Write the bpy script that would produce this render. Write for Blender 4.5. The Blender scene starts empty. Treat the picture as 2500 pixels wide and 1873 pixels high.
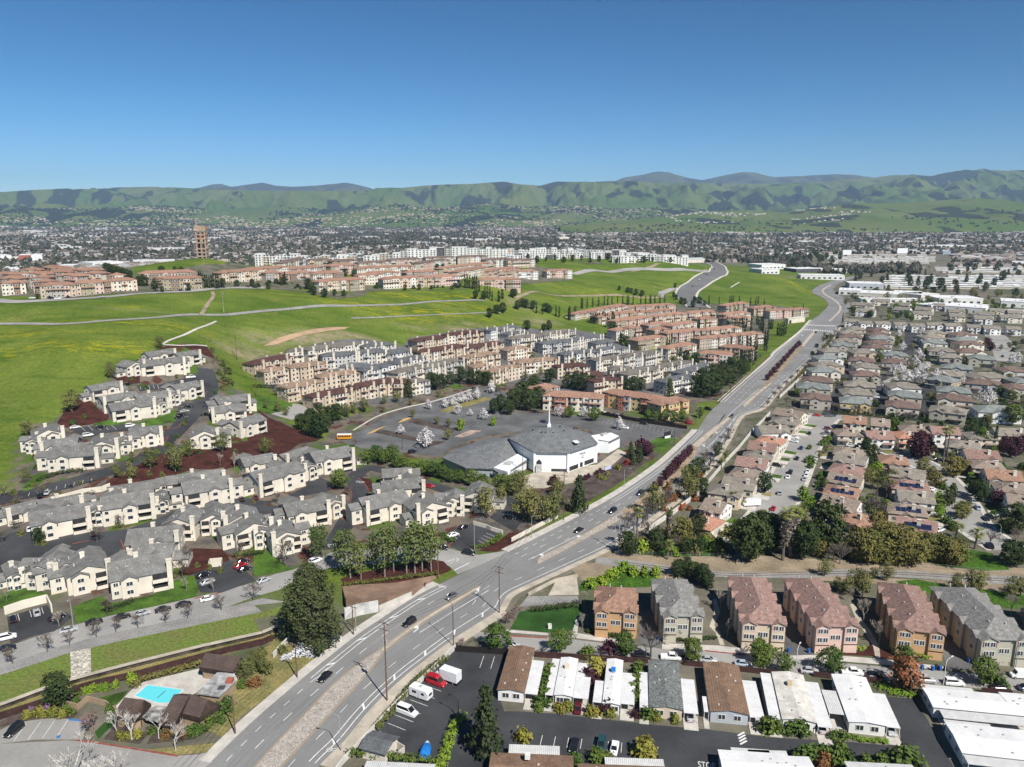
import bpy,bmesh,math,random
import numpy as np
from mathutils import Vector,Matrix
from mathutils.geometry import delaunay_2d_cdt

random.seed(7)
rng = np.random.default_rng(7)
scene = bpy.context.scene
COL = scene.collection

# ---------------------------------------------------------------- camera, sky, sun, exposure
CAM_Z = 115.0
FOCAL_PX = 1900.0
PITCH = math.atan((936 - 520) / FOCAL_PX)
cam_data = bpy.data.cameras.new("camera")
cam_data.sensor_fit = 'HORIZONTAL'
cam_data.sensor_width = 36.0
cam_data.lens = 36.0 * FOCAL_PX / 2500.0
cam_data.clip_start = 1.0
cam_data.clip_end = 60000.0
cam = bpy.data.objects.new("camera",cam_data)
COL.objects.link(cam)
cam.location = (0,0,CAM_Z)
cam.rotation_euler = (math.pi / 2 - PITCH,0,0)
scene.camera = cam

SUN_AZ = math.radians(148)      # clockwise from the view direction
SUN_EL = math.radians(47)
world = bpy.data.worlds.new("World")
scene.world = world
world.use_nodes = True
wn = world.node_tree
wn.nodes.clear()
sky = wn.nodes.new("ShaderNodeTexSky")
sky.sky_type = 'NISHITA'
sky.sun_disc = False
sky.sun_elevation = SUN_EL
sky.sun_rotation = SUN_AZ
sky.altitude = 100
sky.air_density = 0.7
sky.dust_density = 0.0
sky.ozone_density = 6.0
bg = wn.nodes.new("ShaderNodeBackground")
bg.inputs[1].default_value = 0.05
wo = wn.nodes.new("ShaderNodeOutputWorld")
hue = wn.nodes.new("ShaderNodeHueSaturation")
hue.inputs['Saturation'].default_value = 1.08
hue.inputs['Hue'].default_value = 0.487
hue.inputs['Value'].default_value = 0.62
gam = wn.nodes.new("ShaderNodeGamma")
gam.inputs[1].default_value = 1.42
wn.links.new(sky.outputs[0],gam.inputs[0])
wn.links.new(gam.outputs[0],hue.inputs['Color'])
wn.links.new(hue.outputs[0],bg.inputs[0])
wn.links.new(bg.outputs[0],wo.inputs[0])

sun_data = bpy.data.lights.new("sun",'SUN')
sun_data.energy = 5.0
sun_data.angle = math.radians(0.5)
sun_data.color = (1.0,0.955,0.89)
sun = bpy.data.objects.new("sun",sun_data)
COL.objects.link(sun)
to_sun = Vector((math.sin(SUN_AZ) * math.cos(SUN_EL),math.cos(SUN_AZ) * math.cos(SUN_EL),math.sin(SUN_EL)))
sun.rotation_euler = to_sun.to_track_quat('Z','Y').to_euler()
sun.location = (200,-300,500)

vs = scene.view_settings
vs.view_transform = 'Standard'
vs.look = 'None'
vs.exposure = 0.46
vs.gamma = 1.0
vs.use_curve_mapping = False
scene.cycles.use_denoising = True
scene.cycles.max_bounces = 5
scene.cycles.diffuse_bounces = 2
scene.cycles.glossy_bounces = 2
scene.cycles.transparent_max_bounces = 6
scene.cycles.volume_bounces = 0
scene.cycles.caustics_reflective = False
scene.cycles.caustics_refractive = False

# ---------------------------------------------------------------- survey: photo reading -> place on the ground
# Points were read off enlarged tiles of the photograph; each is traced down to the terrain it stands on.
TILE = {}
for _i,_y in zip('ABCD',(1400,1050,750,400)):
 for _j,_x in enumerate((0,620,1240,1860)):
  TILE[_i + str(_j + 1)] = (_x,_y)
TS = 3.456
SP,CP = math.sin(PITCH),math.cos(PITCH)

TILE['K1'] = (1060,980,4.608)
TILE['K4'] = (240,1590,5.821)
def tpx(t,x,y):
 q = TILE[t]; s = q[2] if len(q) > 2 else TS
 return q[0] + x / s,q[1] + y / s

def view_dir(px,py):
 u = (px - 1250.0) / FOCAL_PX
 v = (py - 936.5) / FOCAL_PX
 return np.array([u,CP - v * SP,-SP - v * CP])

def plane_hit(px,py,z=0.0):
 d = view_dir(px,py)
 t = (CAM_Z - z) / -d[2]
 return d[0] * t,d[1] * t

# ---------------------------------------------------------------- terrain heights
ROAD_L = [('A2',-740,2000),('A2',-370,1600),('A2',0,1240),('A2',430,870),('A2',640,700),('A2',870,520),('A2',1100,365),('A2',1340,210),('A2',1560,95),
          ('B3',0,1030),('B3',300,880),('B3',600,725),('B3',840,595),('B3',1010,490),('B3',1200,360),('B3',1330,260),('B3',1480,120),('B3',1600,0),
          ('C3',1700,890),('C3',1800,800),('C3',2000,620),('C3',2212,440),('C4',120,380),('C4',220,300),('C4',340,200),('C4',420,110),
          ('D4',480,1280),('D4',545,1215),('D4',560,1180),('D4',520,1135),('D4',440,1095),('D4',425,1070),('D4',470,1035),('D4',560,1000),('D4',700,962),('D4',800,942)]
ROAD_R = [('A2',250,2000),('A2',560,1620),('A2',760,1420),('A2',940,1200),('A2',1110,1020),('A2',1300,850),('A2',1480,710),('A2',1680,560),('A2',1880,430),('A2',2060,310),
          ('B3',0,1395),('B3',170,1305),('B3',580,1118),('B3',860,985),('B3',1000,890),('B3',1130,800),('B3',1260,700),('B3',1400,600),('B3',1530,470),('B3',1640,370),('B3',1740,250),('B3',1800,150),
          ('C3',1850,1110),('C3',1960,920),('C4',0,850),('C4',130,700),('C4',260,580),('C4',400,450),('C4',520,340),('C4',600,240),('C4',650,170),
          ('D4',690,1290),('D4',735,1235),('D4',745,1195),('D4',720,1160),('D4',660,1115),('D4',610,1085),('D4',600,1055),('D4',640,1015),('D4',740,975),('D4',830,950)]
road_l = np.array([plane_hit(*tpx(*p)) for p in ROAD_L])
road_r = np.array([plane_hit(*tpx(*p)) for p in ROAD_R])

ctrl = []   # (x, y, z)
def cz(px,py,z):
 x,y = plane_hit(px,py,z)
 ctrl.append((x,y,z))
for a in [(0,735,52),(0,790,42),(0,900,28),(0,1000,18),(0,1100,11),(0,1200,6.5),(0,1290,3),(0,1400,0),(0,1530,0),(0,1700,0),(200,1500,0),(500,1430,0),(330,1380,0.5),(500,1330,1.5),
          (250,1240,4),(480,1180,5),(120,1170,8),(400,1150,9),(560,1120,8),(650,1090,6),(700,1250,2),(800,1150,1.5),(850,1290,0),(1000,1330,0),(1000,1230,0),(960,1150,0),(870,1110,0),(1100,1180,0),(1250,1180,0),
          (260,1050,14),(380,1030,13.5),(480,960,17),(560,1000,13),(320,960,21),(440,890,27),(200,1010,18),(130,960,24),(240,900,29),(600,930,15),(520,860,27),(590,880,20),
          (120,850,37),(300,800,42),(450,800,40),(560,770,40),(550,830,31),(480,840,34),(200,730,53),(400,722,53),(560,712,52),(640,850,22),
          (660,960,9),(650,905,14),(720,880,16),(750,840,23),(830,870,17),(900,840,21),(850,800,28),(700,800,32),(720,765,38),(850,760,36),(1000,740,35),(1100,725,36),(850,730,42),(780,735,44),
          (1000,800,23),(1000,850,13),(1000,900,9),(850,985,4),(740,1000,5),(900,940,7),(1050,950,3),(1000,990,1.5),(1150,960,1),(900,1010,0),(800,1060,0),(1000,1060,0),(1180,1000,0),
          (1150,780,24),(1150,820,16),(1250,770,19),(1330,790,13),(1440,815,6),(1250,850,7),(1350,880,4),(1250,910,3),(1400,960,0.5),(1550,940,0),(1350,1000,0),(1600,900,1),(1500,830,4),(1650,830,3),(1750,850,1),
          (1200,740,31),(1300,735,26),(1400,738,20),(1300,700,30),(1400,690,31),(1420,760,9),(1500,735,12),(1600,738,9),(1700,780,3),(1800,800,1.5),(1600,760,6),
          (1620,716,13),(1680,690,19),(1740,665,25),(1705,648,33),(1600,705,19),(1500,665,33),(1400,672,35),(1300,690,33),(1560,690,24),(1500,710,22),
          (1820,704,12),(1760,720,9),(1880,672,20),(1850,690,15),(1950,690,8),(1950,740,2),(1840,745,3),
          (750,690,50),(900,690,47),(1000,706,43),(1120,700,42),(1250,692,40),(650,705,50),(350,712,53),(100,715,53),(495,626,74),(430,640,70),(560,640,68),(380,655,60),(300,660,57),(650,655,56),(800,660,51),
          (1000,655,50),(1200,650,46),(900,645,49),(1400,645,46),(1550,643,43.5),(1640,644,41),(650,646,50),(1100,632,46),(1300,632,42)]:
 cz(*a)
for a in [(-420,900,34),(-600,1000,22),(-330,960,45),(-150,1000,48),(-260,1250,8),(-500,1400,0),(-800,1300,0),(0,1350,36),(0,1700,0),(200,1700,4),(300,1550,26),(420,1900,0),(-250,1700,0),(-1000,900,6),(-900,600,20),(-1200,500,0),
          (-700,500,36),(-600,350,16),(-500,250,3),(-500,150,0),(-300,120,0),(-100,120,0),(-900,150,0),(-1500,1000,0),(600,2000,0),(-600,2200,0),(0,2200,0),(420,1500,10),(400,1350,8)]:
 ctrl.append(a)
ctrl = np.array(ctrl)

def _growing(a,b,step,far_a,far_b,g=1.09):
 core = list(np.arange(a,b + 0.1,step))
 out,s,v = [],step,core[-1]
 while v < far_b:
  s *= g; v += s; out.append(v)
 pre,s,v = [],step,core[0]
 while v > far_a:
  s *= g; v -= s; pre.append(v)
 return np.array(pre[::-1] + core + out)
XS = _growing(-560,620,5.0,-16000,16000)
YS = _growing(60,1500,5.0,-600,16500)
GX,GY = np.meshgrid(XS,YS)

def _rbf(q,c):
 P = c[:,:2] / 300.0
 n = len(P)
 d = np.sqrt(((P[:,None] - P[None]) ** 2).sum(-1) + 0.002)
 A = np.zeros((n + 1,n + 1)); A[:n,:n] = d - np.eye(n) * 0.012; A[:n,n] = 1; A[n,:n] = 1
 w = np.linalg.solve(A,np.append(c[:,2],0))
 out = np.empty(len(q))
 for k in range(0,len(q),20000):
  Q = q[k:k + 20000] / 300.0
  out[k:k + 20000] = np.sqrt(((Q[:,None] - P[None]) ** 2).sum(-1) + 0.002) @ w[:n] + w[n]
 return out
def smooth(a,b,v):
 t = np.clip((v - a) / (b - a),0,1)
 return t * t * (3 - 2 * t)
flat = np.c_[GX.ravel(),GY.ravel()]
sel = (flat[:,0] > -1500) & (flat[:,0] < 1100) & (flat[:,1] > 60) & (flat[:,1] < 2300)
Z = np.zeros(len(flat))
Z[sel] = np.maximum(_rbf(flat[sel],ctrl) - 0.5,0)
_o = np.argsort(road_l[:,1])
_lx = np.interp(flat[:,1],road_l[_o,1],road_l[_o,0])
side = _lx - flat[:,0]
Z *= smooth(2,42,side) * smooth(2300,1900,flat[:,1]) * smooth(-1450,-1100,flat[:,0])
# a little roughness on the open hill
_r = np.sin(flat[:,0] * 0.061 + 1.3 * np.sin(flat[:,1] * 0.043)) * np.sin(flat[:,1] * 0.055 + 0.9 * np.sin(flat[:,0] * 0.05))
Z += _r * 0.5 * smooth(20,34,Z) * (Z > 0)
ZG = Z.reshape(GX.shape)

def ground_z(x,y):
 x = np.asarray(x,float); y = np.asarray(y,float)
 i = np.clip(np.searchsorted(XS,x) - 1,0,len(XS) - 2)
 j = np.clip(np.searchsorted(YS,y) - 1,0,len(YS) - 2)
 a = np.clip((x - XS[i]) / (XS[i + 1] - XS[i]),0,1)
 b = np.clip((y - YS[j]) / (YS[j + 1] - YS[j]),0,1)
 return (ZG[j,i] * (1 - a) + ZG[j,i + 1] * a) * (1 - b) + (ZG[j + 1,i] * (1 - a) + ZG[j + 1,i + 1] * a) * b

_tt = np.concatenate([np.arange(90,1500,3.0),np.arange(1500,9000,40.0)])
def hit(px,py,h=0.0):
 """place where the sight line through a photo point meets the ground (or a level h above it)"""
 d = view_dir(px,py)
 t = _tt / d[1]
 e = CAM_Z + d[2] * t - ground_z(d[0] * t,d[1] * t) - h
 k = np.argmax(e < 0)
 if e[k] >= 0:
  k = len(e) - 1
 if k == 0:
  tt = t[0]
 else:
  tt = t[k - 1] + (t[k] - t[k - 1]) * e[k - 1] / (e[k - 1] - e[k])
 x,y = d[0] * tt,d[1] * tt
 return float(x),float(y),float(ground_z(x,y))

def at(t,x,y,h=0.0):
 return hit(*tpx(t,x,y),h)
def pts(*a,h=0.0):
 """pts('A2',(x,y),(x,y),'A3',(x,y)) -> list of (x,y) ground places"""
 out,t = [],None
 for q in a:
  if isinstance(q,str): t = q
  else: out.append(at(t,q[0],q[1],h)[:2])
 return out

# ---------------------------------------------------------------- materials
MATS = {}
def _nt(name):
 m = bpy.data.materials.new(name); m.use_nodes = True
 nt = m.node_tree; nt.nodes.clear()
 o = nt.nodes.new("ShaderNodeOutputMaterial")
 b = nt.nodes.new("ShaderNodeBsdfPrincipled")
 nt.links.new(b.outputs[0],o.inputs[0])
 return m,nt,b
def N(nt,kind,**kw):
 n = nt.nodes.new("ShaderNode" + kind)
 for k,v in kw.items():
  if k.startswith('i_'):
   key = k[2:]
   n.inputs[int(key) if key.isdigit() else key].default_value = v
  else: setattr(n,k,v)
 return n
def rgb(c): return (c[0],c[1],c[2],1.0)
def shade(c,f): return tuple(min(1,x * f) for x in c[:3])

def mat(name,col,rough=0.85,var=0.12,scale=0.6,col2=None,fine=0.10,fscale=6.0,coord='Object',spec=0.2,metal=0.0,bump=0.0,rand=0.0,bscale=None,stripes=None):
 """plain surface: base colour with blotches (scale), fine grain (fscale) and optional ribs as colour bands"""
 if name in MATS: return MATS[name]
 m,nt,b = _nt(name)
 tc = N(nt,"TexCoord"); g = N(nt,"NewGeometry")
 vec = g.outputs['Position'] if coord == 'World' else tc.outputs['Object']
 n1 = N(nt,"TexNoise",i_2=scale,i_3=4.0,i_4=0.6); nt.links.new(vec,n1.inputs[0])
 n2 = N(nt,"TexNoise",i_2=fscale,i_3=3.0,i_4=0.7); nt.links.new(vec,n2.inputs[0])
 c2 = col2 or shade(col,1 - 2.2 * var)
 r1 = N(nt,"ValToRGB"); r1.color_ramp.elements[0].position = 0.32; r1.color_ramp.elements[1].position = 0.68
 r1.color_ramp.elements[0].color = rgb(c2); r1.color_ramp.elements[1].color = rgb(shade(col,1 + var))
 nt.links.new(n1.outputs[0],r1.inputs[0])
 mx = N(nt,"MixRGB",blend_type='MULTIPLY',i_0=1.0)
 r2 = N(nt,"ValToRGB"); r2.color_ramp.elements[0].position = 0.3; r2.color_ramp.elements[1].position = 0.7
 r2.color_ramp.elements[0].color = rgb((1 - fine * 2,) * 3); r2.color_ramp.elements[1].color = rgb((1 + fine,) * 3)
 nt.links.new(n2.outputs[0],r2.inputs[0])
 nt.links.new(r1.outputs[0],mx.inputs[1]); nt.links.new(r2.outputs[0],mx.inputs[2])
 out = mx.outputs[0]
 if rand:
  oi = N(nt,"ObjectInfo"); hs = N(nt,"HueSaturation")
  mr = N(nt,"MapRange",i_3=1 - rand,i_4=1 + rand); nt.links.new(oi.outputs['Random'],mr.inputs[0])
  nt.links.new(mr.outputs[0],hs.inputs['Value']); nt.links.new(out,hs.inputs['Color']); out = hs.outputs[0]
 hgt = n2.outputs[0]
 if stripes:                                 # (axis, period) colour bands: painted groove shade of sheet ribs, joint lines of roofing courses
  sx = N(nt,"SeparateXYZ"); nt.links.new(tc.outputs['Object'],sx.inputs[0])
  mm = N(nt,"Math",operation='MULTIPLY',i_1=2 * math.pi / stripes[1]); nt.links.new(sx.outputs[stripes[0]],mm.inputs[0])
  sn = N(nt,"Math",operation='SINE'); nt.links.new(mm.outputs[0],sn.inputs[0])
  hgt = sn.outputs[0]
  rr = N(nt,"MapRange",i_1=-1.0,i_2=1.0,i_3=stripes[2],i_4=1.0); nt.links.new(sn.outputs[0],rr.inputs[0])
  ms = N(nt,"MixRGB",blend_type='MULTIPLY',i_0=1.0); nt.links.new(out,ms.inputs[1]); nt.links.new(rr.outputs[0],ms.inputs[2]); out = ms.outputs[0]
 nt.links.new(out,b.inputs['Base Color'])
 b.inputs['Roughness'].default_value = rough
 b.inputs['Specular IOR Level'].default_value = spec
 b.inputs['Metallic'].default_value = metal
 if bump:
  bp = N(nt,"Bump",i_0=bump,i_1=0.05); nt.links.new(hgt,bp.inputs['Height']); nt.links.new(bp.outputs[0],b.inputs['Normal'])
 MATS[name] = m
 return m

def leaf_mat(name,col,var=0.35,rand=0.22,hue=0.02):
 if name in MATS: return MATS[name]
 m,nt,b = _nt(name)
 tc = N(nt,"TexCoord"); n1 = N(nt,"TexNoise",i_2=1.1,i_3=3.0); nt.links.new(tc.outputs['Object'],n1.inputs[0])
 n2 = N(nt,"TexNoise",i_2=9.0,i_3=2.0); nt.links.new(tc.outputs['Object'],n2.inputs[0])
 ad = N(nt,"MixRGB",i_0=0.5); nt.links.new(n1.outputs[0],ad.inputs[1]); nt.links.new(n2.outputs[0],ad.inputs[2])
 r = N(nt,"ValToRGB"); r.color_ramp.elements[0].position = 0.35; r.color_ramp.elements[1].position = 0.65
 r.color_ramp.elements[0].color = rgb(shade(col,1 - var)); r.color_ramp.elements[1].color = rgb(shade(col,1 + var))
 nt.links.new(ad.outputs[0],r.inputs[0])
 oi = N(nt,"ObjectInfo"); hs = N(nt,"HueSaturation")
 mr = N(nt,"MapRange",i_3=1 - rand,i_4=1 + rand); nt.links.new(oi.outputs['Random'],mr.inputs[0])
 mh = N(nt,"MapRange",i_3=0.5 + hue,i_4=0.5 - hue); nt.links.new(oi.outputs['Random'],mh.inputs[0])
 nt.links.new(mr.outputs[0],hs.inputs['Value']); nt.links.new(mh.outputs[0],hs.inputs['Hue']); nt.links.new(r.outputs[0],hs.inputs['Color'])
 nt.links.new(hs.outputs[0],b.inputs['Base Color'])
 b.inputs['Roughness'].default_value = 0.7; b.inputs['Specular IOR Level'].default_value = 0.15
 MATS[name] = m
 return m

def gloss(name,col,rough=0.25,spec=0.5,metal=0.0,coat=0.0):
 if name in MATS: return MATS[name]
 m,nt,b = _nt(name)
 tc = N(nt,"TexCoord"); n1 = N(nt,"TexNoise",i_2=3.0,i_3=3.0); nt.links.new(tc.outputs['Object'],n1.inputs[0])
 r = N(nt,"ValToRGB"); r.color_ramp.elements[0].color = rgb(shade(col,0.9)); r.color_ramp.elements[1].color = rgb(shade(col,1.08))
 nt.links.new(n1.outputs[0],r.inputs[0]); nt.links.new(r.outputs[0],b.inputs['Base Color'])
 b.inputs['Roughness'].default_value = rough; b.inputs['Specular IOR Level'].default_value = spec
 b.inputs['Metallic'].default_value = metal; b.inputs['Coat Weight'].default_value = coat
 MATS[name] = m
 return m

# ---------------------------------------------------------------- mesh kit
class MB:
 """collects faces, then becomes ONE mesh"""
 def __init__(s): s.v = []; s.f = []; s.m = []
 def poly(s,P,m=0):
  k = len(s.v); s.v += [tuple(p) for p in P]; s.f.append(tuple(range(k,k + len(P)))); s.m.append(m)
 def box(s,a,b,m=0,bottom=False):
  x0,y0,z0 = a; x1,y1,z1 = b
  k = len(s.v)
  s.v += [(x0,y0,z0),(x1,y0,z0),(x1,y1,z0),(x0,y1,z0),(x0,y0,z1),(x1,y0,z1),(x1,y1,z1),(x0,y1,z1)]
  F = [(0,1,5,4),(1,2,6,5),(2,3,7,6),(3,0,4,7),(4,5,6,7)] + ([(3,2,1,0)] if bottom else [])
  s.f += [tuple(k + i for i in q) for q in F]; s.m += [m] * len(F)
 def prism(s,P,z0,z1,m=0,cap=True):
  n = len(P); k = len(s.v)
  s.v += [(p[0],p[1],z0) for p in P] + [(p[0],p[1],z1) for p in P]
  for i in range(n):
   j = (i + 1) % n
   s.f.append((k + i,k + j,k + n + j,k + n + i)); s.m.append(m)
  if cap: s.f.append(tuple(k + n + i for i in range(n))); s.m.append(m)
 def tube(s,A,B,ra,rb,n=6,m=0,cap=True):
  A = Vector(A); B = Vector(B); d = (B - A)
  if d.length < 1e-6: return
  q = d.to_track_quat('Z','Y'); k = len(s.v)
  for c,r in ((A,ra),(B,rb)):
   for i in range(n):
    a = 2 * math.pi * i / n
    s.v.append(tuple(c + q @ Vector((r * math.cos(a),r * math.sin(a),0))))
  for i in range(n):
   j = (i + 1) % n
   s.f.append((k + i,k + j,k + n + j,k + n + i)); s.m.append(m)
  if cap: s.f.append(tuple(k + n + i for i in range(n))); s.m.append(m)
 def mesh(s,name,mats,smooth_=False):
  me = bpy.data.meshes.new(name)
  me.from_pydata(s.v,[],s.f)
  for mm in (mats if isinstance(mats,(list,tuple)) else [mats]): me.materials.append(mm)
  if any(s.m): me.polygons.foreach_set('material_index',s.m)
  if smooth_: me.polygons.foreach_set('use_smooth',[True] * len(s.f))
  me.update()
  return me
def link(name,data,parent=None,loc=None,rz=None,scale=None):
 o = bpy.data.objects.new(name,data); COL.objects.link(o)
 if parent is not None: o.parent = parent
 if loc is not None: o.location = loc
 if rz is not None: o.rotation_euler = (0,0,rz)
 if scale is not None: o.scale = scale
 return o
def tag(o,label=None,cat=None,group=None,kind=None):
 if label: o['label'] = label
 if cat: o['category'] = cat
 if group: o['group'] = group
 if kind: o['kind'] = kind
 return o
def thing(name,label,cat,loc=(0,0,0),rz=0.0,group=None):
 o = link(name,None,None,loc,rz); o.empty_display_size = 0.5
 return tag(o,label,cat,group)
ORD = ['first','second','third','fourth','fifth','sixth','seventh','eighth','ninth','tenth','eleventh','twelfth','thirteenth','fourteenth','fifteenth','sixteenth','seventeenth','eighteenth','nineteenth','twentieth']
def nth(i):
 if i < 20: return ORD[i]
 tens = {2:'twenty',3:'thirty',4:'forty',5:'fifty',6:'sixty',7:'seventy',8:'eighty',9:'ninety'}
 n = i + 1; t,u = divmod(n,10)
 if n < 100: return tens[t] + ('-' + ORD[u - 1] if u else 'th')
 return str(n) + 'th'

# ---------------------------------------------------------------- sheets laid on the ground
def resample(P,step):
 P = [Vector((p[0],p[1],0)) for p in P]
 out = [P[0]]
 for a,b in zip(P,P[1:]):
  n = max(1,int((b - a).length / step))
  out += [a.lerp(b,k / n) for k in range(1,n + 1)]
 return [(p.x,p.y) for p in out]
def spline(P,n=6):
 """smooth curve through the points"""
 P = [np.array(p[:2],float) for p in P]
 Q = [2 * P[0] - P[1]] + P + [2 * P[-1] - P[-2]]
 out = []
 for i in range(1,len(Q) - 2):
  a,b,c,d = Q[i - 1],Q[i],Q[i + 1],Q[i + 2]
  for k in range(n):
   t = k / n
   out.append(tuple(0.5 * (2 * b + (c - a) * t + (2 * a - 5 * b + 4 * c - d) * t * t + (3 * b - a - 3 * c + d) * t ** 3)))
 out.append(tuple(P[-1]))
 return out
def offset(P,d):
 """shift a line sideways by d metres (positive: to its right)"""
 P = [np.array(p[:2],float) for p in P]; out = []
 for i in range(len(P)):
  a = P[max(0,i - 1)]; b = P[min(len(P) - 1,i + 1)]
  t = b - a; t = t / (np.linalg.norm(t) + 1e-9)
  out.append((P[i][0] + t[1] * d,P[i][1] - t[0] * d))
 return out
def ribbon_poly(P,w0,w1=None):
 w1 = w0 if w1 is None else w1
 return offset(P,-w0) + offset(P,w1)[::-1]
def drape(name,poly,up,material,step=None,skirt=0.0,label=None,kind='structure',parent=None):
 """a sheet with the given outline lying `up` above the terrain"""
 P = [Vector((p[0],p[1])) for p in poly]
 A = np.array([(p.x,p.y) for p in P])
 zz = ground_z(A[:,0],A[:,1])
 inner = []
 if zz.max() > 0.05 or (step and zz.max() > 0.05):
  st = step or 5.0
  P = [Vector(q) for q in resample([tuple(p) for p in P] + [tuple(P[0])],st)[:-1]]
  x0,y0 = A.min(0); x1,y1 = A.max(0)
  if (x1 - x0) * (y1 - y0) / st / st < 30000:
   gx,gy = np.meshgrid(np.arange(x0,x1,st),np.arange(y0,y1,st))
   inner = [Vector((a,b)) for a,b in zip(gx.ravel(),gy.ravel())]
 n = len(P)
 V,_,F,*_ = delaunay_2d_cdt(P + inner,[],[list(range(n))],1,1e-4)
 if not F: return None
 vx = np.array([(v.x,v.y) for v in V]); vz = ground_z(vx[:,0],vx[:,1]) + up
 verts = [(a,b,c) for (a,b),c in zip(vx,vz)]
 faces = []
 for f in F:
  a,b,c = (vx[f[0]],vx[f[1]],vx[f[2]])
  faces.append(tuple(f) if (b[0]-a[0])*(c[1]-a[1])-(b[1]-a[1])*(c[0]-a[0]) > 0 else tuple(f[::-1]))
 if skirt:
  from collections import Counter
  cnt = Counter()
  for f in faces:
   for i in range(len(f)): cnt[tuple(sorted((f[i],f[(i+1) % len(f)])))] += 1
  for f in list(faces):
   for i in range(len(f)):
    a,b = f[i],f[(i+1) % len(f)]
    if cnt[tuple(sorted((a,b)))] == 1:
     k = len(verts)
     verts += [(verts[a][0],verts[a][1],verts[a][2]-skirt),(verts[b][0],verts[b][1],verts[b][2]-skirt)]
     faces.append((b,a,k,k+1))
 me = bpy.data.meshes.new(name); me.from_pydata(verts,[],faces); me.materials.append(material); me.update()
 o = link(name,me,parent)
 if parent is None: tag(o,label,None,None,kind)
 return o
def strip_mesh(P,w,up,mb,dash=None,phase=0.0,m=0):
 """painted line (or dashes) of width w along P, added to mb"""
 P = [np.array(p[:2],float) for p in P]
 if dash:
  L = [0.0]
  for a,b in zip(P,P[1:]): L.append(L[-1] + np.linalg.norm(b - a))
  L = np.array(L); A = np.array(P)
  s = phase
  while s + dash[0] < L[-1]:
   q = [(np.interp(u,L,A[:,0]),np.interp(u,L,A[:,1])) for u in (s,s + dash[0])]
   strip_mesh(q,w,up,mb,m=m)
   s += dash[0] + dash[1]
  return
 l = offset(P,-w / 2); r = offset(P,w / 2)
 for i in range(len(P) - 1):
  q = [l[i],r[i],r[i + 1],l[i + 1]]
  mb.poly([(a,b,float(ground_z(a,b)) + up) for a,b in q],m)

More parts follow.
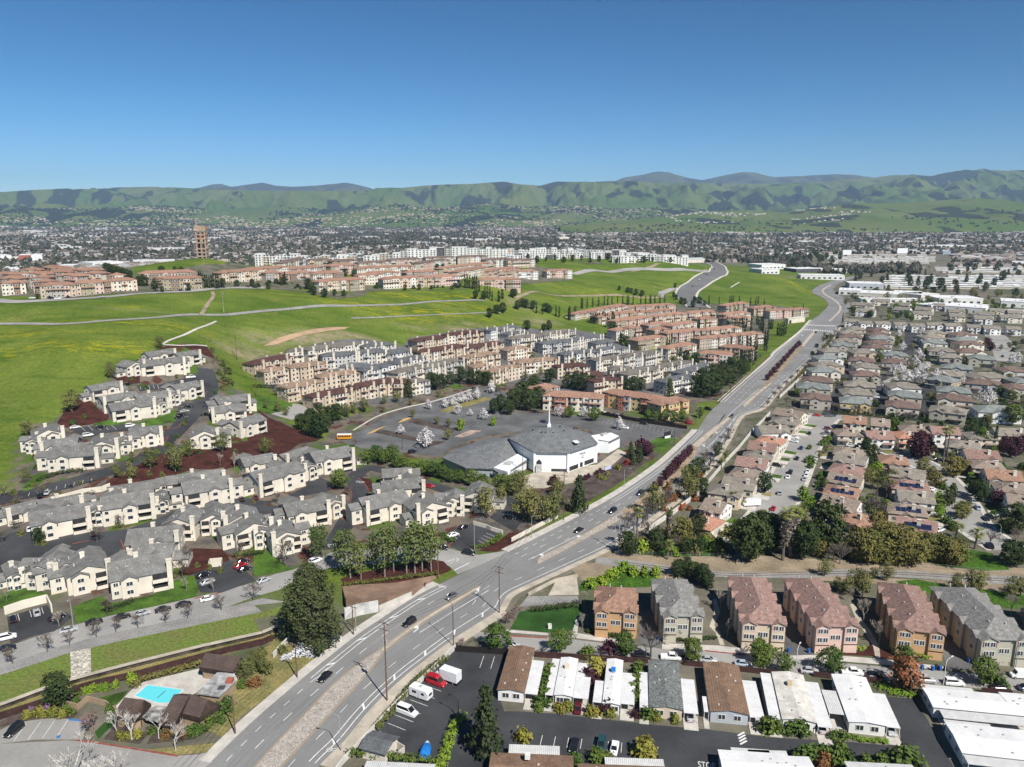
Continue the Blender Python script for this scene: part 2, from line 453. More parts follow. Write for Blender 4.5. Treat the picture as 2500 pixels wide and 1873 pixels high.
# ---------------------------------------------------------------- the terrain sheet
def terrain_material():
 m,nt,b=_nt("terrain_grass")
 g=N(nt,"NewGeometry");P=g.outputs['Position']
 def noise(scale,det=4.0,rough=0.6,st=None):
  n=N(nt,"TexNoise",i_2=scale,i_3=det,i_4=rough)
  if st:
   mp=N(nt,"Mapping");mp.inputs['Scale'].default_value=st;mp.inputs['Rotation'].default_value=(0,0,0.12)
   nt.links.new(P,mp.inputs[0]);nt.links.new(mp.outputs[0],n.inputs[0])
  else:nt.links.new(P,n.inputs[0])
  return n.outputs[0]
 def ramp(f,p0,p1,c0,c1):
  r=N(nt,"ValToRGB");e=r.color_ramp.elements
  e[0].position,e[1].position=p0,p1;e[0].color,e[1].color=rgb(c0),rgb(c1)
  nt.links.new(f,r.inputs[0]);return r.outputs[0]
 def mix(f,a,b_):
  x=N(nt,"MixRGB")
  for s,i in((f,0),(a,1),(b_,2)):
   if isinstance(s,(int,float)):x.inputs[i].default_value=s
   elif isinstance(s,tuple):x.inputs[i].default_value=rgb(s)
   else:nt.links.new(s,x.inputs[i])
  return x.outputs[0]
 def mul(a,b_):
  x=N(nt,"Math",operation='MULTIPLY');nt.links.new(a,x.inputs[0])
  if isinstance(b_,float):x.inputs[1].default_value=b_
  else:nt.links.new(b_,x.inputs[1])
  return x.outputs[0]
 grass=ramp(noise(0.022,5),0.35,0.68,(0.082,0.132,0.018),(0.160,0.205,0.034))
 grass=mix(ramp(noise(0.05,5,0.65,(0.35,1.6,1)),0.5,0.62,(0,0,0),(0.8,)*3),grass,(0.066,0.118,0.014))
 dry=ramp(noise(0.03,6,0.7),0.57,0.72,(0,0,0),(0.6,)*3)
 grass=mix(dry,grass,(0.24,0.225,0.07))
 att=N(nt,"Attribute",attribute_name='flowers')
 fl=mul(ramp(noise(0.16,5,0.75,(0.6,1.5,1)),0.48,0.62,(0,0,0),(1,1,1)),att.outputs['Fac'])
 grass=mix(fl,grass,(0.34,0.31,0.008))
 fine=ramp(noise(0.55,6,0.8),0.3,0.72,(0.52,)*3,(1.28,)*3)
 x=N(nt,"MixRGB",blend_type='MULTIPLY',i_0=1.0);nt.links.new(grass,x.inputs[1]);nt.links.new(fine,x.inputs[2])
 bare=N(nt,"Attribute",attribute_name='bare')
 soil=ramp(noise(0.25,5,0.7),0.35,0.7,(0.20,0.16,0.10),(0.36,0.30,0.21))
 bn=mul(bare.outputs['Fac'],ramp(noise(0.12,5,0.7),0.35,0.55,(0.25,)*3,(1,1,1)))
 col=mix(bn,x.outputs[0],soil)
 gr=N(nt,"Attribute",attribute_name='grounds')
 yard=ramp(noise(0.11,4,0.65),0.40,0.58,(0.085,0.082,0.076),(0.165,0.135,0.105))
 yard=mix(ramp(noise(0.06,4,0.6),0.52,0.60,(0,0,0),(1,1,1)),yard,(0.070,0.115,0.022))
 yard=mix(ramp(noise(0.085,3,0.6,(1.3,1,1)),0.56,0.62,(0,0,0),(0.9,)*3),yard,(0.075,0.028,0.020))
 col=mix(gr.outputs['Fac'],col,yard)
 urb=N(nt,"Attribute",attribute_name='urban')
 town=ramp(noise(0.05,5,0.7),0.35,0.65,(0.10,0.095,0.07),(0.20,0.18,0.14))
 town=mix(ramp(noise(0.013,4,0.6),0.52,0.6,(0,0,0),(0.6,)*3),town,(0.06,0.085,0.03))
 col=mix(urb.outputs['Fac'],col,town)
 nt.links.new(col,b.inputs['Base Color'])
 b.inputs['Roughness'].default_value=0.95;b.inputs['Specular IOR Level'].default_value=0.05
 bp=N(nt,"Bump",i_0=0.55,i_1=0.6);nt.links.new(noise(0.7,4,0.7),bp.inputs['Height']);nt.links.new(bp.outputs[0],b.inputs['Normal'])
 return m

def blobs(spec,X,Y):
 """soft patches on the terrain: list of (tile, x, y, rx metres, ry metres, strength)"""
 out=np.zeros_like(X)
 for t,x,y,rx,ry,s in spec:
  cx,cy,_=at(t,x,y)
  d=((X-cx)/rx)**2+((Y-cy)/ry)**2
  out=np.maximum(out,s*np.exp(-d*1.2))
 return np.clip(out,0,1)
tv=np.c_[GX.ravel(),GY.ravel(),ZG.ravel()]
nx,ny=len(XS),len(YS)
ii=np.arange(nx*ny).reshape(ny,nx)
tf=np.stack([ii[:-1,:-1],ii[:-1,1:],ii[1:,1:],ii[1:,:-1]],-1).reshape(-1,4)
me=bpy.data.meshes.new("terrain")
me.from_pydata(tv.tolist(),[],tf.tolist())
me.polygons.foreach_set('use_smooth',[True]*len(tf))
fl=blobs([('D2',1300,1120,60,12,1),('D2',1700,1110,50,12,.9),('D2',1000,1230,70,14,1),('D2',1400,1240,80,14,1),('D2',1800,1200,50,12,.8),('D2',2200,1050,60,14,.5),
   ('D1',500,1530,60,14,.9),('D1',950,1530,45,12,.9),('D1',150,1440,60,12,.7),('D1',900,1330,60,6,.8),('D1',1400,1350,60,8,.6),('D1',1100,1210,10,4,.9),('D1',300,1580,50,10,.6),
   ('D4',300,1030,30,30,1),('D4',380,1090,25,30,1),('D3',700,1080,60,18,.35),('C1',1650,230,40,10,.5),('D3',1700,880,60,30,.3)],tv[:,0],tv[:,1])
br=blobs([('C2',160,290,14,8,.9),('C2',480,280,30,9,1),('C2',600,240,24,8,1),('C2',800,230,20,7,1),('C2',950,260,18,7,.8),('C2',60,270,16,8,.8),('C2',1750,190,25,8,.8),('C2',1850,150,20,6,.6),
   ('C3',280,120,18,12,.9),('C3',200,140,14,8,.6),('D3',100,1180,14,20,.7),('C1',2100,420,22,10,.9),('C1',2180,380,16,8,.8),('D4',330,960,40,30,.6),('C2',1350,170,20,6,.4),('D1',1200,1240,40,2.5,.3)],tv[:,0],tv[:,1])
sd=side
urban=np.maximum.reduce([smooth(4,-6,sd),smooth(230,200,tv[:,1]),smooth(1500,1750,tv[:,1]-np.maximum(0,tv[:,0])*0.2),smooth(-700,-1000,tv[:,0])])
def inside(P,X,Y):
 P=np.array(P);r=np.zeros(len(X),bool);j=len(P)-1
 for i in range(len(P)):
  with np.errstate(divide='ignore',invalid='ignore'):
   c=((P[i,1]>Y)!=(P[j,1]>Y))&(X<(P[j,0]-P[i,0])*(Y-P[i,1])/(P[j,1]-P[i,1])+P[i,0])
  r^=c;j=i
 return r
GROUNDS=[pts('C1',(-150,1640),(100,1500),(190,1140),(270,1000),(500,960),(740,760),(1000,560),(1250,400),(1400,335),(1760,345),(1840,450),(1890,640),(2050,720),(2212,800),'C2',(60,860),(540,1130),(800,1180),'B2',(900,230),(1300,300),(2000,440),'B3',(0,400),(120,300),(560,340),(700,500),(560,620),(300,860),(0,1000),'B2',(1880,1020),(1600,985),(720,990),(330,1170),(0,1260),'A1',(2140,70),(900,355),(0,630),(-250,700)),
           pts('C2',(560,1140),(640,980),(900,880),(1250,800),(1500,700),(1850,620),'C3',(0,640),(250,620),(1100,700),(1560,720),(1600,960),(1470,1100),(1230,1290),(1000,1450),(560,1500),(120,1560),'C2',(1700,1330),(1000,1230)),
           pts('C2',(-20,560),(60,420),(350,360),(900,270),(1240,330),(1330,260),(1900,180),'C3',(0,170),(560,190),(800,230),(1000,330),(1300,420),(1950,480),(2000,560),(1760,790),(1500,820),(1100,700),(250,650),'C2',(1900,650),(1480,760),(1240,830),(700,860),(300,800))]
grounds=np.zeros(len(tv))
for P in GROUNDS:grounds=np.maximum(grounds,inside(P,tv[:,0],tv[:,1]))
for nm,arr in(('flowers',fl),('bare',br),('urban',urban),('grounds',grounds)):
 a=me.attributes.new(nm,'FLOAT','POINT');a.data.foreach_set('value',arr.astype(np.float32))
me.materials.append(terrain_material());me.update()
tag(link("terrain",me),"green grassy hill and valley floor",kind='structure')

# ---------------------------------------------------------------- ground surfaces
W='World'
M_ROAD=mat("worn_asphalt",(0.225,0.223,0.216),0.9,0.10,0.05,fine=0.06,fscale=1.5,coord=W)
M_DARK=mat("dark_asphalt",(0.056,0.058,0.062),0.85,0.2,0.06,fine=0.1,fscale=2.0,coord=W)
M_LOT=mat("old_lot_asphalt",(0.140,0.140,0.140),0.9,0.2,0.06,fine=0.1,fscale=1.5,coord=W)
M_STREET=mat("street_asphalt",(0.315,0.305,0.285),0.9,0.10,0.05,fine=0.06,fscale=1.5,coord=W)
M_CONC=mat("concrete",(0.52,0.49,0.44),0.85,0.10,0.3,fine=0.06,fscale=4,coord=W)
M_CONC2=mat("tan_concrete",(0.47,0.42,0.34),0.85,0.14,0.2,fine=0.08,fscale=3,coord=W)
M_WHITEPAINT=mat("road_paint_white",(0.74,0.74,0.72),0.7,0.10,0.8,coord=W)
M_YELLOWPAINT=mat("road_paint_yellow",(0.62,0.36,0.10),0.7,0.10,0.8,coord=W)
M_REDCURB=mat("red_kerb_paint",(0.30,0.085,0.07),0.7,0.15,0.8,coord=W)
M_LAWN=mat("lawn",(0.075,0.150,0.018),0.95,0.28,0.12,fine=0.22,fscale=1.6,coord=W,bump=0.4)
M_LAWN2=mat("dark_lawn",(0.030,0.085,0.014),0.95,0.2,0.12,fine=0.15,fscale=1.6,coord=W,bump=0.3)
M_MULCH=mat("red_bark_mulch",(0.072,0.024,0.017),0.95,0.25,0.25,fine=0.25,fscale=2.5,coord=W,bump=0.5)
M_BARK=mat("brown_bark_soil",(0.100,0.078,0.066),0.95,0.25,0.2,fine=0.2,fscale=2.0,coord=W,bump=0.5)
M_DIRT=mat("dry_dirt",(0.300,0.235,0.165),0.95,0.18,0.12,col2=(0.20,0.165,0.11),fine=0.15,fscale=1.5,coord=W,bump=0.4)
M_RDIRT=mat("reddish_dirt",(0.30,0.20,0.14),0.95,0.18,0.12,fine=0.15,fscale=1.5,coord=W,bump=0.4)
M_GRAVEL=mat("grey_gravel",(0.300,0.290,0.275),0.95,0.12,0.15,fine=0.22,fscale=2.2,coord=W,bump=0.6)
M_COBBLE=mat("median_stones",(0.44,0.40,0.35),0.9,0.08,0.4,fine=0.32,fscale=3.2,coord=W,bump=0.9)
M_BANK=mat("weedy_bank",(0.105,0.165,0.026),0.95,0.25,0.10,col2=(0.16,0.165,0.05),fine=0.25,fscale=1.2,coord=W,bump=0.6)
M_WEEDS=mat("bright_weeds",(0.060,0.140,0.012),0.95,0.25,0.15,fine=0.3,fscale=1.2,coord=W,bump=0.8)
M_DRYGRASS=mat("dry_grass",(0.26,0.21,0.085),0.95,0.22,0.15,col2=(0.14,0.15,0.05),fine=0.25,fscale=1.8,coord=W,bump=0.5)
M_YARD=mat("yard_ground",(0.155,0.138,0.112),0.95,0.2,0.09,col2=(0.060,0.074,0.032),fine=0.2,fscale=1.0,coord=W)

RL=spline([tuple(p)for p in road_l],5)
RR=spline([tuple(p)for p in road_r],5)
road=drape("road",RL+RR[::-1],0.06,M_ROAD,label="grey multi-lane boulevard running up the middle")
# side streets and drives: (name, label, centre line, half width, height, material)
def street(name,label,line,w,up,m,n=4):
 return drape(name,ribbon_poly(spline(line,n),w),up,m,label=label)
drape("road",pts('A3',(-420,470),(0,525),(330,545),(560,560),(900,600),(1300,630),(1800,670),(2000,690),'A4',(430,720),(700,760),(1060,790),(1560,830),(2500,890),
                  (2500,1010),(1800,970),(880,885),(0,825),'A3',(1400,735),(700,690),(320,655),(0,640),(-120,620),'A2',(1820,520)),0.045,M_STREET,label="light asphalt street between the townhouses and the mobile homes")
drape("road",pts('A1',(-250,720),(0,640),(500,470),(900,365),(1300,280),(1660,200),(2140,80),'B2',(180,1215),(330,1180),(600,1060),(720,1000),(1280,985),(1600,985),(1760,1030),(1900,1055),(2250,1000),(1720,1220),
                  (1690,1190),(1650,1150),(1500,1100),(1100,1120),(700,1160),(480,1200),(210,1350),(0,1410),'A1',(1900,290),(1560,380),(1160,460),(800,540),(400,650),(0,800),(-250,880)),0.05,M_STREET,label="pale side street lined with parked cars below the apartments")
drape("road",pts('A1',(-300,1430),(0,1440),(560,1410),(860,1430),(1240,1490),(1500,1540),(1680,1530),(1790,1500),(1900,1440),(2300,1150),(2300,1700),(1500,2000),(-300,2000)),0.052,M_STREET,label="street corner at the bottom edge beside the clubhouse")
drape("parking_lot",pts('A1',(-200,1420),(90,1280),(240,1245),(400,1225),(560,1228),(730,1245),(700,1405),(300,1405),(0,1440),(-300,1460)),0.058,M_STREET,label="striped parking bay beside the clubhouse")
drape("parking_lot",pts('A2',(1655,650),(2150,675),(2060,1000),(2110,1165),'A3',(80,1165),(400,1185),(800,1230),(1240,1280),(1700,1320),(2212,1385),'A4',(700,1420),(1050,1452),(1130,1440),(1175,1385),(1150,1250),(1045,1040),(1290,1060),(1400,1240),(1480,1400),(1600,1600),(1700,1800),(1700,2400),'A2',(1200,2400),(960,1440),(1020,1345)),0.04,M_DARK,label="dark asphalt lanes and lot of the mobile home park")
# the apartments' drives
street("driveway","dark drive climbing between the upper apartments",pts('C1',(-160,1660),(300,1560),(700,1455),(1050,1340),(1300,1230),(1450,1080),(1620,900),(1750,740),(1770,640),(1730,520)),4.6,0.16,M_DARK)
drape("driveway",pts('B1',(-60,900),(300,830),(780,870),(1080,840),(1350,740),(1560,650),(2000,560),(2230,600),(2212,700),(1900,800),(1500,930),(1080,1050),(1090,1120),(850,1130),(480,1010),(150,1180),(0,1260),(-200,1300)),0.14,M_DARK,label="dark parking courts between the lower apartments")
street("driveway","curved dark drive with red kerbs past the apartments",pts('B2',(640,1010),(710,900),(790,760),(870,620),(890,520),(850,420),(900,350),(1000,310)),3.6,0.12,M_DARK)
street("driveway","dark service lane along the hedge behind the apartments",pts('B2',(960,310),(1200,370),(1600,500),(1850,570),(2200,640)),3.4,0.1,M_DARK)
drape("driveway",pts('B2',(1630,960),(1640,870),(1740,800),(1850,790),(2090,870),(1830,1000),(1760,1030)),0.09,M_DARK,label="small dark parking court by the boulevard corner")
drape("driveway",pts('B2',(0,610),(240,590),(600,520),(700,470),(560,400),(430,390),(450,470),(200,600),(60,640),(200,640),(270,780),(140,760),(40,680)),0.11,M_DARK,label="dark court between the cream apartment wings")
drape("driveway",pts('B2',(1990,740),(2140,560),(2300,600),(2300,700),(2200,860)),0.09,M_DARK,label="dark lot behind the hedge near the boulevard")
drape("driveway",pts('A1',(60,370),(410,265),(440,350),(560,330),(610,370),(460,490),(250,540),(90,600)),0.09,M_DARK,label="dark carport court beside the pale street")
drape("driveway",pts('A1',(1630,20),(1740,-140),(1990,-100),(2160,60),(1870,165),(1690,160)),0.09,M_DARK,label="dark parking court beside the front lawn")
drape("driveway",pts('C1',(600,1020),(940,1000),(1140,985),(1120,1040),(900,1060),(750,1100),(640,1060)),0.2,M_DARK,label="striped parking row between upper apartment blocks")
drape("driveway",pts('C1',(1150,660),(1330,660),(1480,620),(1560,600),(1700,540),(1780,700),(1700,700),(1500,660),(1320,700),(1180,710)),0.2,M_DARK,label="parking row near the top apartment block")
drape("driveway",pts('C1',(1520,810),(1680,800),(1560,960),(1470,950)),0.22,M_DARK,label="parking bay with four cars beside the climbing drive")
# church lot
church_lot=drape("parking_lot",pts('C2',(700,1120),(820,1085),(1100,940),(1500,790),(1900,665),(2140,720),'C3',(0,880),(330,900),(780,925),(1490,1030),(1460,1085),(1390,1110),(1260,1100),(1200,1180),(1010,1120),(960,1180),(600,1000),(0,1060),'C2',(1900,1100),(1700,1160),(1560,1260),(1300,1230),(900,1190)),0.05,M_LOT,label="large grey church parking lot with painted stalls")
drape("plaza",pts('C3',(0,1440),(130,1430),(300,1370),(750,1330),(930,1200),(1000,1230),(860,1350),(700,1420),(560,1480),(300,1530),(140,1530),(0,1500)),0.06,M_CONC2,label="bare tan forecourt before the church")
drape("garden_bed",pts('C3',(420,1640),(480,1560),(560,1490),(700,1425),(870,1360),(1000,1240),(1060,1220),(1185,1290),(1000,1440),(900,1510),(670,1650)),0.07,M_BARK,label="dark bark slope between the church and the boulevard")
drape("lawn",pts('C3',(1180,1150),(1260,1100),(1400,1080),(1360,1170),(1290,1210)),0.08,M_LAWN,label="small lawn at the church entrance")
# lawns, mulch, banks on the left
drape("garden_bed",pts('B1',(880,490),(900,430),(1200,280),(1410,195),(1800,150),(2230,70),'B2',(60,30),(400,-10),(560,80),(380,120),(270,200),(60,240),'B1',(2212,260),(1900,335),(1640,330),(1330,430)),0.18,M_MULCH,step=4,label="reddish bark slope between apartment terraces")
drape("garden_bed",pts('C2',(40,870),(120,930),(380,1040),(540,1130),(400,1150),(200,1250),(0,1280),(-60,1100)),0.14,M_MULCH,step=4,label="reddish bark bank beside the church lot")
drape("garden_bed",pts('C1',(480,980),(560,860),(640,770),(740,770),(830,860),(940,900),(900,960),(760,990),(560,1020)),0.2,M_MULCH,step=4,label="reddish bark slope with winding path at the grass edge")
drape("garden_bed",pts('C1',(960,600),(1060,530),(1180,560),(1180,640),(1040,660)),0.2,M_MULCH,step=3,label="reddish bark patch below the top apartments")
drape("garden_bed",pts('C1',(1300,370),(1400,330),(1750,340),(1820,440),(1700,400),(1560,340),(1440,345)),0.2,M_MULCH,step=3,label="dark bark strip behind the top apartments")
drape("garden_bed",pts('B1',(1540,1130),(1600,1000),(1880,1010),(1940,1100),(1740,1180),(1600,1230),(1500,1220)),0.17,M_MULCH,step=4,label="reddish bark court between cream apartments")
drape("garden_bed",pts('B2',(890,400),(990,420),(1020,520),(980,520),(920,440)),0.16,M_MULCH,label="bark island inside the curved drive")
drape("garden_bed",pts('B2',(730,1260),(820,1220),(1500,1090),(1600,1110),(1670,1180),(1560,1230),(1200,1290),(760,1310)),0.08,M_MULCH,label="reddish bark bed under the tall trees by the corner")
drape("garden_bed",pts('B2',(1890,1020),(2060,940),(2150,870),(2260,860),(2212,960),(2050,1030)),0.085,M_MULCH,label="reddish bark strip along the boulevard corner")
drape("lawn",pts('A1',(610,290),(720,240),(860,190),(920,260),(1300,180),(1480,60),(1640,20),(1680,140),(1640,200),(1260,290),(900,360),(650,425)),0.11,M_LAWN,step=4,label="green lawn with a spreading bare tree before the apartments")
drape("lawn",pts('A1',(-20,240),(80,110),(250,110),(420,180),(300,230),(0,300)),0.13,M_LAWN,step=4,label="bright lawn above the carport wall")
drape("lawn",pts('B2',(0,1010),(110,1020),(290,1160),(330,1170),(180,1210),(0,1240)),0.11,M_LAWN,step=4,label="green lawn behind the big dark conifer")
drape("lawn",pts('B2',(640,940),(720,800),(740,790),(700,900),(640,960)),0.11,M_LAWN,label="narrow lawn edge by the curved drive")
drape("lawn",pts('C1',(780,990),(930,950),(1130,990),(1330,930),(1480,870),(1520,880),(1540,960),(1340,990),(1130,1020),(800,1020)),0.16,M_LAWN,step=4,label="green strip between upper apartments and drive")
drape("lawn",pts('C1',(190,1560),(220,1440),(380,1390),(400,1440),(290,1530)),0.16,M_LAWN,step=4,label="green lawn at the left end of the terrace")
drape("lawn",pts('C2',(0,740),(120,760),(330,830),(290,870),(130,900),(0,860)),0.2,M_LAWN,step=4,label="green slope beside the townhouse entrance")
street("street_entry","short pale entry street to the townhouses",pts('C2',(420,830),(340,880),(230,930)),6,0.2,M_STREET)
drape("gravel_path",pts('A1',(-250,880),(0,800),(400,650),(800,540),(1160,460),(1560,380),(1900,290),(2212,210),'B2',(270,1450),(0,1480),'A1',(2212,325),(1500,470),(1000,575),(590,670),(0,860),(-250,960)),0.03,M_GRAVEL,label="grey gravel track above the green bank")
drape("grass_bank",pts('A1',(-250,960),(0,860),(590,670),(1000,575),(1500,470),(2212,325),'B2',(300,1470),(360,1530),(0,1600),'A1',(2212,525),(1700,640),(1100,790),(600,920),(340,1010),(0,1130),(-250,1230)),0.035,M_BANK,label="weedy green bank beside the drainage channel")
drape("channel_floor",pts('A1',(-250,1230),(0,1130),(340,1010),(600,920),(1100,790),(1700,640),(2212,525),'A2',(200,470),(300,560),'A1',(2212,600),(1700,740),(1150,880),(700,980),(340,1090),(0,1210),(-250,1310)),0.03,M_DRYGRASS,label="dry weedy strip between channel wall and brown fence")
EMB=[(*plane_hit(*tpx('B2',x,y),z),z)for x,y,z in((740,1312,0.1),(1200,1287,0.1),(1580,1215,0.1),(1450,1300,0.5),(1340,1372,1.2),(1050,1440,2.7),(775,1430,3.3))]
mb=MB();mb.poly(EMB[::-1]);[mb.poly([(*a[:2],0),(*b[:2],0),b,a])for a,b in zip(EMB,EMB[1:]+EMB[:1])]
tag(link("embankment",mb.mesh("embankment",M_RDIRT)),"bare reddish dirt embankment beside the corner",kind='structure')
drape("lawn",pts('A1',(1230,1490),(1890,1425),(1780,1505),(1500,1535)),0.07,M_DRYGRASS,label="dry grass corner by the street")
drape("lawn",pts('A1',(2300,830),(2060,780),(1980,900),(1960,1060),(1840,1250),(1760,1330),(1880,1390),(2000,1240),(2300,1000)),0.07,M_DRYGRASS,label="dry grass slope between clubhouse and boulevard")
drape("lawn",pts('A2',(0,900),(0,690),(200,560),(560,560),(700,530),(640,640),(430,790),(200,980),(0,1130)),0.068,M_DRYGRASS,label="dry grass verge with white flowers by the boulevard")
drape("lawn",pts('A1',(800,1060),(1080,990),(1000,1110),(880,1090)),0.07,M_LAWN,label="small lawn beside the pool fence")
drape("lawn",pts('A1',(800,1340),(960,1180),(980,1260),(880,1350),(830,1400)),0.07,M_LAWN2,label="dark green lawn beside the parking bay")
drape("garden_bed",pts('A1',(870,1400),(980,1270),(1180,1340),(1260,1340),(1180,1440)),0.07,M_BARK,label="planted bed in front of the clubhouse")
drape("garden_bed",pts('A1',(1240,1440),(1300,1320),(1700,1300),(1760,1330),(1640,1400)),0.07,M_BARK,label="planted bed at the clubhouse corner")
drape("garden_bed",pts('A1',(0,1250),(300,1110),(560,1060),(660,1180),(600,1230),(400,1222),(100,1270),(0,1300)),0.055,M_BARK,label="flowering shrub bed beside the parking bay")
pool_deck=drape("pool_deck",pts('A1',(960,1140),(1110,985),(1210,920),(1680,805),(1840,850),(1660,1005),(1500,1080),(1410,1130),(1200,1160)),0.10,M_CONC,skirt=0.1,label="pale concrete deck around the swimming pool")
# right hand side ground
drape("gravel_bed",pts('B3',(740,1075),(900,1085),(1200,1120),(1500,1175),(1860,1200),'B4',(330,1205),(640,1175),(1200,1185),(1600,1215),(2400,1250),(2400,1330),(1600,1270),(1100,1240),(640,1235),(330,1250),'B3',(1860,1245),(1640,1225),(1300,1200),(900,1150),(740,1120)),0.05,M_GRAVEL,label="grey ballast of the railway line")
drape("verge",pts('B3',(880,985),(1000,900),(1240,1050),(1860,1050),'B4',(700,1100),(1400,1110),(2400,1180),(2400,1260),'B4',(1600,1215),(1200,1185),(640,1175),(330,1205),'B3',(1860,1200),(1500,1175),(1200,1120),(900,1085),(740,1075),(600,1125)),0.035,M_DIRT,label="bare tan railway verge below the gardens")
drape("verge",pts('B3',(600,1125),(740,1120),(900,1150),(1300,1200),(1640,1225),'B4',(0,1245),(640,1235),(1600,1270),(2400,1330),(2400,1420),(1500,1330),'A4',(0,30),'A3',(1700,30),(620,60),(590,20),(540,-30)),0.03,M_DIRT,label="dry ground between the railway and the townhouses")
drape("weeds",pts('A3',(600,120),(640,60),(830,20),(1000,-20),(1260,-10),(1260,110),(1080,120),(760,110),(620,170)),0.06,M_WEEDS,label="bright green weeds behind the orange townhouse")
drape("weeds",pts('A4',(1130,70),(1300,50),(1560,100),(2300,190),(2300,330),(1900,260),(1460,170),(1300,180)),0.06,M_WEEDS,label="bright green weeds behind the rear townhouses")
drape("weeds",pts('B4',(1390,1100),(1700,1000),(1940,1040),(2100,1180),(1900,1190),(1500,1150)),0.06,M_WEEDS,label="green slope beside the fence at the railway")
drape("weeds",pts('B3',(950,1040),(1100,960),(1400,900),(1700,900),(1860,960),(1860,1060),(1400,1070)),0.055,M_WEEDS,label="weedy garden strip under the palms")
drape("lawn",pts('A3',(100,325),(330,290),(620,270),(625,330),(540,480),(340,500),(20,470)),0.07,M_LAWN2,label="dark green lawn beside the orange townhouse")
drape("path",pts('A3',(-20,475),(340,505),(345,525),(-20,500)),0.075,M_CONC,label="pavement before the dark green lawn")
drape("path",pts('A3',(545,500),(570,400),(620,340),(660,345),(600,400),(585,505),(920,560),(925,590),(540,545)),0.075,M_CONC,label="curving pavement around the orange townhouse")
drape("path",pts('A3',(1300,590),(1760,610),(2040,640),(2040,680),(1300,640)),0.075,M_CONC,label="pavement before the grey townhouse")
drape("path",pts('A4',(100,700),(420,690),(700,700),(960,720),(1060,730),(1300,760),(1560,790),(1560,820),(1040,775),(700,745),(100,720)),0.075,M_CONC,label="pavement before the pink and orange townhouses")
drape("path",pts('A4',(740,260),(780,260),(850,400),(920,490),(990,620),(1000,720),(960,720),(940,620),(880,520),(800,400)),0.075,M_CONC2,label="winding footpath between pink and orange townhouses")
drape("path",pts('A3',(1730,220),(1760,220),(1790,330),(1740,440),(1790,500),(1830,610),(1790,610),(1750,500),(1700,450),(1740,330)),0.075,M_CONC2,label="winding footpath between grey and cream townhouses")
drape("garden_bed",pts('A4',(600,680),(860,660),(930,580),(960,700),(700,690)),0.065,M_MULCH,label="bark bed before the pink townhouse")
drape("garden_bed",pts('A4',(990,640),(1130,650),(1330,700),(1300,740),(1000,715)),0.065,M_MULCH,label="bark bed before the orange townhouse row")
for k,P in enumerate([pts('A3',(1110,240),(1262,240),(1300,640),(1110,600)),pts('A4',(150,180),(250,180),(430,700),(205,720)),pts('A4',(1380,240),(1460,240),(1790,800),(1570,830)),pts('A4',(2260,400),(2400,400),(2600,900),(2400,900))]):
 drape("driveway",P,0.062,M_LOT,label="garage lane between townhouse blocks, %s from the boulevard"%nth(k))
# the neighbourhood east of the boulevard
drape("neighbourhood_ground",[tuple(q)for q in offset(RR,4)[30:-8]]+pts('D4',(900,1100),(2400,1290),'C4',(2400,900),'B4',(2500,1050),(1400,1100),(700,1100),'B3',(1860,1040),(1400,900),(1050,880)),0.02,M_YARD,label="mixed yard ground of the eastern neighbourhood")
STREETS_E=[("street","wide pale residential street east of the boulevard wall",pts('B4',(-60,860),(60,740),(150,560),(230,400),(310,220),(400,40),'C4',(460,1000),(530,930)),7.0),
             ("street","pale cross street meeting the residential street head",pts('C4',(330,905),(530,930),(760,935)),6.0),
             ("street","pale curving residential street at the right",pts('B4',(2080,1010),(1900,900),(1760,780),(1640,570),(1540,440),(1420,330),(1270,250),(1130,190)),6.0),
             ("street","dark inner lane between the hip-roofed rows",pts('C4',(560,920),(640,760),(720,560),(790,400),(850,290),(900,180)),4.0),
             ("street","dark inner lane of the second pair of rows",pts('C4',(990,900),(1010,640),(1000,560)),4.0),
             ("street","dark lane with blossom trees through the subdivision",pts('C4',(1230,400),(1250,280),(1250,180)),4.5),
             ("street","dark lane between third and fourth rows",pts('C4',(1380,900),(1420,760),(1400,690),(1600,650)),4.0),
             ("street","cross lane under the blossom trees",pts('C4',(1000,660),(1250,560),(1430,470),(1700,480)),4.0),
             ("street","wide pale street with parked cars near the right edge",pts('C4',(1960,230),(2020,300),(2060,400),(2080,460)),9.0),
             ("street","pale street along the white houses",pts('C4',(700,180),(1300,190),(2300,240)),4.5)]
for i,(nm,lb,P,w)in enumerate(STREETS_E):
 drape(nm,ribbon_poly(spline(P,4),w),0.045+0.002*i,M_DARK if 'dark' in lb else M_STREET,label=lb)
 if i in(0,2):
  for s in(-1,1):
   q=offset(spline(P,4),s*(w+1.0))
   drape("pavement",ribbon_poly(q,0.9),0.14,M_CONC,skirt=0.13,label="pale pavement %s of %s"%("west" if s<0 else "east",lb))
# the uphill road and hill streets
UP=spline(pts('D3',(1610,1215),(1545,1160),(1500,1120),(1530,1060),(1620,1000),(1720,940),(1780,900),(1775,865),(1720,835),(1620,815),(1560,812)),6)
street_up=drape("road",ribbon_poly(UP,12),0.5,mat("hill_road",(0.16,0.158,0.155),0.9,0.1,0.05,coord=W),step=6,label="dark wide road winding up over the green hill")
drape("verge",ribbon_poly(offset(UP,-13.2),1.2),0.6,M_CONC,step=6,label="pale kerb along the left of the hill road")
drape("verge",ribbon_poly(offset(UP,13.8),1.6),0.6,M_CONC,step=6,label="pale kerb along the right of the hill road")
street("road","narrow street crossing the green hill below the white blocks",pts('D3',(550,935),(900,912),(1250,893),(1600,905),(1690,900)),5,0.5,M_STREET)
street("road","small curved spur off the hill road",pts('D3',(1300,1130),(1300,1090),(1370,1065),(1430,1050)),4,0.5,M_STREET)
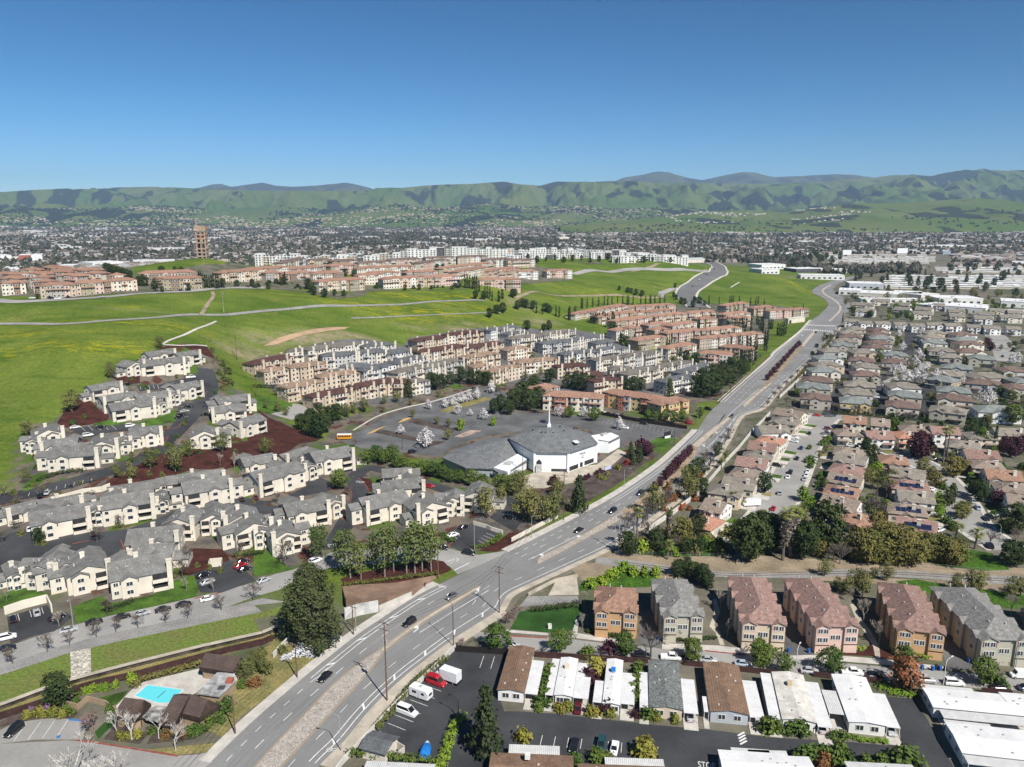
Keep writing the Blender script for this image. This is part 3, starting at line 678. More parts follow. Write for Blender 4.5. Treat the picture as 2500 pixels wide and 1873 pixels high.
street("road","crest street before the hill townhouses",pts('D1',(-100,1145),(100,1165),(500,1150),(900,1125),(1300,1090),(1700,1068),(2212,1048),'D2',(360,1038)),4.5,0.35,M_STREET)
HILLPATHS=[("pale dirt trail across the whole green slope",pts('D1',(-100,1350),(300,1352),(600,1350),(900,1325),(1300,1300),(1700,1275),(2212,1245),'D2',(400,1215),(800,1200),(1200,1190),(1600,1160),(1950,1155)),2.3,M_GRAVEL),
             ("dirt trail joining the crest street to the slope trail",pts('D1',(1790,1080),(1800,1120),(1750,1190),(1690,1280)),1.4,M_DIRT),
             ("thin trail along the far green slope",pts('D3',(60,1135),(400,1112),(800,1112),(1100,1128),(1290,1130)),2.2,M_DIRT),
             ("faint path below the yellow flowers",pts('D2',(820,1305),(1300,1285),(1800,1265),(2080,1258)),1.2,M_GRAVEL),
             ("pale concrete drain line on the slope",pts('D1',(1370,1525),(1600,1425),(1825,1330)),0.9,M_CONC),
             ("concrete drain ditch under the slope",pts('C1',(1370,322),(1560,325),(1750,330)),0.7,M_CONC),
             ("dirt trail climbing behind the hill road",pts('D3',(1040,910),(1180,880),(1270,840)),3.0,M_DIRT),
             ("short drain line on the far hill",pts('D3',(1880,1045),(1955,1000)),1.0,M_CONC)]
for lb,P,w,m in HILLPATHS:
 drape("path",ribbon_poly(spline(P,5),w),0.28,m,step=4,label=lb)
drape("dirt_cut",pts('C2',(80,330),(200,265),(400,210),(700,170),(810,170),(760,190),(560,215),(420,240),(300,280),(180,320)),0.3,mat("orange_dirt",(0.42,0.29,0.18),0.95,0.12,0.1,coord=W),step=4,label="orange dirt shelf cut into the green slope")
drape("townhouse_ground",pts('C2',(-20,560),(60,420),(350,360),(900,270),(1240,330),(1330,260),(1900,180),(2212,190),'C3',(0,170),(560,190),(800,230),(1000,330),(1290,390),(1700,480),(1500,700),(1280,760),(1160,720),(740,760),(420,720),(240,640),'C2',(2100,640),(1700,640),(1480,720),(1240,800),(700,830),(480,830),(280,760)),0.12,M_LOT,step=5,label="grey lanes and courts of the townhouse cluster")
drape("townhouse_ground",pts('D3',(540,1270),(640,1230),(1420,1190),(1800,1180),(2212,1190),'D4',(400,1230),(330,1300),(60,1340),'D3',(2212,1480),(2000,1640),(1700,1650),(1000,1480),(800,1330)),0.11,M_YARD,step=6,label="dry ground of the red-roofed townhouse cluster")
drape("townhouse_ground",pts('D1',(-150,1150),(100,1158),(500,1145),(1300,1085),(2212,1040),'D2',(560,1110),(700,1140),(900,1120),(980,1080),(1780,1060),(1880,1020),(2212,1010),'D3',(300,1000),(560,985),(520,900),(240,870),(240,830),(600,830),(1100,850),(1500,830),(1480,780),'D2',(2212,740),(0,800),'D1',(1900,850),(1150,960),(800,900),(-150,880)),0.25,M_YARD,step=8,label="dry ground under the hilltop townhouses and white blocks")

# kerbed pavements beside the boulevard
def road_part(P,i0,i1):return P[i0*5:i1*5+1]
for i,(a,b,w,lb)in enumerate([(1,8,2.8,"pale pavement along the clubhouse side of the boulevard"),(9,17,3.0,"pale pavement below the church slope"),(19,25,2.6,"pale pavement below the cypress cluster")]):
 q=offset(road_part(RL,a,b),-w/2)
 drape("pavement",ribbon_poly(q,w/2),0.19,M_CONC,skirt=0.18,label=lb)
for i,(a,b,w,lb)in enumerate([(1,9,3.2,"tan pavement beside the mobile home lot"),(9,13,2.0,"narrow pavement over the railway crossing"),(13,30,2.4,"pavement along the boulevard wall of the eastern houses")]):
 q=offset(road_part(RR,a,b),w/2)
 drape("pavement",ribbon_poly(q,w/2),0.19,M_CONC2,skirt=0.18,label=lb)
# medians
MEDIANS=[("cobbled median at the near end of the boulevard",M_COBBLE,pts('A2',(-250,1930),(20,1635),(300,1330),(480,1150),(660,960),(900,760),(1080,640)),pts('A2',(-60,1930),(230,1620),(500,1330),(640,1180),(800,1010),(960,830),(1085,668))),
           ("thin stone median before the railway crossing",M_CONC2,pts('A2',(1080,640),(1290,484),(1500,346),(1660,250),(1905,108)),pts('A2',(1085,666),(1290,500),(1500,361),(1660,264),(1912,116))),
           ("stone median by the crossing palms",M_COBBLE,pts('B3',(250,1100),(330,1050),(500,965),(700,850),(870,750),(960,690)),pts('B3',(250,1130),(330,1090),(500,1000),(700,890),(870,800),(985,725))),
           ("planted median with plum trees",mat("median_soil",(0.38,0.29,0.19),0.95,0.2,0.2,coord=W),pts('B3',(960,690),(1040,640),(1140,570),(1200,500),(1290,400),(1500,180),(1560,130)),pts('B3',(985,725),(1120,660),(1230,580),(1400,440),(1560,225),(1600,150))),
           ("thin median beside the church entrance",M_CONC2,pts('C3',(1560,1167),(1700,1050),(1865,928)),pts('C3',(1600,1187),(1710,1085),(1880,935))),
           ("narrow median before the purple hedge",M_CONC2,pts('C3',(1980,828),(2100,725),(2212,635)),pts('C3',(1995,845),(2130,720),(2222,645))),
           ("planted median with purple hedge far up the boulevard",M_DIRT,pts('C4',(10,660),(60,600),(220,430),(330,320)),pts('C4',(30,670),(110,600),(250,450),(350,335))),
           ("narrow tan median near the far crosswalk",M_CONC2,pts('C4',(330,320),(450,185)),pts('C4',(350,335),(475,190))),
           ("median strip on the far curve",M_CONC2,pts('D4',(560,1330),(640,1250),(650,1200),(600,1150),(520,1100),(510,1060),(580,1020)),pts('D4',(575,1332),(660,1250),(668,1200),(615,1145),(535,1098),(525,1062),(590,1024)))]
for lb,m,a,b in MEDIANS:
 drape("median",spline(a,4)+spline(b,4)[::-1],0.2,m,skirt=0.15,label=lb)
# tyre-darkened wheel tracks
M_WEAR=mat("worn_wheel_track",(0.185,0.183,0.178),0.85,0.10,0.12,col2=(0.215,0.213,0.207),fine=0.05,coord=W)
for i,(P,d)in enumerate([(RL,4.4),(RL,5.6),(RL,7.8),(RL,9.0),(RR,-3.9),(RR,-5.1),(RR,-7.2),(RR,-8.4)]):
 mb=MB();strip_mesh(offset(road_part(P,0,24),d),0.75,0.068,mb);tag(link("tyre_track",mb.mesh("tyre_track",M_WEAR)),"faint tyre-darkened track %s across the boulevard lanes"%nth(i),kind='structure')
# painted markings of the boulevard: one line each
def line_obj(lb,P,w,dash=None,m=None,phase=0.0,up=0.075):
 mb=MB();strip_mesh(P,w,up,mb,dash,phase)
 tag(link("lane_marking",mb.mesh("lane_marking",m or M_WHITEPAINT)),lb,kind='structure')
line_obj("outer bike lane line on the clubhouse side",offset(road_part(RL,3,8),1.9),0.22)
line_obj("inner bike lane line on the clubhouse side",offset(road_part(RL,3,8),3.3),0.22)
line_obj("dashed bike lane line at the near left",offset(road_part(RL,0,4),3.0),0.16,(2.1,3.0))
line_obj("dashed lane line left of the cobbled median",offset(road_part(RL,0,8),6.5),0.16,(3.2,7.0))
line_obj("dashed lane line below the church slope, outer",offset(road_part(RL,9,17),6.0),0.16,(3.2,7.0))
line_obj("dashed lane line below the church slope, inner",offset(road_part(RL,9,17),9.4),0.16,(3.2,7.0))
line_obj("dashed bike lane line before the church",offset(road_part(RL,9,12),3.0),0.16,(2.1,3.0))
line_obj("bike lane line below the church slope",offset(road_part(RL,12,17),1.6),0.2)
line_obj("second bike lane line below the church slope",offset(road_part(RL,12,17),3.0),0.2)
line_obj("bike lane line below the cypress cluster",offset(road_part(RL,19,25),1.8),0.22)
line_obj("dashed lane line below the cypress cluster",offset(road_part(RL,19,25),5.2),0.2,(3.2,7.0))
line_obj("dashed inner lane line below the cypress cluster",offset(road_part(RL,19,25),8.8),0.2,(3.2,7.0))
line_obj("outer bike lane line beside the mobile home lot",offset(road_part(RR,1,7),-1.4),0.22)
line_obj("inner bike lane line beside the mobile home lot",offset(road_part(RR,1,9),-2.9),0.22)
line_obj("dashed lane line right of the cobbled median",offset(road_part(RR,0,9),-6.1),0.16,(3.2,7.0))
line_obj("white edge line past the railway crossing",offset(road_part(RR,9,13),-1.6),0.22)
line_obj("dashed lane line past the railway crossing",offset(road_part(RR,9,14),-5.0),0.16,(3.2,7.0))
line_obj("second dashed lane line past the railway crossing",offset(road_part(RR,9,11),-8.4),0.16,(3.2,7.0))
line_obj("bike lane line beside the eastern wall",offset(road_part(RR,13,30),-1.8),0.22)
line_obj("dashed lane line beside the eastern wall",offset(road_part(RR,14,30),-5.4),0.18,(3.2,7.0))
line_obj("solid turn lane line near the thin median",pts('A2',(1400,500),(1700,310),(1980,145)),0.22)
line_obj("solid turn lane line before the crossing palms",pts('B3',(200,1088),(400,985),(600,890)),0.22)
line_obj("solid turn lane line beside the church entrance",pts('C3',(1680,1190),(1790,1080),(1915,945)),0.22)
line_obj("solid turn lane line below the cypress cluster",pts('C3',(1850,925),(2000,790),(2120,690)),0.25)
line_obj("stop line of the side street",pts('B2',(1690,1185),(1820,1122)),0.4)
YL=M_YELLOWPAINT
for lb,m,a,b in MEDIANS[:2]+MEDIANS[2:6]:
 for s,P in(('left',a),('right',b)):
  line_obj("yellow line %s of the %s"%(s,lb),offset(spline(P,4),-0.35 if s=='left' else 0.35),0.13,m=YL)
def bars(lb,P,Q,n,w):
 mb=MB()
 for k in range(n):
  t=(k+0.5)/n
  a=np.array(P[0])*(1-t)+np.array(P[1])*t;b=np.array(Q[0])*(1-t)+np.array(Q[1])*t
  strip_mesh([tuple(a),tuple(b)],w,0.08,mb)
 tag(link("crosswalk",mb.mesh("crosswalk",M_WHITEPAINT)),lb,kind='structure')
bars("far crosswalk, nearer of two across the boulevard",pts('C4',(340,183),(640,205)),pts('C4',(330,192),(640,212)),16,1.0)
bars("far crosswalk, farther of two across the boulevard",pts('C4',(365,145),(640,158)),pts('C4',(358,152),(640,165)),16,1.0)
# buffer hatches of the bike lanes
for lb,P,d0,d1,step_ in[("clubhouse side",road_part(RL,3,8),1.9,3.3,12.0),("mobile home side",road_part(RR,1,9),-1.4,-2.9,12.0)]:
 mb=MB();a=offset(P,d0);b=offset(P,d1);acc=5.0
 for i in range(len(P)-1):
  acc+=math.dist(P[i],P[i+1])
  if acc>step_:
   acc=0;strip_mesh([a[i],b[i+1]],0.5,0.08,mb)
 tag(link("lane_marking",mb.mesh("lane_marking",M_WHITEPAINT)),"bike lane buffer hatching on the "+lb,kind='structure')
# turn arrows
def arrow(lb,t,x,y,ang,s=1.0):
 cx,cy,_=at(t,x,y);mb=MB()
 shp=[(-0.15,-1.6),(0.15,-1.6),(0.15,0.1),(-0.6,0.9),(-0.6,1.5),(-1.6,0.6),(-0.6,-0.3),(-0.6,0.3),(-0.15,-0.2)]
 c,q=math.cos(ang),math.sin(ang)
 mb.poly([(cx+s*(a*c-b*q),cy+s*(a*q+b*c),0.082)for a,b in shp])
 tag(link("lane_arrow",mb.mesh("lane_arrow",M_WHITEPAINT)),lb,kind='structure')
for lb,t,x,y in[("white turn arrow beside the cobbled median's far end",'A2',1382,472),("white turn arrow at the thin median's tip",'A2',1898,150),("white turn arrow at the stone median's tip",'B3',298,1065),("white turn arrow near the crossing palms",'B3',612,908),
     ("white turn arrow by the church entrance",'C3',1770,1062),("white turn arrow further below the church entrance",'C3',1662,1172)]:
 arrow(lb,t,x,y,-0.55,1.25)
# parking stalls
def stalls(lb,P0,P1,Q0,n,w=0.12,m=None,up=0.07):
 """n+1 parallel stall lines starting along P0-P1, each reaching by the vector P0->Q0"""
 mb=MB();v=np.array(Q0)-np.array(P0)
 for k in range(n+1):
  a=np.array(P0)+(np.array(P1)-np.array(P0))*k/n
  strip_mesh([tuple(a),tuple(a+v)],w,up,mb)
 tag(link("parking_stripes",mb.mesh("parking_stripes",m or M_WHITEPAINT)),lb,kind='structure')
def st4(lb,t,a,b,c,n,**k):stalls(lb,*pts(t,a,b,c),n,**k)
M_FADED=mat("faded_paint",(0.42,0.42,0.41),0.8,0.2,0.8,coord=W)
st4("stall lines of the vehicle storage lot",'A2',(1435,945),(1060,1335),(1580,997),6)
st4("stall lines at the far end of the storage lot",'A2',(1940,697),(2030,703),(1905,800),1)
st4("stall lines below the park lane",'A3',(182,1357),(1075,1440),(160,1440),8)
st4("stall lines beside the clubhouse",'A1',(225,1268),(575,1235),(115,1418),3)
st4("diagonal stall lines near the yellow school bus",'C2',(985,1030),(1420,1160),(925,1060),16,m=M_FADED)
st4("stall lines right of the bark island in the church lot",'C2',(1110,1010),(1560,1110),(1060,1035),16,m=M_FADED)
st4("stall lines in the upper church lot",'C2',(1290,960),(1760,1090),(1240,985),16,m=M_FADED)
st4("stall lines along the church lot's top island",'C2',(1480,890),(1960,990),(1420,920),16,m=M_FADED)
st4("stall lines beside the red-ended townhouses",'C3',(820,945),(1390,1035),(800,975),16,m=M_FADED)
st4("stall lines before the church sign",'C3',(1150,1150),(1270,1095),(1210,1160),5,m=M_FADED)
st4("stall lines of the street-side apartment court",'B2',(1690,850),(1640,890),(1740,900),2,up=0.11)
st4("stall lines at the court's low wall",'B2',(1960,870),(1890,935),(2040,905),3,up=0.11)
st4("stall lines of the carport court",'A1',(150,345),(350,290),(165,400),2,up=0.11)
st4("stall lines of the left terrace drive",'C1',(240,1600),(770,1475),(250,1570),7,up=0.26)
st4("stall lines of the upper parking row",'C1',(680,1010),(940,1000),(720,1050),4,up=0.3)
st4("stall lines of the top parking row",'C1',(1180,665),(1330,660),(1190,700),4,up=0.3)
st4("stall lines of the four-car bay",'C1',(1530,815),(1480,940),(1640,810),4,up=0.3)
st4("speed hump bars on the park lane",'A3',(1940,1372),(1960,1445),(1995,1342),3,w=0.45)
# yellow painted noses of the church lot islands and planted islands
for lb,P in[("bark island with blossom tree in the church lot",pts('C2',(1060,1030),(1110,1040),(1480,1130),(1620,1135),(1480,1185),(1400,1140),(1020,1060))),("upper bark island in the church lot",pts('C2',(1330,945),(1390,945),(1700,1030),(1680,1060),(1300,970))),
              ("top grassy island in the church lot",pts('C2',(1560,880),(1700,820),(1950,760),(2000,780),(1760,850),(1640,890))),("pink gravel island in the church lot",pts('C2',(1690,1095),(1820,1040),(1920,1045),(1760,1100)))]:
 drape("lot_island",P,0.18,M_BARK if 'bark' in lb else(M_DRYGRASS if 'grassy' in lb else mat("pink_gravel",(0.42,0.32,0.26),0.95,0.2,0.3,coord=W)),skirt=0.14,label=lb)
for lb,P in[("yellow painted island nose near the school bus",pts('C2',(955,1070),(1040,1030),(1110,1005),(1000,1060))),("yellow painted nose of the upper island",pts('C2',(1215,980),(1260,945),(1330,930),(1300,950)))]:
 drape("island_nose",P,0.2,mat("yellow_kerb",(0.62,0.40,0.12),0.8,coord=W),skirt=0.14,label=lb)
drape("kerb",ribbon_poly(spline(pts('C2',(840,1040),(1100,900),(1500,800),(1850,690)),4),0.5),0.3,M_CONC,skirt=0.3,label="long pale kerb at the top edge of the church lot")
# red kerb paint in the apartments
for lb,P in[("red kerb on the inner side of the curved drive",pts('B2',(745,760),(810,600),(825,540),(800,480))),("red kerb on the outer side of the curved drive",pts('B2',(900,770),(965,600),(975,530),(930,450),(885,410))),
              ("red kerb along the climbing drive",pts('C1',(1300,1190),(1420,1090),(1370,1180))),("red kerb near the parked cars on the climb",pts('C1',(1540,970),(1490,1020),(1400,1030))),("red kerb beside the upper drive",pts('C1',(1750,710),(1690,790))),
              ("red kerb by the front parking court",pts('A1',(1640,215),(1860,165))),("red kerb at the court lawn",pts('B1',(610,965),(750,935))),("red kerb at the dark court",pts('B1',(1020,930),(1060,1040))),("red kerb at the street corner",pts('B2',(1600,1010),(1700,930))),("red kerb of the boulevard court",pts('B2',(1790,1030),(1840,990))),
              ("red kerb under the orange townhouse",pts('A3',(0,530),(330,548))),("red kerb before the cream townhouse",pts('A3',(1660,655),(2000,690))),("red kerb at the clubhouse street",pts('A1',(640,1412),(860,1440),(1500,1545)))]:
 drape("kerb",ribbon_poly(spline(P,4),0.17),0.2,M_REDCURB,step=3,skirt=0.25,label=lb)

# ---------------------------------------------------------------- building kit
M_PANE=gloss("window_glass",(0.035,0.042,0.05),0.12,0.5)
M_TRIM=mat("white_trim",(0.70,0.69,0.66),0.6,0.05,1.0)
M_SHADE=mat("recess_shade_and_vent",(0.045,0.043,0.042),0.8,0.2,0.5)  # near-black colour standing in for shade inside openings; also colours the church vents
M_RAIL=mat("dark_railing",(0.05,0.05,0.05),0.5,0.1)
M_GARAGE=mat("garage_door_paint",(0.58,0.56,0.52),0.6,0.06,0.8,stripes=('Z',0.55,0.82))
M_VENT=mat("roof_vent_metal",(0.50,0.49,0.47),0.5,0.1)
def wallmat(name,c):return mat("stucco_"+name,c,0.9,0.07,0.15,fine=0.05,fscale=3.0,rand=0.05)
def roofmat(name,c,tile=False):
 return mat(("tile_" if tile else "shingle_")+name,c,0.9,0.16 if tile else 0.12,1.1 if tile else 0.35,fine=0.22 if not tile else 0.16,fscale=2.6,rand=0.09,bump=0.35,stripes=('Z',0.13 if tile else 0.1,0.78 if tile else 0.86))
ROOF=dict(grey=roofmat("grey",(0.215,0.211,0.198)),slate=roofmat("slate",(0.135,0.142,0.148)),taupe=roofmat("taupe",(0.190,0.170,0.145)),maroon=roofmat("maroon",(0.110,0.058,0.048)),
   tan=roofmat("tan",(0.315,0.222,0.158)),brown=roofmat("brown",(0.235,0.150,0.100)),darkbrown=roofmat("darkbrown",(0.090,0.062,0.050)),
   terra=roofmat("terra",(0.385,0.225,0.160),True),rose=roofmat("rose",(0.335,0.215,0.180),True),orange=roofmat("orange",(0.400,0.240,0.170),True),stone=roofmat("stone",(0.280,0.272,0.255),True),
   sage=roofmat("sage",(0.245,0.265,0.248)),mauve=roofmat("mauve",(0.200,0.140,0.118)),ash=roofmat("ash",(0.285,0.255,0.212)),salmon=roofmat("salmon",(0.520,0.270,0.185),True),clay=roofmat("clay",(0.330,0.265,0.212),True),
   white=mat("white_roof",(0.70,0.70,0.69),0.6,0.05,0.25,fine=0.04,fscale=2),speckle=mat("speckled_shingle",(0.20,0.215,0.205),0.9,0.12,0.4,fine=0.4,fscale=2.2))
WALL=dict(cream=wallmat("cream",(0.68,0.625,0.52)),ivory=wallmat("ivory",(0.66,0.61,0.51)),tan=wallmat("tan",(0.50,0.405,0.29)),grey=wallmat("grey",(0.46,0.455,0.43)),white=wallmat("white",(0.74,0.73,0.70)),pink=wallmat("pink",(0.62,0.45,0.38)),
   orange=wallmat("orange",(0.50,0.315,0.165)),sage=wallmat("sage",(0.42,0.40,0.32)),peach=wallmat("peach",(0.62,0.51,0.385)),brick=wallmat("brick",(0.36,0.115,0.075)),brown=wallmat("brown",(0.24,0.165,0.115)),yellow=wallmat("yellow",(0.60,0.45,0.20)),
   olive=wallmat("olive",(0.36,0.31,0.20)),shade=wallmat("taupe",(0.40,0.36,0.31)),blue=wallmat("bluegrey",(0.44,0.47,0.49)),dark=wallmat("charcoal",(0.07,0.07,0.075)))

def gable(R,Wl,x0,x1,y0,y1,z,pitch=0.4,axis='x',ov=0.45,wm=0,rm=0,th=0.16):
 if axis=='x':
  ym=(y0+y1)/2;rise=(y1-y0)/2*pitch
  f=lambda a,b,c:(a,b,c);A0,A1,B0,B1,BM=x0,x1,y0,y1,ym
 else:
  ym=(x0+x1)/2;rise=(x1-x0)/2*pitch
  f=lambda a,b,c:(b,a,c);A0,A1,B0,B1,BM=y0,y1,x0,x1,ym
 zr=z+rise+th;ze=z-ov*pitch+th;a0,a1=A0-ov,A1+ov
 e=[f(a0,B0-ov,ze),f(a1,B0-ov,ze),f(a1,BM,zr),f(a0,BM,zr),f(a0,B1+ov,ze),f(a1,B1+ov,ze)]
 d=[(p[0],p[1],p[2]-th)for p in e]
 flip=axis!='x'
 for q in([e[0],e[1],e[2],e[3]],[e[3],e[2],e[5],e[4]],[d[0],d[1],e[1],e[0]],[e[4],e[5],d[5],d[4]],
              [d[0],e[0],e[3],d[3]],[d[3],e[3],e[4],d[4]],[e[1],d[1],d[2],e[2]],[e[2],d[2],d[5],e[5]]):
  R.poly(q[::-1]if flip else q,rm)
 for a,rev in((A0,True),(A1,False)):
  q=[f(a,B0,z),f(a,B1,z),f(a,BM,z+rise)]
  Wl.poly(q[::-1]if rev!=flip else q,wm)
 return zr
def hip(R,x0,x1,y0,y1,z,pitch=0.35,ov=0.5,rm=0,th=0.15):
 x0-=ov;x1+=ov;y0-=ov;y1+=ov;z=z-ov*pitch*0.6+th
 w,d=x1-x0,y1-y0;r=min(w,d)/2;zr=z+r*pitch
 if w>=d:a,b=(x0+r,(y0+y1)/2,zr),(x1-r,(y0+y1)/2,zr)
 else:a,b=((x0+x1)/2,y0+r,zr),((x0+x1)/2,y1-r,zr)
 c=[(x0,y0,z),(x1,y0,z),(x1,y1,z),(x0,y1,z)]
 if w>=d:
  F=[[c[0],c[1],b,a],[c[1],c[2],b],[c[2],c[3],a,b],[c[3],c[0],a]]
 else:
  F=[[c[0],c[1],a],[c[1],c[2],b,a],[c[2],c[3],b],[c[3],c[0],a,b]]
 for q in F:R.poly(q,rm)
 for i in range(4):
  p,q=c[i],c[(i+1)%4]
  R.poly([(p[0],p[1],p[2]-th),(q[0],q[1],q[2]-th),q,p],rm)
 return zr

WIN={}
def window_mesh(w,h,panes=2,trim='trim'):
 k=(round(w,2),round(h,2),panes)
 if k not in WIN:
  mb=MB();f=0.11
  mb.poly([(-w/2,-0.02,0),(w/2,-0.02,0),(w/2,-0.02,h),(-w/2,-0.02,h)],1)
  for a,b in(((-w/2-f,-0.09,-f),(w/2+f,0.0,0)),((-w/2-f,-0.09,h),(w/2+f,0.0,h+f)),((-w/2-f,-0.09,0),(-w/2,0.0,h)),((w/2,-0.09,0),(w/2+f,0.0,h))):
   mb.box(a,b,0,True)
  for i in range(1,panes):
   x=-w/2+w*i/panes;mb.box((x-0.05,-0.07,0),(x+0.05,-0.01,h),0)
  WIN[k]=mb.mesh("window",[M_TRIM,M_PANE])
 return WIN[k]

BUILT=[]
class Bld:
 """one building in a local frame: x along its front, y away from the front, z up from its floor"""
 def __init__(s,name,cat,FL,FR,depth,h,group=None,label=None,near=None):
  a,b=np.array(FL[:2]),np.array(FR[:2]);u=b-a;s.w=float(np.linalg.norm(u));s.d=depth;s.h=h
  s.rz=math.atan2(u[1],u[0]);c,q=math.cos(s.rz),math.sin(s.rz)
  s.o=a
  P=[(0,0),(s.w,0),(s.w,depth),(0,depth)]
  gz=[float(ground_z(a[0]+x*c-y*q,a[1]+x*q+y*c))for x,y in P]
  s.z=(gz[0]+gz[1])/2+0.02;s.low=min(gz)-s.z-0.4
  s.dist=math.hypot(*a);s.near=(s.dist<300)if near is None else near
  s.W,s.R=MB(),MB();s.extra=[];s.wins=[];s.glass=MB()
  s.root=thing(name,label,cat,(a[0],a[1],s.z),s.rz,group)
  s.mid=(a[0]+s.w/2*c-depth/2*q,a[1]+s.w/2*q+depth/2*c)
 def vol(s,x0,x1,y0,y1,h,m=0,z0=None):
  s.W.box((x0,y0,s.low if z0 is None else z0),(x1,y1,h),m)
 def win(s,x,z,w=1.5,h=1.3,face='f',off=0.0,panes=2):
  """a window on the front (f), left (l), right (r) or back (b) wall; off = that wall's offset, x along it"""
  s.wins.append((x,z,w,h,face,off,panes))
 def part(s,name,mb,mats):s.extra.append((name,mb,mats))
 def done(s,wall,roof,wallname='wall'):
  W_=[WALL[k]if isinstance(k,str)else k for k in(wall if isinstance(wall,(list,tuple))else[wall])]
  R_=[ROOF[k]if isinstance(k,str)else k for k in(roof if isinstance(roof,(list,tuple))else[roof])]
  if s.W.f:s.wallobj=link(wallname,s.W.mesh(wallname,W_),s.root)
  if s.R.f:s.roofobj=link("roof",s.R.mesh("roof",R_),s.root)
  for n,mb,mm in s.extra:
   if mb.f:link(n,mb.mesh(n,mm),s.root)
  if s.near:
   for x,z,w,h,face,off,panes in s.wins:
    me=window_mesh(w,h,panes)
    L,r={'f':((x,off-0.003,z),0),'b':((x,off+0.003,z),math.pi),'l':((off-0.003,x,z),-math.pi/2),'r':((off+0.003,x,z),math.pi/2)}[face]
    link("window",me,s.root,L,r)
  elif s.wins:
   mb=MB()
   for x,z,w,h,face,off,panes in s.wins:
    for g,e,m in((0.04,0.16,0),(0.08,0.0,1)):
     a,b,c,d_=x-w/2-e,x+w/2+e,z-e,z+h+e
     if face=='f':q=[(a,off-g,c),(b,off-g,c),(b,off-g,d_),(a,off-g,d_)]
     elif face=='b':q=[(b,off+g,c),(a,off+g,c),(a,off+g,d_),(b,off+g,d_)]
     elif face=='l':q=[(off-g,b,c),(off-g,a,c),(off-g,a,d_),(off-g,b,d_)]
     else:q=[(off+g,a,c),(off+g,b,c),(off+g,b,d_),(off+g,a,d_)]
     mb.poly(q,m)
   o=link("window_rows",mb.mesh("window_rows",[M_TRIM,M_PANE]),s.root);o['kind']='stuff'
  BUILT.append(s)
  return s
def chimney(b,x,y,z0,z1,w=1.3,d=0.9,m='cream'):
 mb=MB();mb.box((x-w/2,y-d/2,z0),(x+w/2,y+d/2,z1));mb.box((x-w/2-0.1,y-d/2-0.1,z1),(x+w/2+0.1,y+d/2+0.1,z1+0.25))
 b.part('chimney',mb,[WALL[m]])
def vents(b,L):
 for x,y,z in L:
  mb=MB();mb.box((x-0.16,y-0.16,z-0.6),(x+0.16,y+0.16,z+0.35));b.part('roof_vent',mb,[M_VENT])

LABELS={}
def later(b,phrase,key='x'):
 """remember a thing whose label gets its place in the row once all are built"""
 LABELS.setdefault((phrase,key),[]).append(b)
def screen(x,y,z=0.0):
 h=CAM_Z-z;dep=y*CP+h*SP
 return 1250+FOCAL_PX*x/dep,936.5+FOCAL_PX*(-y*SP+h*CP)/dep
def settle_labels():
 for(phrase,key),L in LABELS.items():
  if len(L)==1:
   root=L[0][0];root['label']=phrase.replace(' #','').replace('#','');continue
  order=sorted(L,key=lambda e:screen(e[1],e[2],e[3])[0 if key=='x' else 1])
  for i,e in enumerate(order):
   pos="%s from the left"%nth(i)if key=='x' else("%s from the top"%nth(i))
   e[0]['label']="%s, %s"%(phrase,pos)
def lab(b,phrase,key='x'):
 if isinstance(b,Bld):later((b.root,b.mid[0],b.mid[1],b.z+3),phrase,key)
 else:later((b,b.location[0],b.location[1],b.location[2]),phrase,key)

def eave(t,a,b,h):
 """front eave corners read from the photo -> footprint corners"""
 p,q=at(t,a[0],a[1],h),at(t,b[0],b[1],h)
 if abs(p[1]-q[1])>0.12*min(p[1],q[1]):        # one sight line skimmed over the crest: keep both ends at the nearer depth
  y=min(p[1],q[1]);r=[]
  for c in(a,b):d=view_dir(*tpx(t,*c));x=d[0]/d[1]*y;r.append((x,y,float(ground_z(x,y))))
  return r
 return p,q

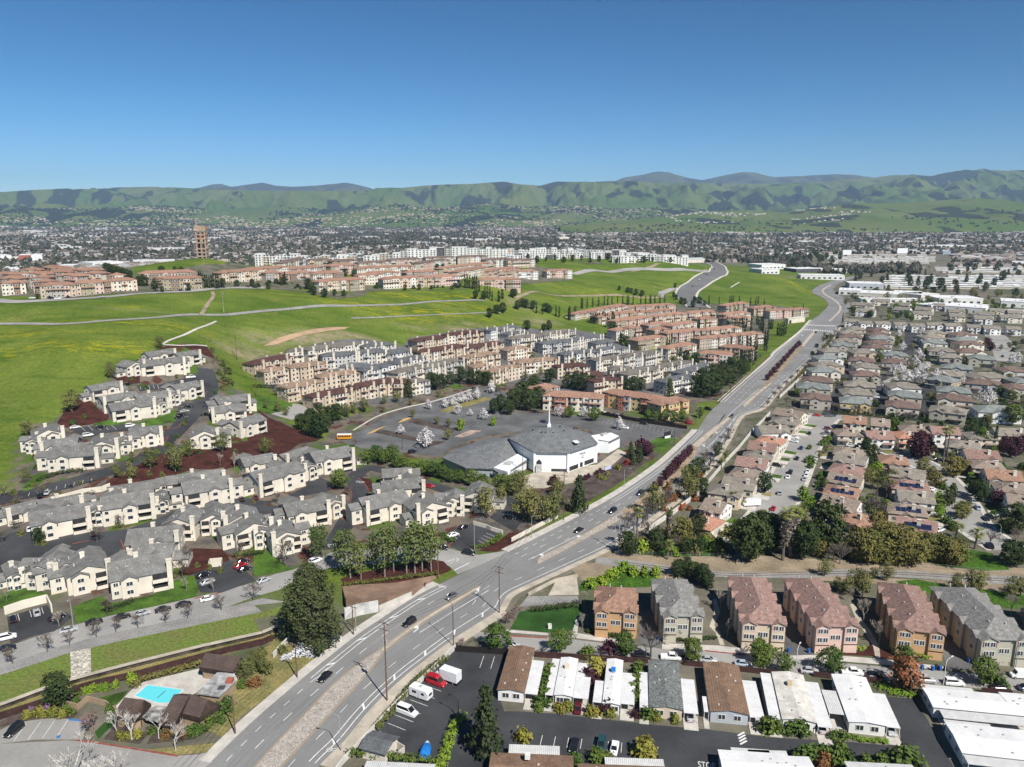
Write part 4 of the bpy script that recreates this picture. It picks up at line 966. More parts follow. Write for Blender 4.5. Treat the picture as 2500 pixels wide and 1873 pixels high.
# ---------------------------------------------------------------- cream apartments on the left
def apartment(t,a,b,depth,h,phrase,seed,rear=True,group='cream apartment blocks'):
 r=random.Random(seed);depth*=1.22
 FL,FR=eave(t,a,b,h)
 B=Bld('apartment_block','apartments',FL,FR,depth,h,group)
 w,d=B.w,depth;W_,R_=B.W,B.R
 B.vol(0,w,0,d,h)
 ax='y' if w<1.15*d else 'x'
 gable(R_,W_,0,w,0,d,h,0.42,ax)
 zr=h+(d if ax=='x' else w)/2*0.42
 # front gable bay
 bw=min(4.6,w*0.38);bx=w*r.choice([0.30,0.52,0.62])-bw/2
 bx=max(0.5,min(w-bw-0.5,bx))
 B.vol(bx,bx+bw,-1.2,0.5,h-0.1)
 gable(R_,W_,bx,bx+bw,-1.2,d*0.42,h-0.1,0.5,'y',ov=0.35)
 B.win(bx+bw/2,h-2.0,1.7,1.2,off=-1.2)
 if h>4:B.win(bx+bw/2,h-4.7,1.7,1.2,off=-1.2)
 # balcony: flat panel painted as dark as a shaded recess, with a solid parapet
 side=-1 if bx>w*0.4 else 1
 px=w*0.18 if side<0 else w*0.80
 pw=min(4.2,w*0.3);x0=max(0.3,min(w-pw-0.3,px-pw/2))
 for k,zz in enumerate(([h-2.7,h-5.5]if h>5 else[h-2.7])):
  mb=MB();mb.box((x0,-0.06,zz),(x0+pw,0.0,zz+2.1));B.part('balcony_opening_shade',mb,[M_SHADE])
  mb=MB();mb.box((x0-0.2,-1.3,zz-0.3),(x0+pw+0.2,-1.12,zz+0.85));mb.box((x0-0.2,-1.3,zz-0.3),(x0-0.02,0,zz+0.85));mb.box((x0+pw+0.02,-1.3,zz-0.3),(x0+pw+0.2,0,zz+0.85));mb.box((x0,-1.2,zz-0.3),(x0+pw,0,zz-0.15),0,True)
  B.part('balcony',mb,[WALL['cream']])
 for fx in(0.08,0.92):
  x=w*fx
  if abs(x-bx-bw/2)>bw/2+1 and not(x0-0.8<x<x0+pw+0.8):
   B.win(x,h-2.0,1.2,1.1)
   if h>4:B.win(x,h-4.7,1.2,1.1)
 for yy in(d*0.3,d*0.68):
  B.win(yy,h-1.9,1.2,1.1,'r',w);B.win(yy,h-1.9,1.2,1.1,'l',0)
  if h>4:B.win(yy,h-4.6,1.2,1.1,'r',w);B.win(yy,h-4.6,1.2,1.1,'l',0)
 # chimneys
 cx=w-0.55 if r.random()<0.6 else 0.55
 chimney(B,cx,-0.25,B.low,zr+0.6,1.5,1.1)
 if r.random()<0.6:chimney(B,w*0.45,d*0.55,h,zr+1.3,1.3,1.1)
 # rear cross wing
 if rear:
  rw=min(7.5,w*0.5);rx=0.4 if r.random()<0.5 else w-rw-0.4
  B.vol(rx,rx+rw,d-0.5,d+4.5,h)
  gable(R_,W_,rx,rx+rw,d*0.55,d+4.5,h,0.42,'y')
 # stepped side wings
 for side in(-1,1):
  if r.random()<0.62:
   ww=r.uniform(3.2,5.0);y0=d*r.uniform(0.15,0.35);y1=y0+r.uniform(5.5,7.5);x0_,x1_=(-ww,0.2)if side<0 else(w-0.2,w+ww);hh=h-r.choice([0,0.5,2.6])
   B.vol(x0_,x1_,y0,y1,hh);gable(R_,W_,x0_,x1_+(2 if side<0 else 0),y0,y1,hh,0.42,'x')
   B.win((x0_+x1_)/2,hh-1.9,1.3,1.1,off=y0);B.win((x0_+x1_)/2,hh-4.6,1.3,1.1,off=y0)if hh>5 else None
 vents(B,[(w*r.uniform(0.1,0.9),d*0.3,h+d*0.3*0.42+0.15)for _ in range(4)])
 B.done('cream','grey')
 lab(B,phrase)
APT={'lower':[('B1',(930,1280),(1445,1180),12,6),('B1',(560,1250),(930,1165),12,6),('B1',(200,1190),(450,1185),11,6),('B1',(1060,975),(1510,925),11,6),('B1',(1090,1075),(1440,1050),8,5.8),
                 ('B2',(150,930),(400,880),11,6),('B2',(290,720),(640,665),10,6),('B1',(1890,800),(2200,750),10,6),('B1',(1990,880),(2300,810),10,6),('B1',(450,1185),(660,1130),9,6.5),('B1',(60,1235),(200,1200),8,5),('B2',(600,640),(760,600),8,6),('B2',(0,870),(130,850),10,6)],
       'middle':[('B1',(260,820),(760,715),11,6),('B1',(860,680),(1300,605),11,6.5),('B1',(1560,545),(1960,480),11,6.5),('B1',(1370,800),(1640,795),10,6),('B1',(1690,760),(1900,740),10,6),('B2',(40,440),(430,350),11,6.5),('B2',(525,260),(845,225),11,6.5),('B1',(2070,300),(2330,270),9,5),('B2',(420,320),(530,300),9,6),('B1',(760,690),(860,670),8,6),('B1',(1310,600),(1420,585),8,5)],
       'terrace':[('B1',(60,735),(350,650),8,3.4),('B1',(350,690),(700,600),8,3.6),('B1',(930,560),(1340,480),8,3.6),('B1',(1410,455),(1900,400),8,3.6),('B2',(270,240),(500,195),7,3.6)],
       'upper':[('C1',(395,1285),(830,1240),10,5.8),('C1',(345,1200),(640,1165),9,5.8),('C1',(280,1105),(540,1050),9,5.8),('C1',(720,1195),(1000,1165),10,5.8),('C1',(1100,1090),(1370,1060),9,5.8),('C1',(945,872),(1310,830),10,6),('C1',(870,800),(1170,755),8,6),('C1',(780,710),(1030,665),8,5.8),
                 ('C1',(1180,795),(1440,755),9,6),('C1',(1500,700),(1710,670),9,6),('C1',(1070,510),(1220,480),9,5.6),('C1',(1190,490),(1560,475),9,6.5),('C1',(1520,420),(1690,400),8,6),('C1',(1260,420),(1480,385),8,5),('C1',(210,1140),(350,1130),8,5.5),('C1',(1000,1140),(1110,1120),8,5.5),('C1',(1310,830),(1420,800),8,5.5),('C1',(1430,745),(1510,730),8,5.8)],
       'slope':[('C1',(1850,800),(2110,800),9,6),('C1',(1785,880),(2080,890),9,6),('C1',(2020,1005),(2250,960),9,6),('C1',(1600,1090),(1850,1090),9,6)],
       'corner':[('B2',(945,680),(1320,600),11,6),('B2',(1095,515),(1440,480),9,6),('B2',(1370,700),(1640,640),10,6),('B2',(1760,560),(2000,575),9,6),('B2',(1600,600),(1770,600),8,6),('B2',(1090,400),(1330,385),8,6)]}
APT_PHRASE={'lower':"cream apartment block with grey roof in the lowest rows",'middle':"cream apartment block with balconies in the middle row",'terrace':"low cream apartment terrace below the bark slope",
              'upper':"cream apartment block on the upper slope by the grass",'slope':"cream apartment block right of the climbing drive",'corner':"cream apartment block between curved drive and church"}
_s=1
for k,L in APT.items():
 for t,a,b,d,h in L:
  _s+=1
  apartment(t,a,b,d,h,APT_PHRASE[k],_s,rear=(k not in('terrace',))and d>=9)

# ---------------------------------------------------------------- townhouse rows (hip roofs, stepped fronts)
def row(t,a,b,depth,h,wall,roof,phrase,seed,name='townhouse_block',cat='townhouses',group=None,chim=None,near=None,unit=7.0,arch=False,label=None):
 r=random.Random(seed)
 FL,FR=eave(t,a,b,h)
 B=Bld(name,cat,FL,FR,depth,h,group,near=near)
 w,d=B.w,depth
 walls=wall if isinstance(wall,(list,tuple))else[wall]
 n=max(1,int(round(w/unit)));u=w/n
 st=max(2,int(round(h/3.0)));fh=h/st
 B.vol(0.2,w-0.2,0.6,d,h-0.15,0)
 hip(B.R,0,w,0.6,d,h-0.1,0.36)
 for i in range(n):
  x0,x1=i*u,(i+1)*u;m=r.randrange(len(walls))
  out=r.choice([0.0,-0.9,-1.5])if n>1 else 0.0
  hh=h+r.choice([0,0,0.5])
  cw=u*r.choice([0.5,0.6,1.0])
  c0=x0+(0 if r.random()<0.5 else u-cw)
  B.vol(c0+0.05,c0+cw-0.05,out,d*0.5,hh,m)
  if out<0 or hh>h:hip(B.R,c0,c0+cw,out,d*0.62,hh,0.36,ov=0.4)
  for k in range(st):
   z=k*fh+0.9
   nw=max(1,int(cw/2.4))
   for j in range(nw):
    B.win(c0+cw*(j+0.5)/nw,z,1.15,1.35,off=out,panes=2)
   if cw<u:
    q=x0+(cw if c0==x0 else 0)+(u-cw)/2
    B.win(q,z,1.2,1.35,off=0.6,panes=2)
  if r.random()<0.6:     # lower skirt roof
   skirt=MB();hip(skirt,c0,c0+cw,out-1.1,out+0.9,fh*(st-1)-0.2,0.5,ov=0.1);B.part('lower_roof',skirt,[ROOF[roof]])
  if chim and r.random()<0.6:
   cxx=c0+cw-0.5;chimney(B,cxx,out+0.1,0,hh+2.2,1.5,1.0,chim)
  if chim and r.random()<0.5:chimney(B,x0+u*r.uniform(0.2,0.8),d*0.6,h,h+2.8,1.3,1.0,chim)
 for k in range(st):
  for yy in(d*0.35,d*0.7):
   B.win(yy,k*fh+0.9,1.1,1.3,'r',w-0.2);B.win(yy,k*fh+0.9,1.1,1.3,'l',0.2)
 if B.dist<620:vents(B,[(w*r.uniform(0.1,0.9),d*0.35,h+0.9)for _ in range(n)])
 B.done(walls,roof)
 if label:B.root['label']=label
 elif phrase:lab(B,phrase)
 return B
CT=[('C2',(5,478),(340,430),'maroon'),('C2',(85,545),(300,540),'tan'),('C2',(300,520),(620,480),'tan'),('C2',(275,685),(600,640),'tan'),('C2',(500,768),(860,705),'maroon'),('C2',(860,690),(1240,618),'maroon'),('C2',(560,600),(900,560),'tan'),
      ('C2',(575,425),(870,400),'slate'),('C2',(720,495),(960,520),'slate'),('C2',(930,545),(1200,490),'slate'),('C2',(1200,480),(1475,420),'slate'),('C2',(850,395),(1140,380),'slate'),('C2',(270,382),(450,375),'taupe'),('C2',(450,395),(920,290),'taupe'),('C2',(1130,395),(1320,375),'slate'),
      ('C2',(1220,565),(1480,505),'taupe'),('C2',(1440,525),(1760,450),'taupe'),('C2',(1330,645),(1480,620),'taupe'),('C2',(1370,292),(1640,260),'maroon'),('C2',(1640,250),(1930,210),'maroon'),('C2',(1410,375),(1800,345),'maroon'),('C2',(1800,355),(2110,310),'maroon'),
      ('C2',(1800,435),(2070,400),'tan'),('C2',(1850,510),(2010,500),'tan'),('C2',(2000,562),(2290,500),'tan'),('C2',(950,335),(1190,320),'slate'),('C2',(2000,205),(2250,170),'slate'),('C2',(1180,640),(1330,650),'maroon'),
      ('C3',(0,240),(140,215),'slate'),('C3',(40,275),(300,245),'taupe'),('C3',(300,235),(560,208),'taupe'),('C3',(290,315),(570,290),'slate'),('C3',(570,285),(810,245),'slate'),('C3',(480,405),(780,380),'slate'),('C3',(740,310),(870,300),'slate'),('C3',(770,370),(1020,345),'slate'),
      ('C3',(740,460),(1010,430),'taupe'),('C3',(1010,425),(1300,385),'taupe'),('C3',(860,530),(1060,530),'taupe'),('C3',(1000,580),(1300,520),'taupe'),('C3',(1290,520),(1560,470),'taupe'),('C3',(420,515),(700,500),'maroon'),('C3',(720,640),(960,612),'maroon'),('C3',(640,580),(830,575),'maroon'),
      ('C3',(1340,640),(1600,590),'slate'),('C3',(1500,565),(1750,490),'slate'),('C3',(0,370),(200,350),'tan'),('C3',(80,475),(430,450),'tan')]
CW=dict(maroon=['tan','cream','peach'],tan=['peach','cream','tan'],slate=['grey','ivory','white'],taupe=['cream','ivory','grey'])
for i,(t,a,b,rf)in enumerate(CT):
 row(t,a,b,11.5,8.2,CW[rf],rf,rf.replace('slate','slate-grey')+"-roofed townhouse block with chimneys in the central cluster",100+i,chim=('ivory' if rf in('slate','taupe')else 'peach'),group='central townhouse blocks')
for i,(t,a,b,wl,lb)in enumerate([('C3',(300,745),(790,775),['ivory','cream','brick'],"terracotta-roofed townhouse row with brick-red end beside the church lot"),('C3',(800,722),(1280,795),['yellow','grey','brick'],"colourful terracotta-roofed townhouse row with balconies above the church lot"),
                                       ('C3',(1300,832),(1540,785),['yellow'],"small yellow townhouse with orange tile roof at the entry street"),('C3',(272,705),(430,668),['ivory'],"terracotta-roofed house end behind the brick-red row")]):
 row(t,a,b,12,8.6,wl,'terra',None,160+i,group='terracotta townhouse rows',label=lb)
MEDW=['ivory','peach','cream','tan','shade','pink','olive']
RED=[('D3',(570,1250),(1000,1218)),('D3',(1000,1215),(1420,1195)),('D3',(770,1285),(1100,1262)),('D3',(1100,1258),(1400,1240)),('D3',(910,1330),(1220,1300)),('D3',(1250,1290),(1510,1270)),('D3',(1190,1365),(1370,1350)),('D3',(1380,1372),(1600,1340)),
       ('D3',(1350,1432),(1660,1410)),('D3',(1680,1405),(1965,1388)),('D3',(1620,1485),(1880,1465)),('D3',(1890,1462),(2150,1435)),('D3',(1520,1262),(1760,1252)),('D3',(1840,1200),(2040,1178)),('D3',(1830,1275),(2040,1262)),('D3',(2080,1222),(2260,1212)),
       ('D3',(1090,1495),(1340,1465)),('D3',(1360,1565),(1600,1525)),('D3',(1600,1600),(1880,1620)),('D3',(1780,1540),(2050,1575)),('D3',(1020,1395),(1130,1385)),('D3',(910,1412),(1010,1402)),('D3',(1240,1408),(1370,1395)),('D3',(1620,1315),(1760,1305)),('D4',(0,1222),(90,1205)),('D4',(70,1248),(400,1230)),('D3',(1850,1310),(2060,1300))]
for i,(t,a,b)in enumerate(RED):
 row(t,a,b,12,8.6,[MEDW[(i*3+k)%7]for k in range(3)],'terra',"terracotta-roofed townhouse row in the cypress cluster by the boulevard",200+i,group='cypress cluster townhouse rows',unit=8)
HILL=[('D1',(10,1012),(215,1003)),('D1',(-60,938),(130,932)),('D1',(-20,972),(170,966)),('D1',(170,898),(330,892)),('D1',(180,930),(390,932)),('D1',(245,968),(420,962)),('D1',(270,1002),(430,996)),('D1',(370,884),(560,886)),('D1',(400,912),(590,912)),('D1',(475,948),(670,946)),
  ('D1',(610,900),(790,902)),('D1',(690,930),(850,930)),('D1',(330,1034),(640,1018)),('D1',(640,1016),(930,995)),('D1',(905,990),(1155,984)),('D1',(900,945),(1040,945)),('D1',(1170,932),(1660,912)),('D1',(1310,974),(1700,966)),('D1',(1865,918),(2240,905)),
  ('D2',(100,925),(250,922)),('D2',(250,930),(500,922)),('D2',(500,930),(760,920)),('D2',(-60,890),(280,885)),('D2',(280,885),(600,880)),('D2',(540,990),(940,985)),('D2',(1085,972),(1430,966)),('D2',(1430,962),(1740,952)),('D2',(1880,942),(2250,930)),('D2',(870,884),(1370,872)),('D2',(985,928),(1230,918)),('D2',(1290,922),(1550,910)),
  ('D2',(1600,872),(2020,852)),('D2',(1720,902),(1970,892)),('D2',(1980,898),(2230,885)),('D2',(640,862),(870,856)),('D2',(880,945),(1080,940)),('D2',(250,815),(440,822)),('D2',(450,818),(660,812)),('D2',(660,825),(880,818)),('D2',(880,840),(1160,830)),('D2',(1150,812),(1420,806)),('D2',(1400,832),(1650,822)),('D2',(1450,800),(1700,790)),('D2',(1720,790),(1980,782)),('D2',(1960,815),(2240,800)),
  ('D3',(0,822),(230,812)),('D3',(60,905),(250,912)),('D3',(-80,905),(60,908)),('D3',(330,905),(540,905))]
for i,(t,a,b)in enumerate(HILL):
 rf='terra' if i<36 or i>45 else 'mauve'
 row(t,a,b,12.5,9.4,[MEDW[(i*2+k)%7]for k in range(3)]+(['white']if i>22 else['brown']),rf,"red-tiled townhouse row on the hilltop" if rf=='terra' else "brown-roofed townhouse row among the white hilltop blocks",300+i,group='hilltop townhouse rows',unit=8)

# ---------------------------------------------------------------- white flat-roofed blocks on the crest
def white_block(t,a,b,depth,h,seed):
 r=random.Random(seed)
 dist=1010+(775-a[1])*3 if t=='D2' else 1150+(790-a[1])*2.6
 P=[]
 for c in(a,b):d_=view_dir(*tpx(t,*c));P.append((d_[0]/d_[1]*dist,dist,CAM_Z+d_[2]/d_[1]*dist))
 FL,FR=P;h=max(9.0,(FL[2]+FR[2])/2-float(ground_z(FL[0],dist)))
 B=Bld('white_block','flats',FL,FR,depth,h,'white flat-roofed blocks')
 w,d=B.w,depth;n=max(2,int(w/9));u=w/n
 for i in range(n):
  out=r.choice([0,-1.5,-2.5,0.8]);hh=h+r.choice([0,-1.5,-3,-3.5,0.6]);m=0 if r.random()<0.68 else r.choice([1,2,2,3])
  B.vol(i*u,(i+1)*u-r.choice([0,0,1.2]),out,d,hh,m)
  B.R.box((i*u-0.1,out-0.3,hh),((i+1)*u-0.2,d+0.2,hh+0.35),0)
  for k in range(int(h/3)):
   for q in range(2):B.win(i*u+u*(0.25+0.45*q),k*3.0+0.8,1.9,1.7,off=out)
  if r.random()<0.5:
   mb=MB();mb.box((i*u+u*0.3,out-1.2,h*0.35),(i*u+u*0.75,out,h*0.35+1.0));B.part('balcony',mb,[WALL['white']])
 B.done(['white','dark','grey','tan'],mat("white_parapet",(0.72,0.72,0.70),0.8,0.06))
 lab(B,"white flat-roofed block along the far crest")
for i,(t,a,b)in enumerate([('D2',(10,772),(370,768)),('D2',(370,780),(560,778)),('D2',(560,778),(700,776)),('D2',(700,775),(860,768)),('D2',(860,772),(1050,762)),('D2',(1050,756),(1230,744)),('D2',(1230,735),(1420,724)),('D2',(1420,724),(1600,714)),('D2',(1600,718),(1800,708)),('D2',(1800,712),(2010,702)),('D2',(2010,706),(2200,704)),
                               ('D3',(0,728),(230,718)),('D3',(230,718),(460,712)),('D3',(460,716),(640,716)),('D3',(640,718),(800,716)),('D3',(820,725),(1000,728)),('D3',(700,768),(880,775)),('D3',(880,788),(1080,775)),('D3',(1080,775),(1260,766)),('D3',(1260,764),(1420,760)),('D3',(1420,764),(1525,760)),('D2',(180,802),(320,802)),('D3',(450,765),(640,768)),('D3',(200,775),(440,772)),('D3',(0,770),(180,775)),('D3',(1000,745),(1300,742)),('D2',(2130,760),(2260,750))]):
 white_block(t,a,b,14,11,400+i)

# ---------------------------------------------------------------- detached houses east of the boulevard
def house(t,a,b,depth,h,wall,roof,phrase,seed,style='hip',near=None,solar=False,group=None,chim=True,key='x'):
 r=random.Random(seed)
 FL,FR=eave(t,a,b,h)
 B=Bld('house','house',FL,FR,depth,h,group,near=near)
 w,d=B.w,depth
 B.vol(0,w,0,d,h)
 if style=='hip':
  zr=hip(B.R,0,w,0,d,h,0.36)
 else:
  gable(B.R,B.W,0,w,0,d,h,0.42,'x')
  zr=h+d/2*0.42
 bw=w*r.uniform(0.32,0.42);bx=r.choice([0.4,w-bw-0.4,w*0.3])
 pr=r.uniform(1.0,2.0)
 B.vol(bx,bx+bw,-pr,0.5,h-0.2)
 gable(B.R,B.W,bx,bx+bw,-pr,d*0.4,h-0.2,0.42,'y',ov=0.4)
 if h>4.5:
  for z in(0.9,3.7):
   B.win(bx+bw/2,z,1.7,1.3,off=-pr)
   for fx in(0.15,0.5,0.85):
    x=w*fx
    if abs(x-bx-bw/2)>bw/2+0.9:B.win(x,z,1.4,1.2)
   for yy in(d*0.2,d*0.5,d*0.8):B.win(yy,z,1.2,1.2,'r',w);B.win(yy,z,1.2,1.2,'l',0)
  if style!='plain':
   mb=MB();q0=w*0.55 if bx<w*0.3 else w*0.02
   hip(mb,q0,q0+w*0.4,-1.6,0.6,2.9,0.4,ov=0.3);B.part('porch_roof',mb,[ROOF[roof]])
 else:
  B.win(bx+bw/2,0.9,1.8,1.3,off=-pr)
  for fx in(0.15,0.85):B.win(w*fx,0.9,1.4,1.2)
 mb=MB();mb.box((w+0.02,d*0.25,0),(w+0.08,d*0.25+4.6,2.3));B.part('garage_door',mb,[M_GARAGE])
 if chim:chimney(B,w*r.uniform(0.55,0.8),d*0.25,0,zr+0.8,1.3,0.9,'ivory')
 vents(B,[(w*r.uniform(0.2,0.8),d*0.45,zr-0.5)for _ in range(3)])
 if solar:
  for k in range(5):
   mb=MB();x=w*0.2+k*1.75;y0=d*0.10;y1=d*0.30;p=0.36 if style=='hip' else 0.42
   z0,z1=h+y0*p+0.34,h+y1*p+0.34
   mb.poly([(x,y0,z0),(x+1.6,y0,z0),(x+1.6,y1,z1),(x,y1,z1)]);mb.poly([(x,y0,z0-0.1),(x+1.6,y0,z0-0.1),(x+1.6,y0,z0),(x,y0,z0)])
   B.part('solar_panel',mb,[gloss("solar_cells",(0.012,0.020,0.055),0.2)])
 B.done(wall,roof)
 lab(B,phrase,key)
 return B
SUB=[('C4',(330,772),(585,790),'mauve'),('C4',(295,682),(580,700),'sage'),('C4',(340,622),(600,640),'mauve'),('C4',(425,548),(665,552),'sage'),('C4',(460,502),(700,500),'ash'),('C4',(480,442),(690,442),'sage'),('C4',(525,382),(720,382),'ash'),('C4',(590,328),(790,335),'sage'),('C4',(612,292),(810,300),'ash'),('C4',(650,252),(840,264),'mauve'),('C4',(672,222),(860,226),'ash'),('C4',(722,190),(880,194),'ash'),
       ('C4',(662,805),(920,825),'sage'),('C4',(680,735),(940,748),'ash'),('C4',(700,665),(962,682),'ash'),('C4',(770,578),(1005,588),'mauve'),('C4',(790,512),(1000,520),'ash'),('C4',(732,450),(945,466),'mauve'),('C4',(778,392),(990,392),'ash'),('C4',(885,352),(1090,356),'mauve'),('C4',(902,312),(1100,316),'mauve'),('C4',(920,268),(1112,276),'sage'),('C4',(920,242),(1120,242),'mauve'),('C4',(936,203),(1090,202),'mauve'),
       ('C4',(1045,835),(1330,862),'mauve'),('C4',(1070,748),(1350,772),'sage'),('C4',(1082,682),(1350,692),'ash'),('C4',(1012,468),(1222,482),'mauve'),('C4',(1032,408),(1240,418),'sage'),
       ('C4',(1410,875),(1720,912),'ash'),('C4',(1482,775),(1780,802),'mauve'),('C4',(1482,708),(1770,732),'sage'),('C4',(1380,605),(1600,640),'sage'),('C4',(1422,562),(1680,592),'ash'),('C4',(1522,512),(1780,532),'sage'),('C4',(1502,424),(1690,436),'ash'),('C4',(1412,372),(1640,382),'ash'),('C4',(1362,302),(1570,312),'sage'),('C4',(1372,264),(1570,266),'ash'),('C4',(1400,228),(1580,226),'ash'),
       ('C4',(1832,885),(2200,902),'sage'),('C4',(1722,642),(2020,670),'mauve'),('C4',(1792,602),(2100,600),'ash'),('C4',(1742,434),(1980,450),'sage'),('C4',(1672,384),(1900,386),'mauve'),('C4',(1672,320),(1880,320),'mauve'),('C4',(1660,288),(1870,282),'sage'),('C4',(1642,244),(1820,240),'mauve'),('C4',(2032,545),(2260,550),'mauve'),('C4',(2082,695),(2300,700),'mauve'),('C4',(2150,640),(2300,640),'sage')]
RN=dict(mauve='brown',sage='sage-green',ash='ash-grey')
for i,(t,a,b,rf)in enumerate(SUB):
 house(t,a,b,14.5,6.0,'yellow' if i==12 else['shade','ivory','grey','cream','white','sage','tan'][(i*5)%7],rf,RN[rf]+"-roofed house in the hip-roofed subdivision",500+i,chim=False,group='hip-roofed subdivision houses',near=False)
for i,(a,b)in enumerate([((700,122),(820,130)),((830,142),(940,142)),((970,146),(1090,146)),((1130,152),(1230,152)),((1260,162),(1380,166)),((1400,152),(1540,156)),((1560,162),(1690,162)),((1740,172),(1850,176)),((1880,182),(2020,186)),((2070,187),(2190,192))]):
 house('C4',a,b,11,5.8,'white','ash',"white house in the row along the far cross street",560+i,style='gable',chim=False,near=False,group='white row houses')
for i,(t,a,b)in enumerate([('D4',(760,1190),(940,1200)),('D4',(790,1245),(950,1255)),('D4',(940,1160),(1080,1165)),('D4',(1100,1190),(1240,1200)),('D4',(1110,1230),(1240,1240)),('D4',(1290,1230),(1430,1240)),('D4',(1280,1270),(1430,1275)),('D4',(1440,1200),(1540,1205)),('D4',(1580,1250),(1720,1255)),('D4',(1590,1290),(1720,1295)),('D4',(1790,1270),(1960,1280)),('D4',(1930,1250),(2080,1255)),('D4',(2080,1260),(2212,1265)),('D4',(1800,1310),(1950,1315)),('D4',(2020,1300),(2200,1305))]):
 house(t,a,b,14,5.5,['ivory','white','cream'][i%3],'ash',"far grey-roofed house beyond the white row",580+i,style='gable',chim=False,near=False,group='far grey-roofed houses')
# gable houses nearer the railway
EAST=[('B3',(1490,790),(1710,850),'salmon','wall'),('B3',(1620,665),(1790,705),'clay','wall'),('B3',(1690,530),(1960,565),'ash','wall'),('B3',(1800,468),(2070,512),'ash','wall'),('B3',(1860,378),(2070,415),'clay','wall'),('B3',(1915,295),(2170,332),'rose','wall'),('B3',(1980,228),(2220,255),'ash','wall'),('B3',(2020,160),(2250,190),'rose','wall'),('B3',(2080,95),(2290,130),'salmon','wall'),
  ('C4',(0,1065),(240,1062),'ash','wall'),('C4',(60,968),(285,1000),'ash','wall'),('C4',(90,900),(320,940),'clay','wall'),
  ('B4',(605,200),(862,232),'clay','mid'),('B4',(605,255),(862,300),'ash','mid'),('B4',(558,340),(832,388),'rose','mid'),('B4',(548,430),(822,480),'clay','midsolar'),('B4',(518,532),(792,578),'orange','midsolar'),('B4',(482,620),(782,690),'clay','mid'),('B4',(605,735),(880,830),'orange','mid'),
  ('C4',(690,975),(882,992),'orange','head'),('C4',(642,1085),(862,1092),'clay','head'),('C4',(902,1112),(1122,1118),'rose','head'),('C4',(1160,1108),(1310,1112),'salmon','head'),('C4',(925,998),(1080,1012),'clay','head'),('C4',(1180,1045),(1420,1062),'clay','head'),('C4',(1442,1068),(1680,1082),'rose','head'),
  ('B4',(1002,275),(1240,298),'orange','inner'),('B4',(1082,385),(1372,425),'ash','inner'),('B4',(1102,490),(1420,525),'rose','innersolar'),('B4',(1162,595),(1462,625),'ash','inner'),('B4',(1072,698),(1402,735),'clay','innersolar'),('B4',(1132,830),(1472,885),'rose','innersolar'),
  ('B4',(1565,140),(1850,172),'ash','outer'),('B4',(1735,238),(2020,254),'rose','outer'),('B4',(1785,318),(2062,345),'clay','outer'),('B4',(1912,412),(2212,436),'orange','outer'),('B4',(1985,515),(2270,545),'clay','outer'),('B4',(2085,630),(2330,660),'clay','outer'),('C4',(1755,1112),(2000,1122),'ash','outer'),('C4',(1992,1085),(2280,1095),'ash','outer')]
EP=dict(wall="house between boulevard wall and residential street",mid="house on the east side of the residential street",head="house at the top of the residential street",inner="house west of the curving street",outer="house beyond the curving street")
RC=dict(salmon='salmon tile',clay='taupe tile',ash='grey',rose='rose tile',orange='orange tile')
for i,(t,a,b,rf,z)in enumerate(EAST):
 solar='solar' in z;z=z.replace('solar','')
 B=house(t,a,b,12.0,5.2 if z in('head','outer')or i%3 else 3.4,['ivory','white','peach','cream'][i%4],rf,("solar-panelled " if solar else "")+RC[rf]+" roofed "+EP[z],620+i,style='gable' if i%2 else 'hip',solar=solar,group='tile-roofed houses by the railway',near=False if math.hypot(*at(t,*a)[:2])>330 else True)

 sd={'wall':1,'mid':-1,'inner':1,'outer':-1,'head':0}[z];L=6.0
 for nm,u0,u1,m,zz in(("driveway",0.5,5.5,M_CONC,0.10),("lawn",6.0,10.5,M_LAWN if i%3 else M_DRYGRASS,0.09)):
  mb=MB();mb.box(*(((B.w+0.1,u0,0.03),(B.w+L,u1,zz))if sd>0 else(((-L,u0,0.03),(-0.1,u1,zz))if sd<0 else((u0,-L-1,0.03),(u1,-2.2,zz)))))
  o=link(nm,mb.mesh(nm,m),None,B.root.location,B.rz);o['kind']='structure'

# ---------------------------------------------------------------- church with fan roofs and spire
M_CHROOF=mat("church_shingle",(0.190,0.197,0.200),0.9,0.10,0.3,fine=0.30,fscale=1.6,bump=0.4)
M_CHWALL=mat("church_white_wall",(0.74,0.76,0.76),0.85,0.04,0.1,fine=0.03)
church=thing('church',"white church with fan-shaped grey roof and slender white spire",'church')
def cpt(x,y,h):
 p=at('K1',x,y,h);return np.array([p[0],p[1]])
cx_,cy_,_=at('K1',1293,275,14.5)
church.location=(cx_,cy_,0)
def loc(p):return(p[0]-cx_,p[1]-cy_)
def fan(name,eaves,apex,h,za,wall_in=0.9,wallm=None,z0=0.0):
 ap=np.array(apex);E_=sorted([np.array(e)for e in eaves],key=lambda e:math.atan2(e[1]-ap[1],e[0]-ap[0]))
 R=MB();Wl=MB();n=len(E_)
 for i in range(n):
  a,b=E_[i],E_[(i+1)%n]
  R.poly([(*loc(a),h),(*loc(b),h),(*loc(ap),za)]);R.poly([(*loc(a),h-0.5),(*loc(b),h-0.5),(*loc(b),h),(*loc(a),h)])
  a2,b2=ap+(a-ap)*(1-wall_in/np.linalg.norm(a-ap)),ap+(b-ap)*(1-wall_in/np.linalg.norm(b-ap))
  Wl.poly([(*loc(a2),z0),(*loc(b2),z0),(*loc(b2),h+0.05),(*loc(a2),h+0.05)])
 r=link("roof",R.mesh("roof",M_CHROOF),church);w=link("wall",Wl.mesh("wall",wallm or M_CHWALL),church)
 return r,w,E_
AP=np.array([cx_,cy_])
ev=[cpt(830,412,9.6),cpt(1125,572,9.6),cpt(1515,578,9.6),cpt(1843,470,9.6)]
ev+=[2*AP-ev[0]*1.0,AP+(AP-ev[1])*0.8,AP+(AP-ev[2])*0.8]
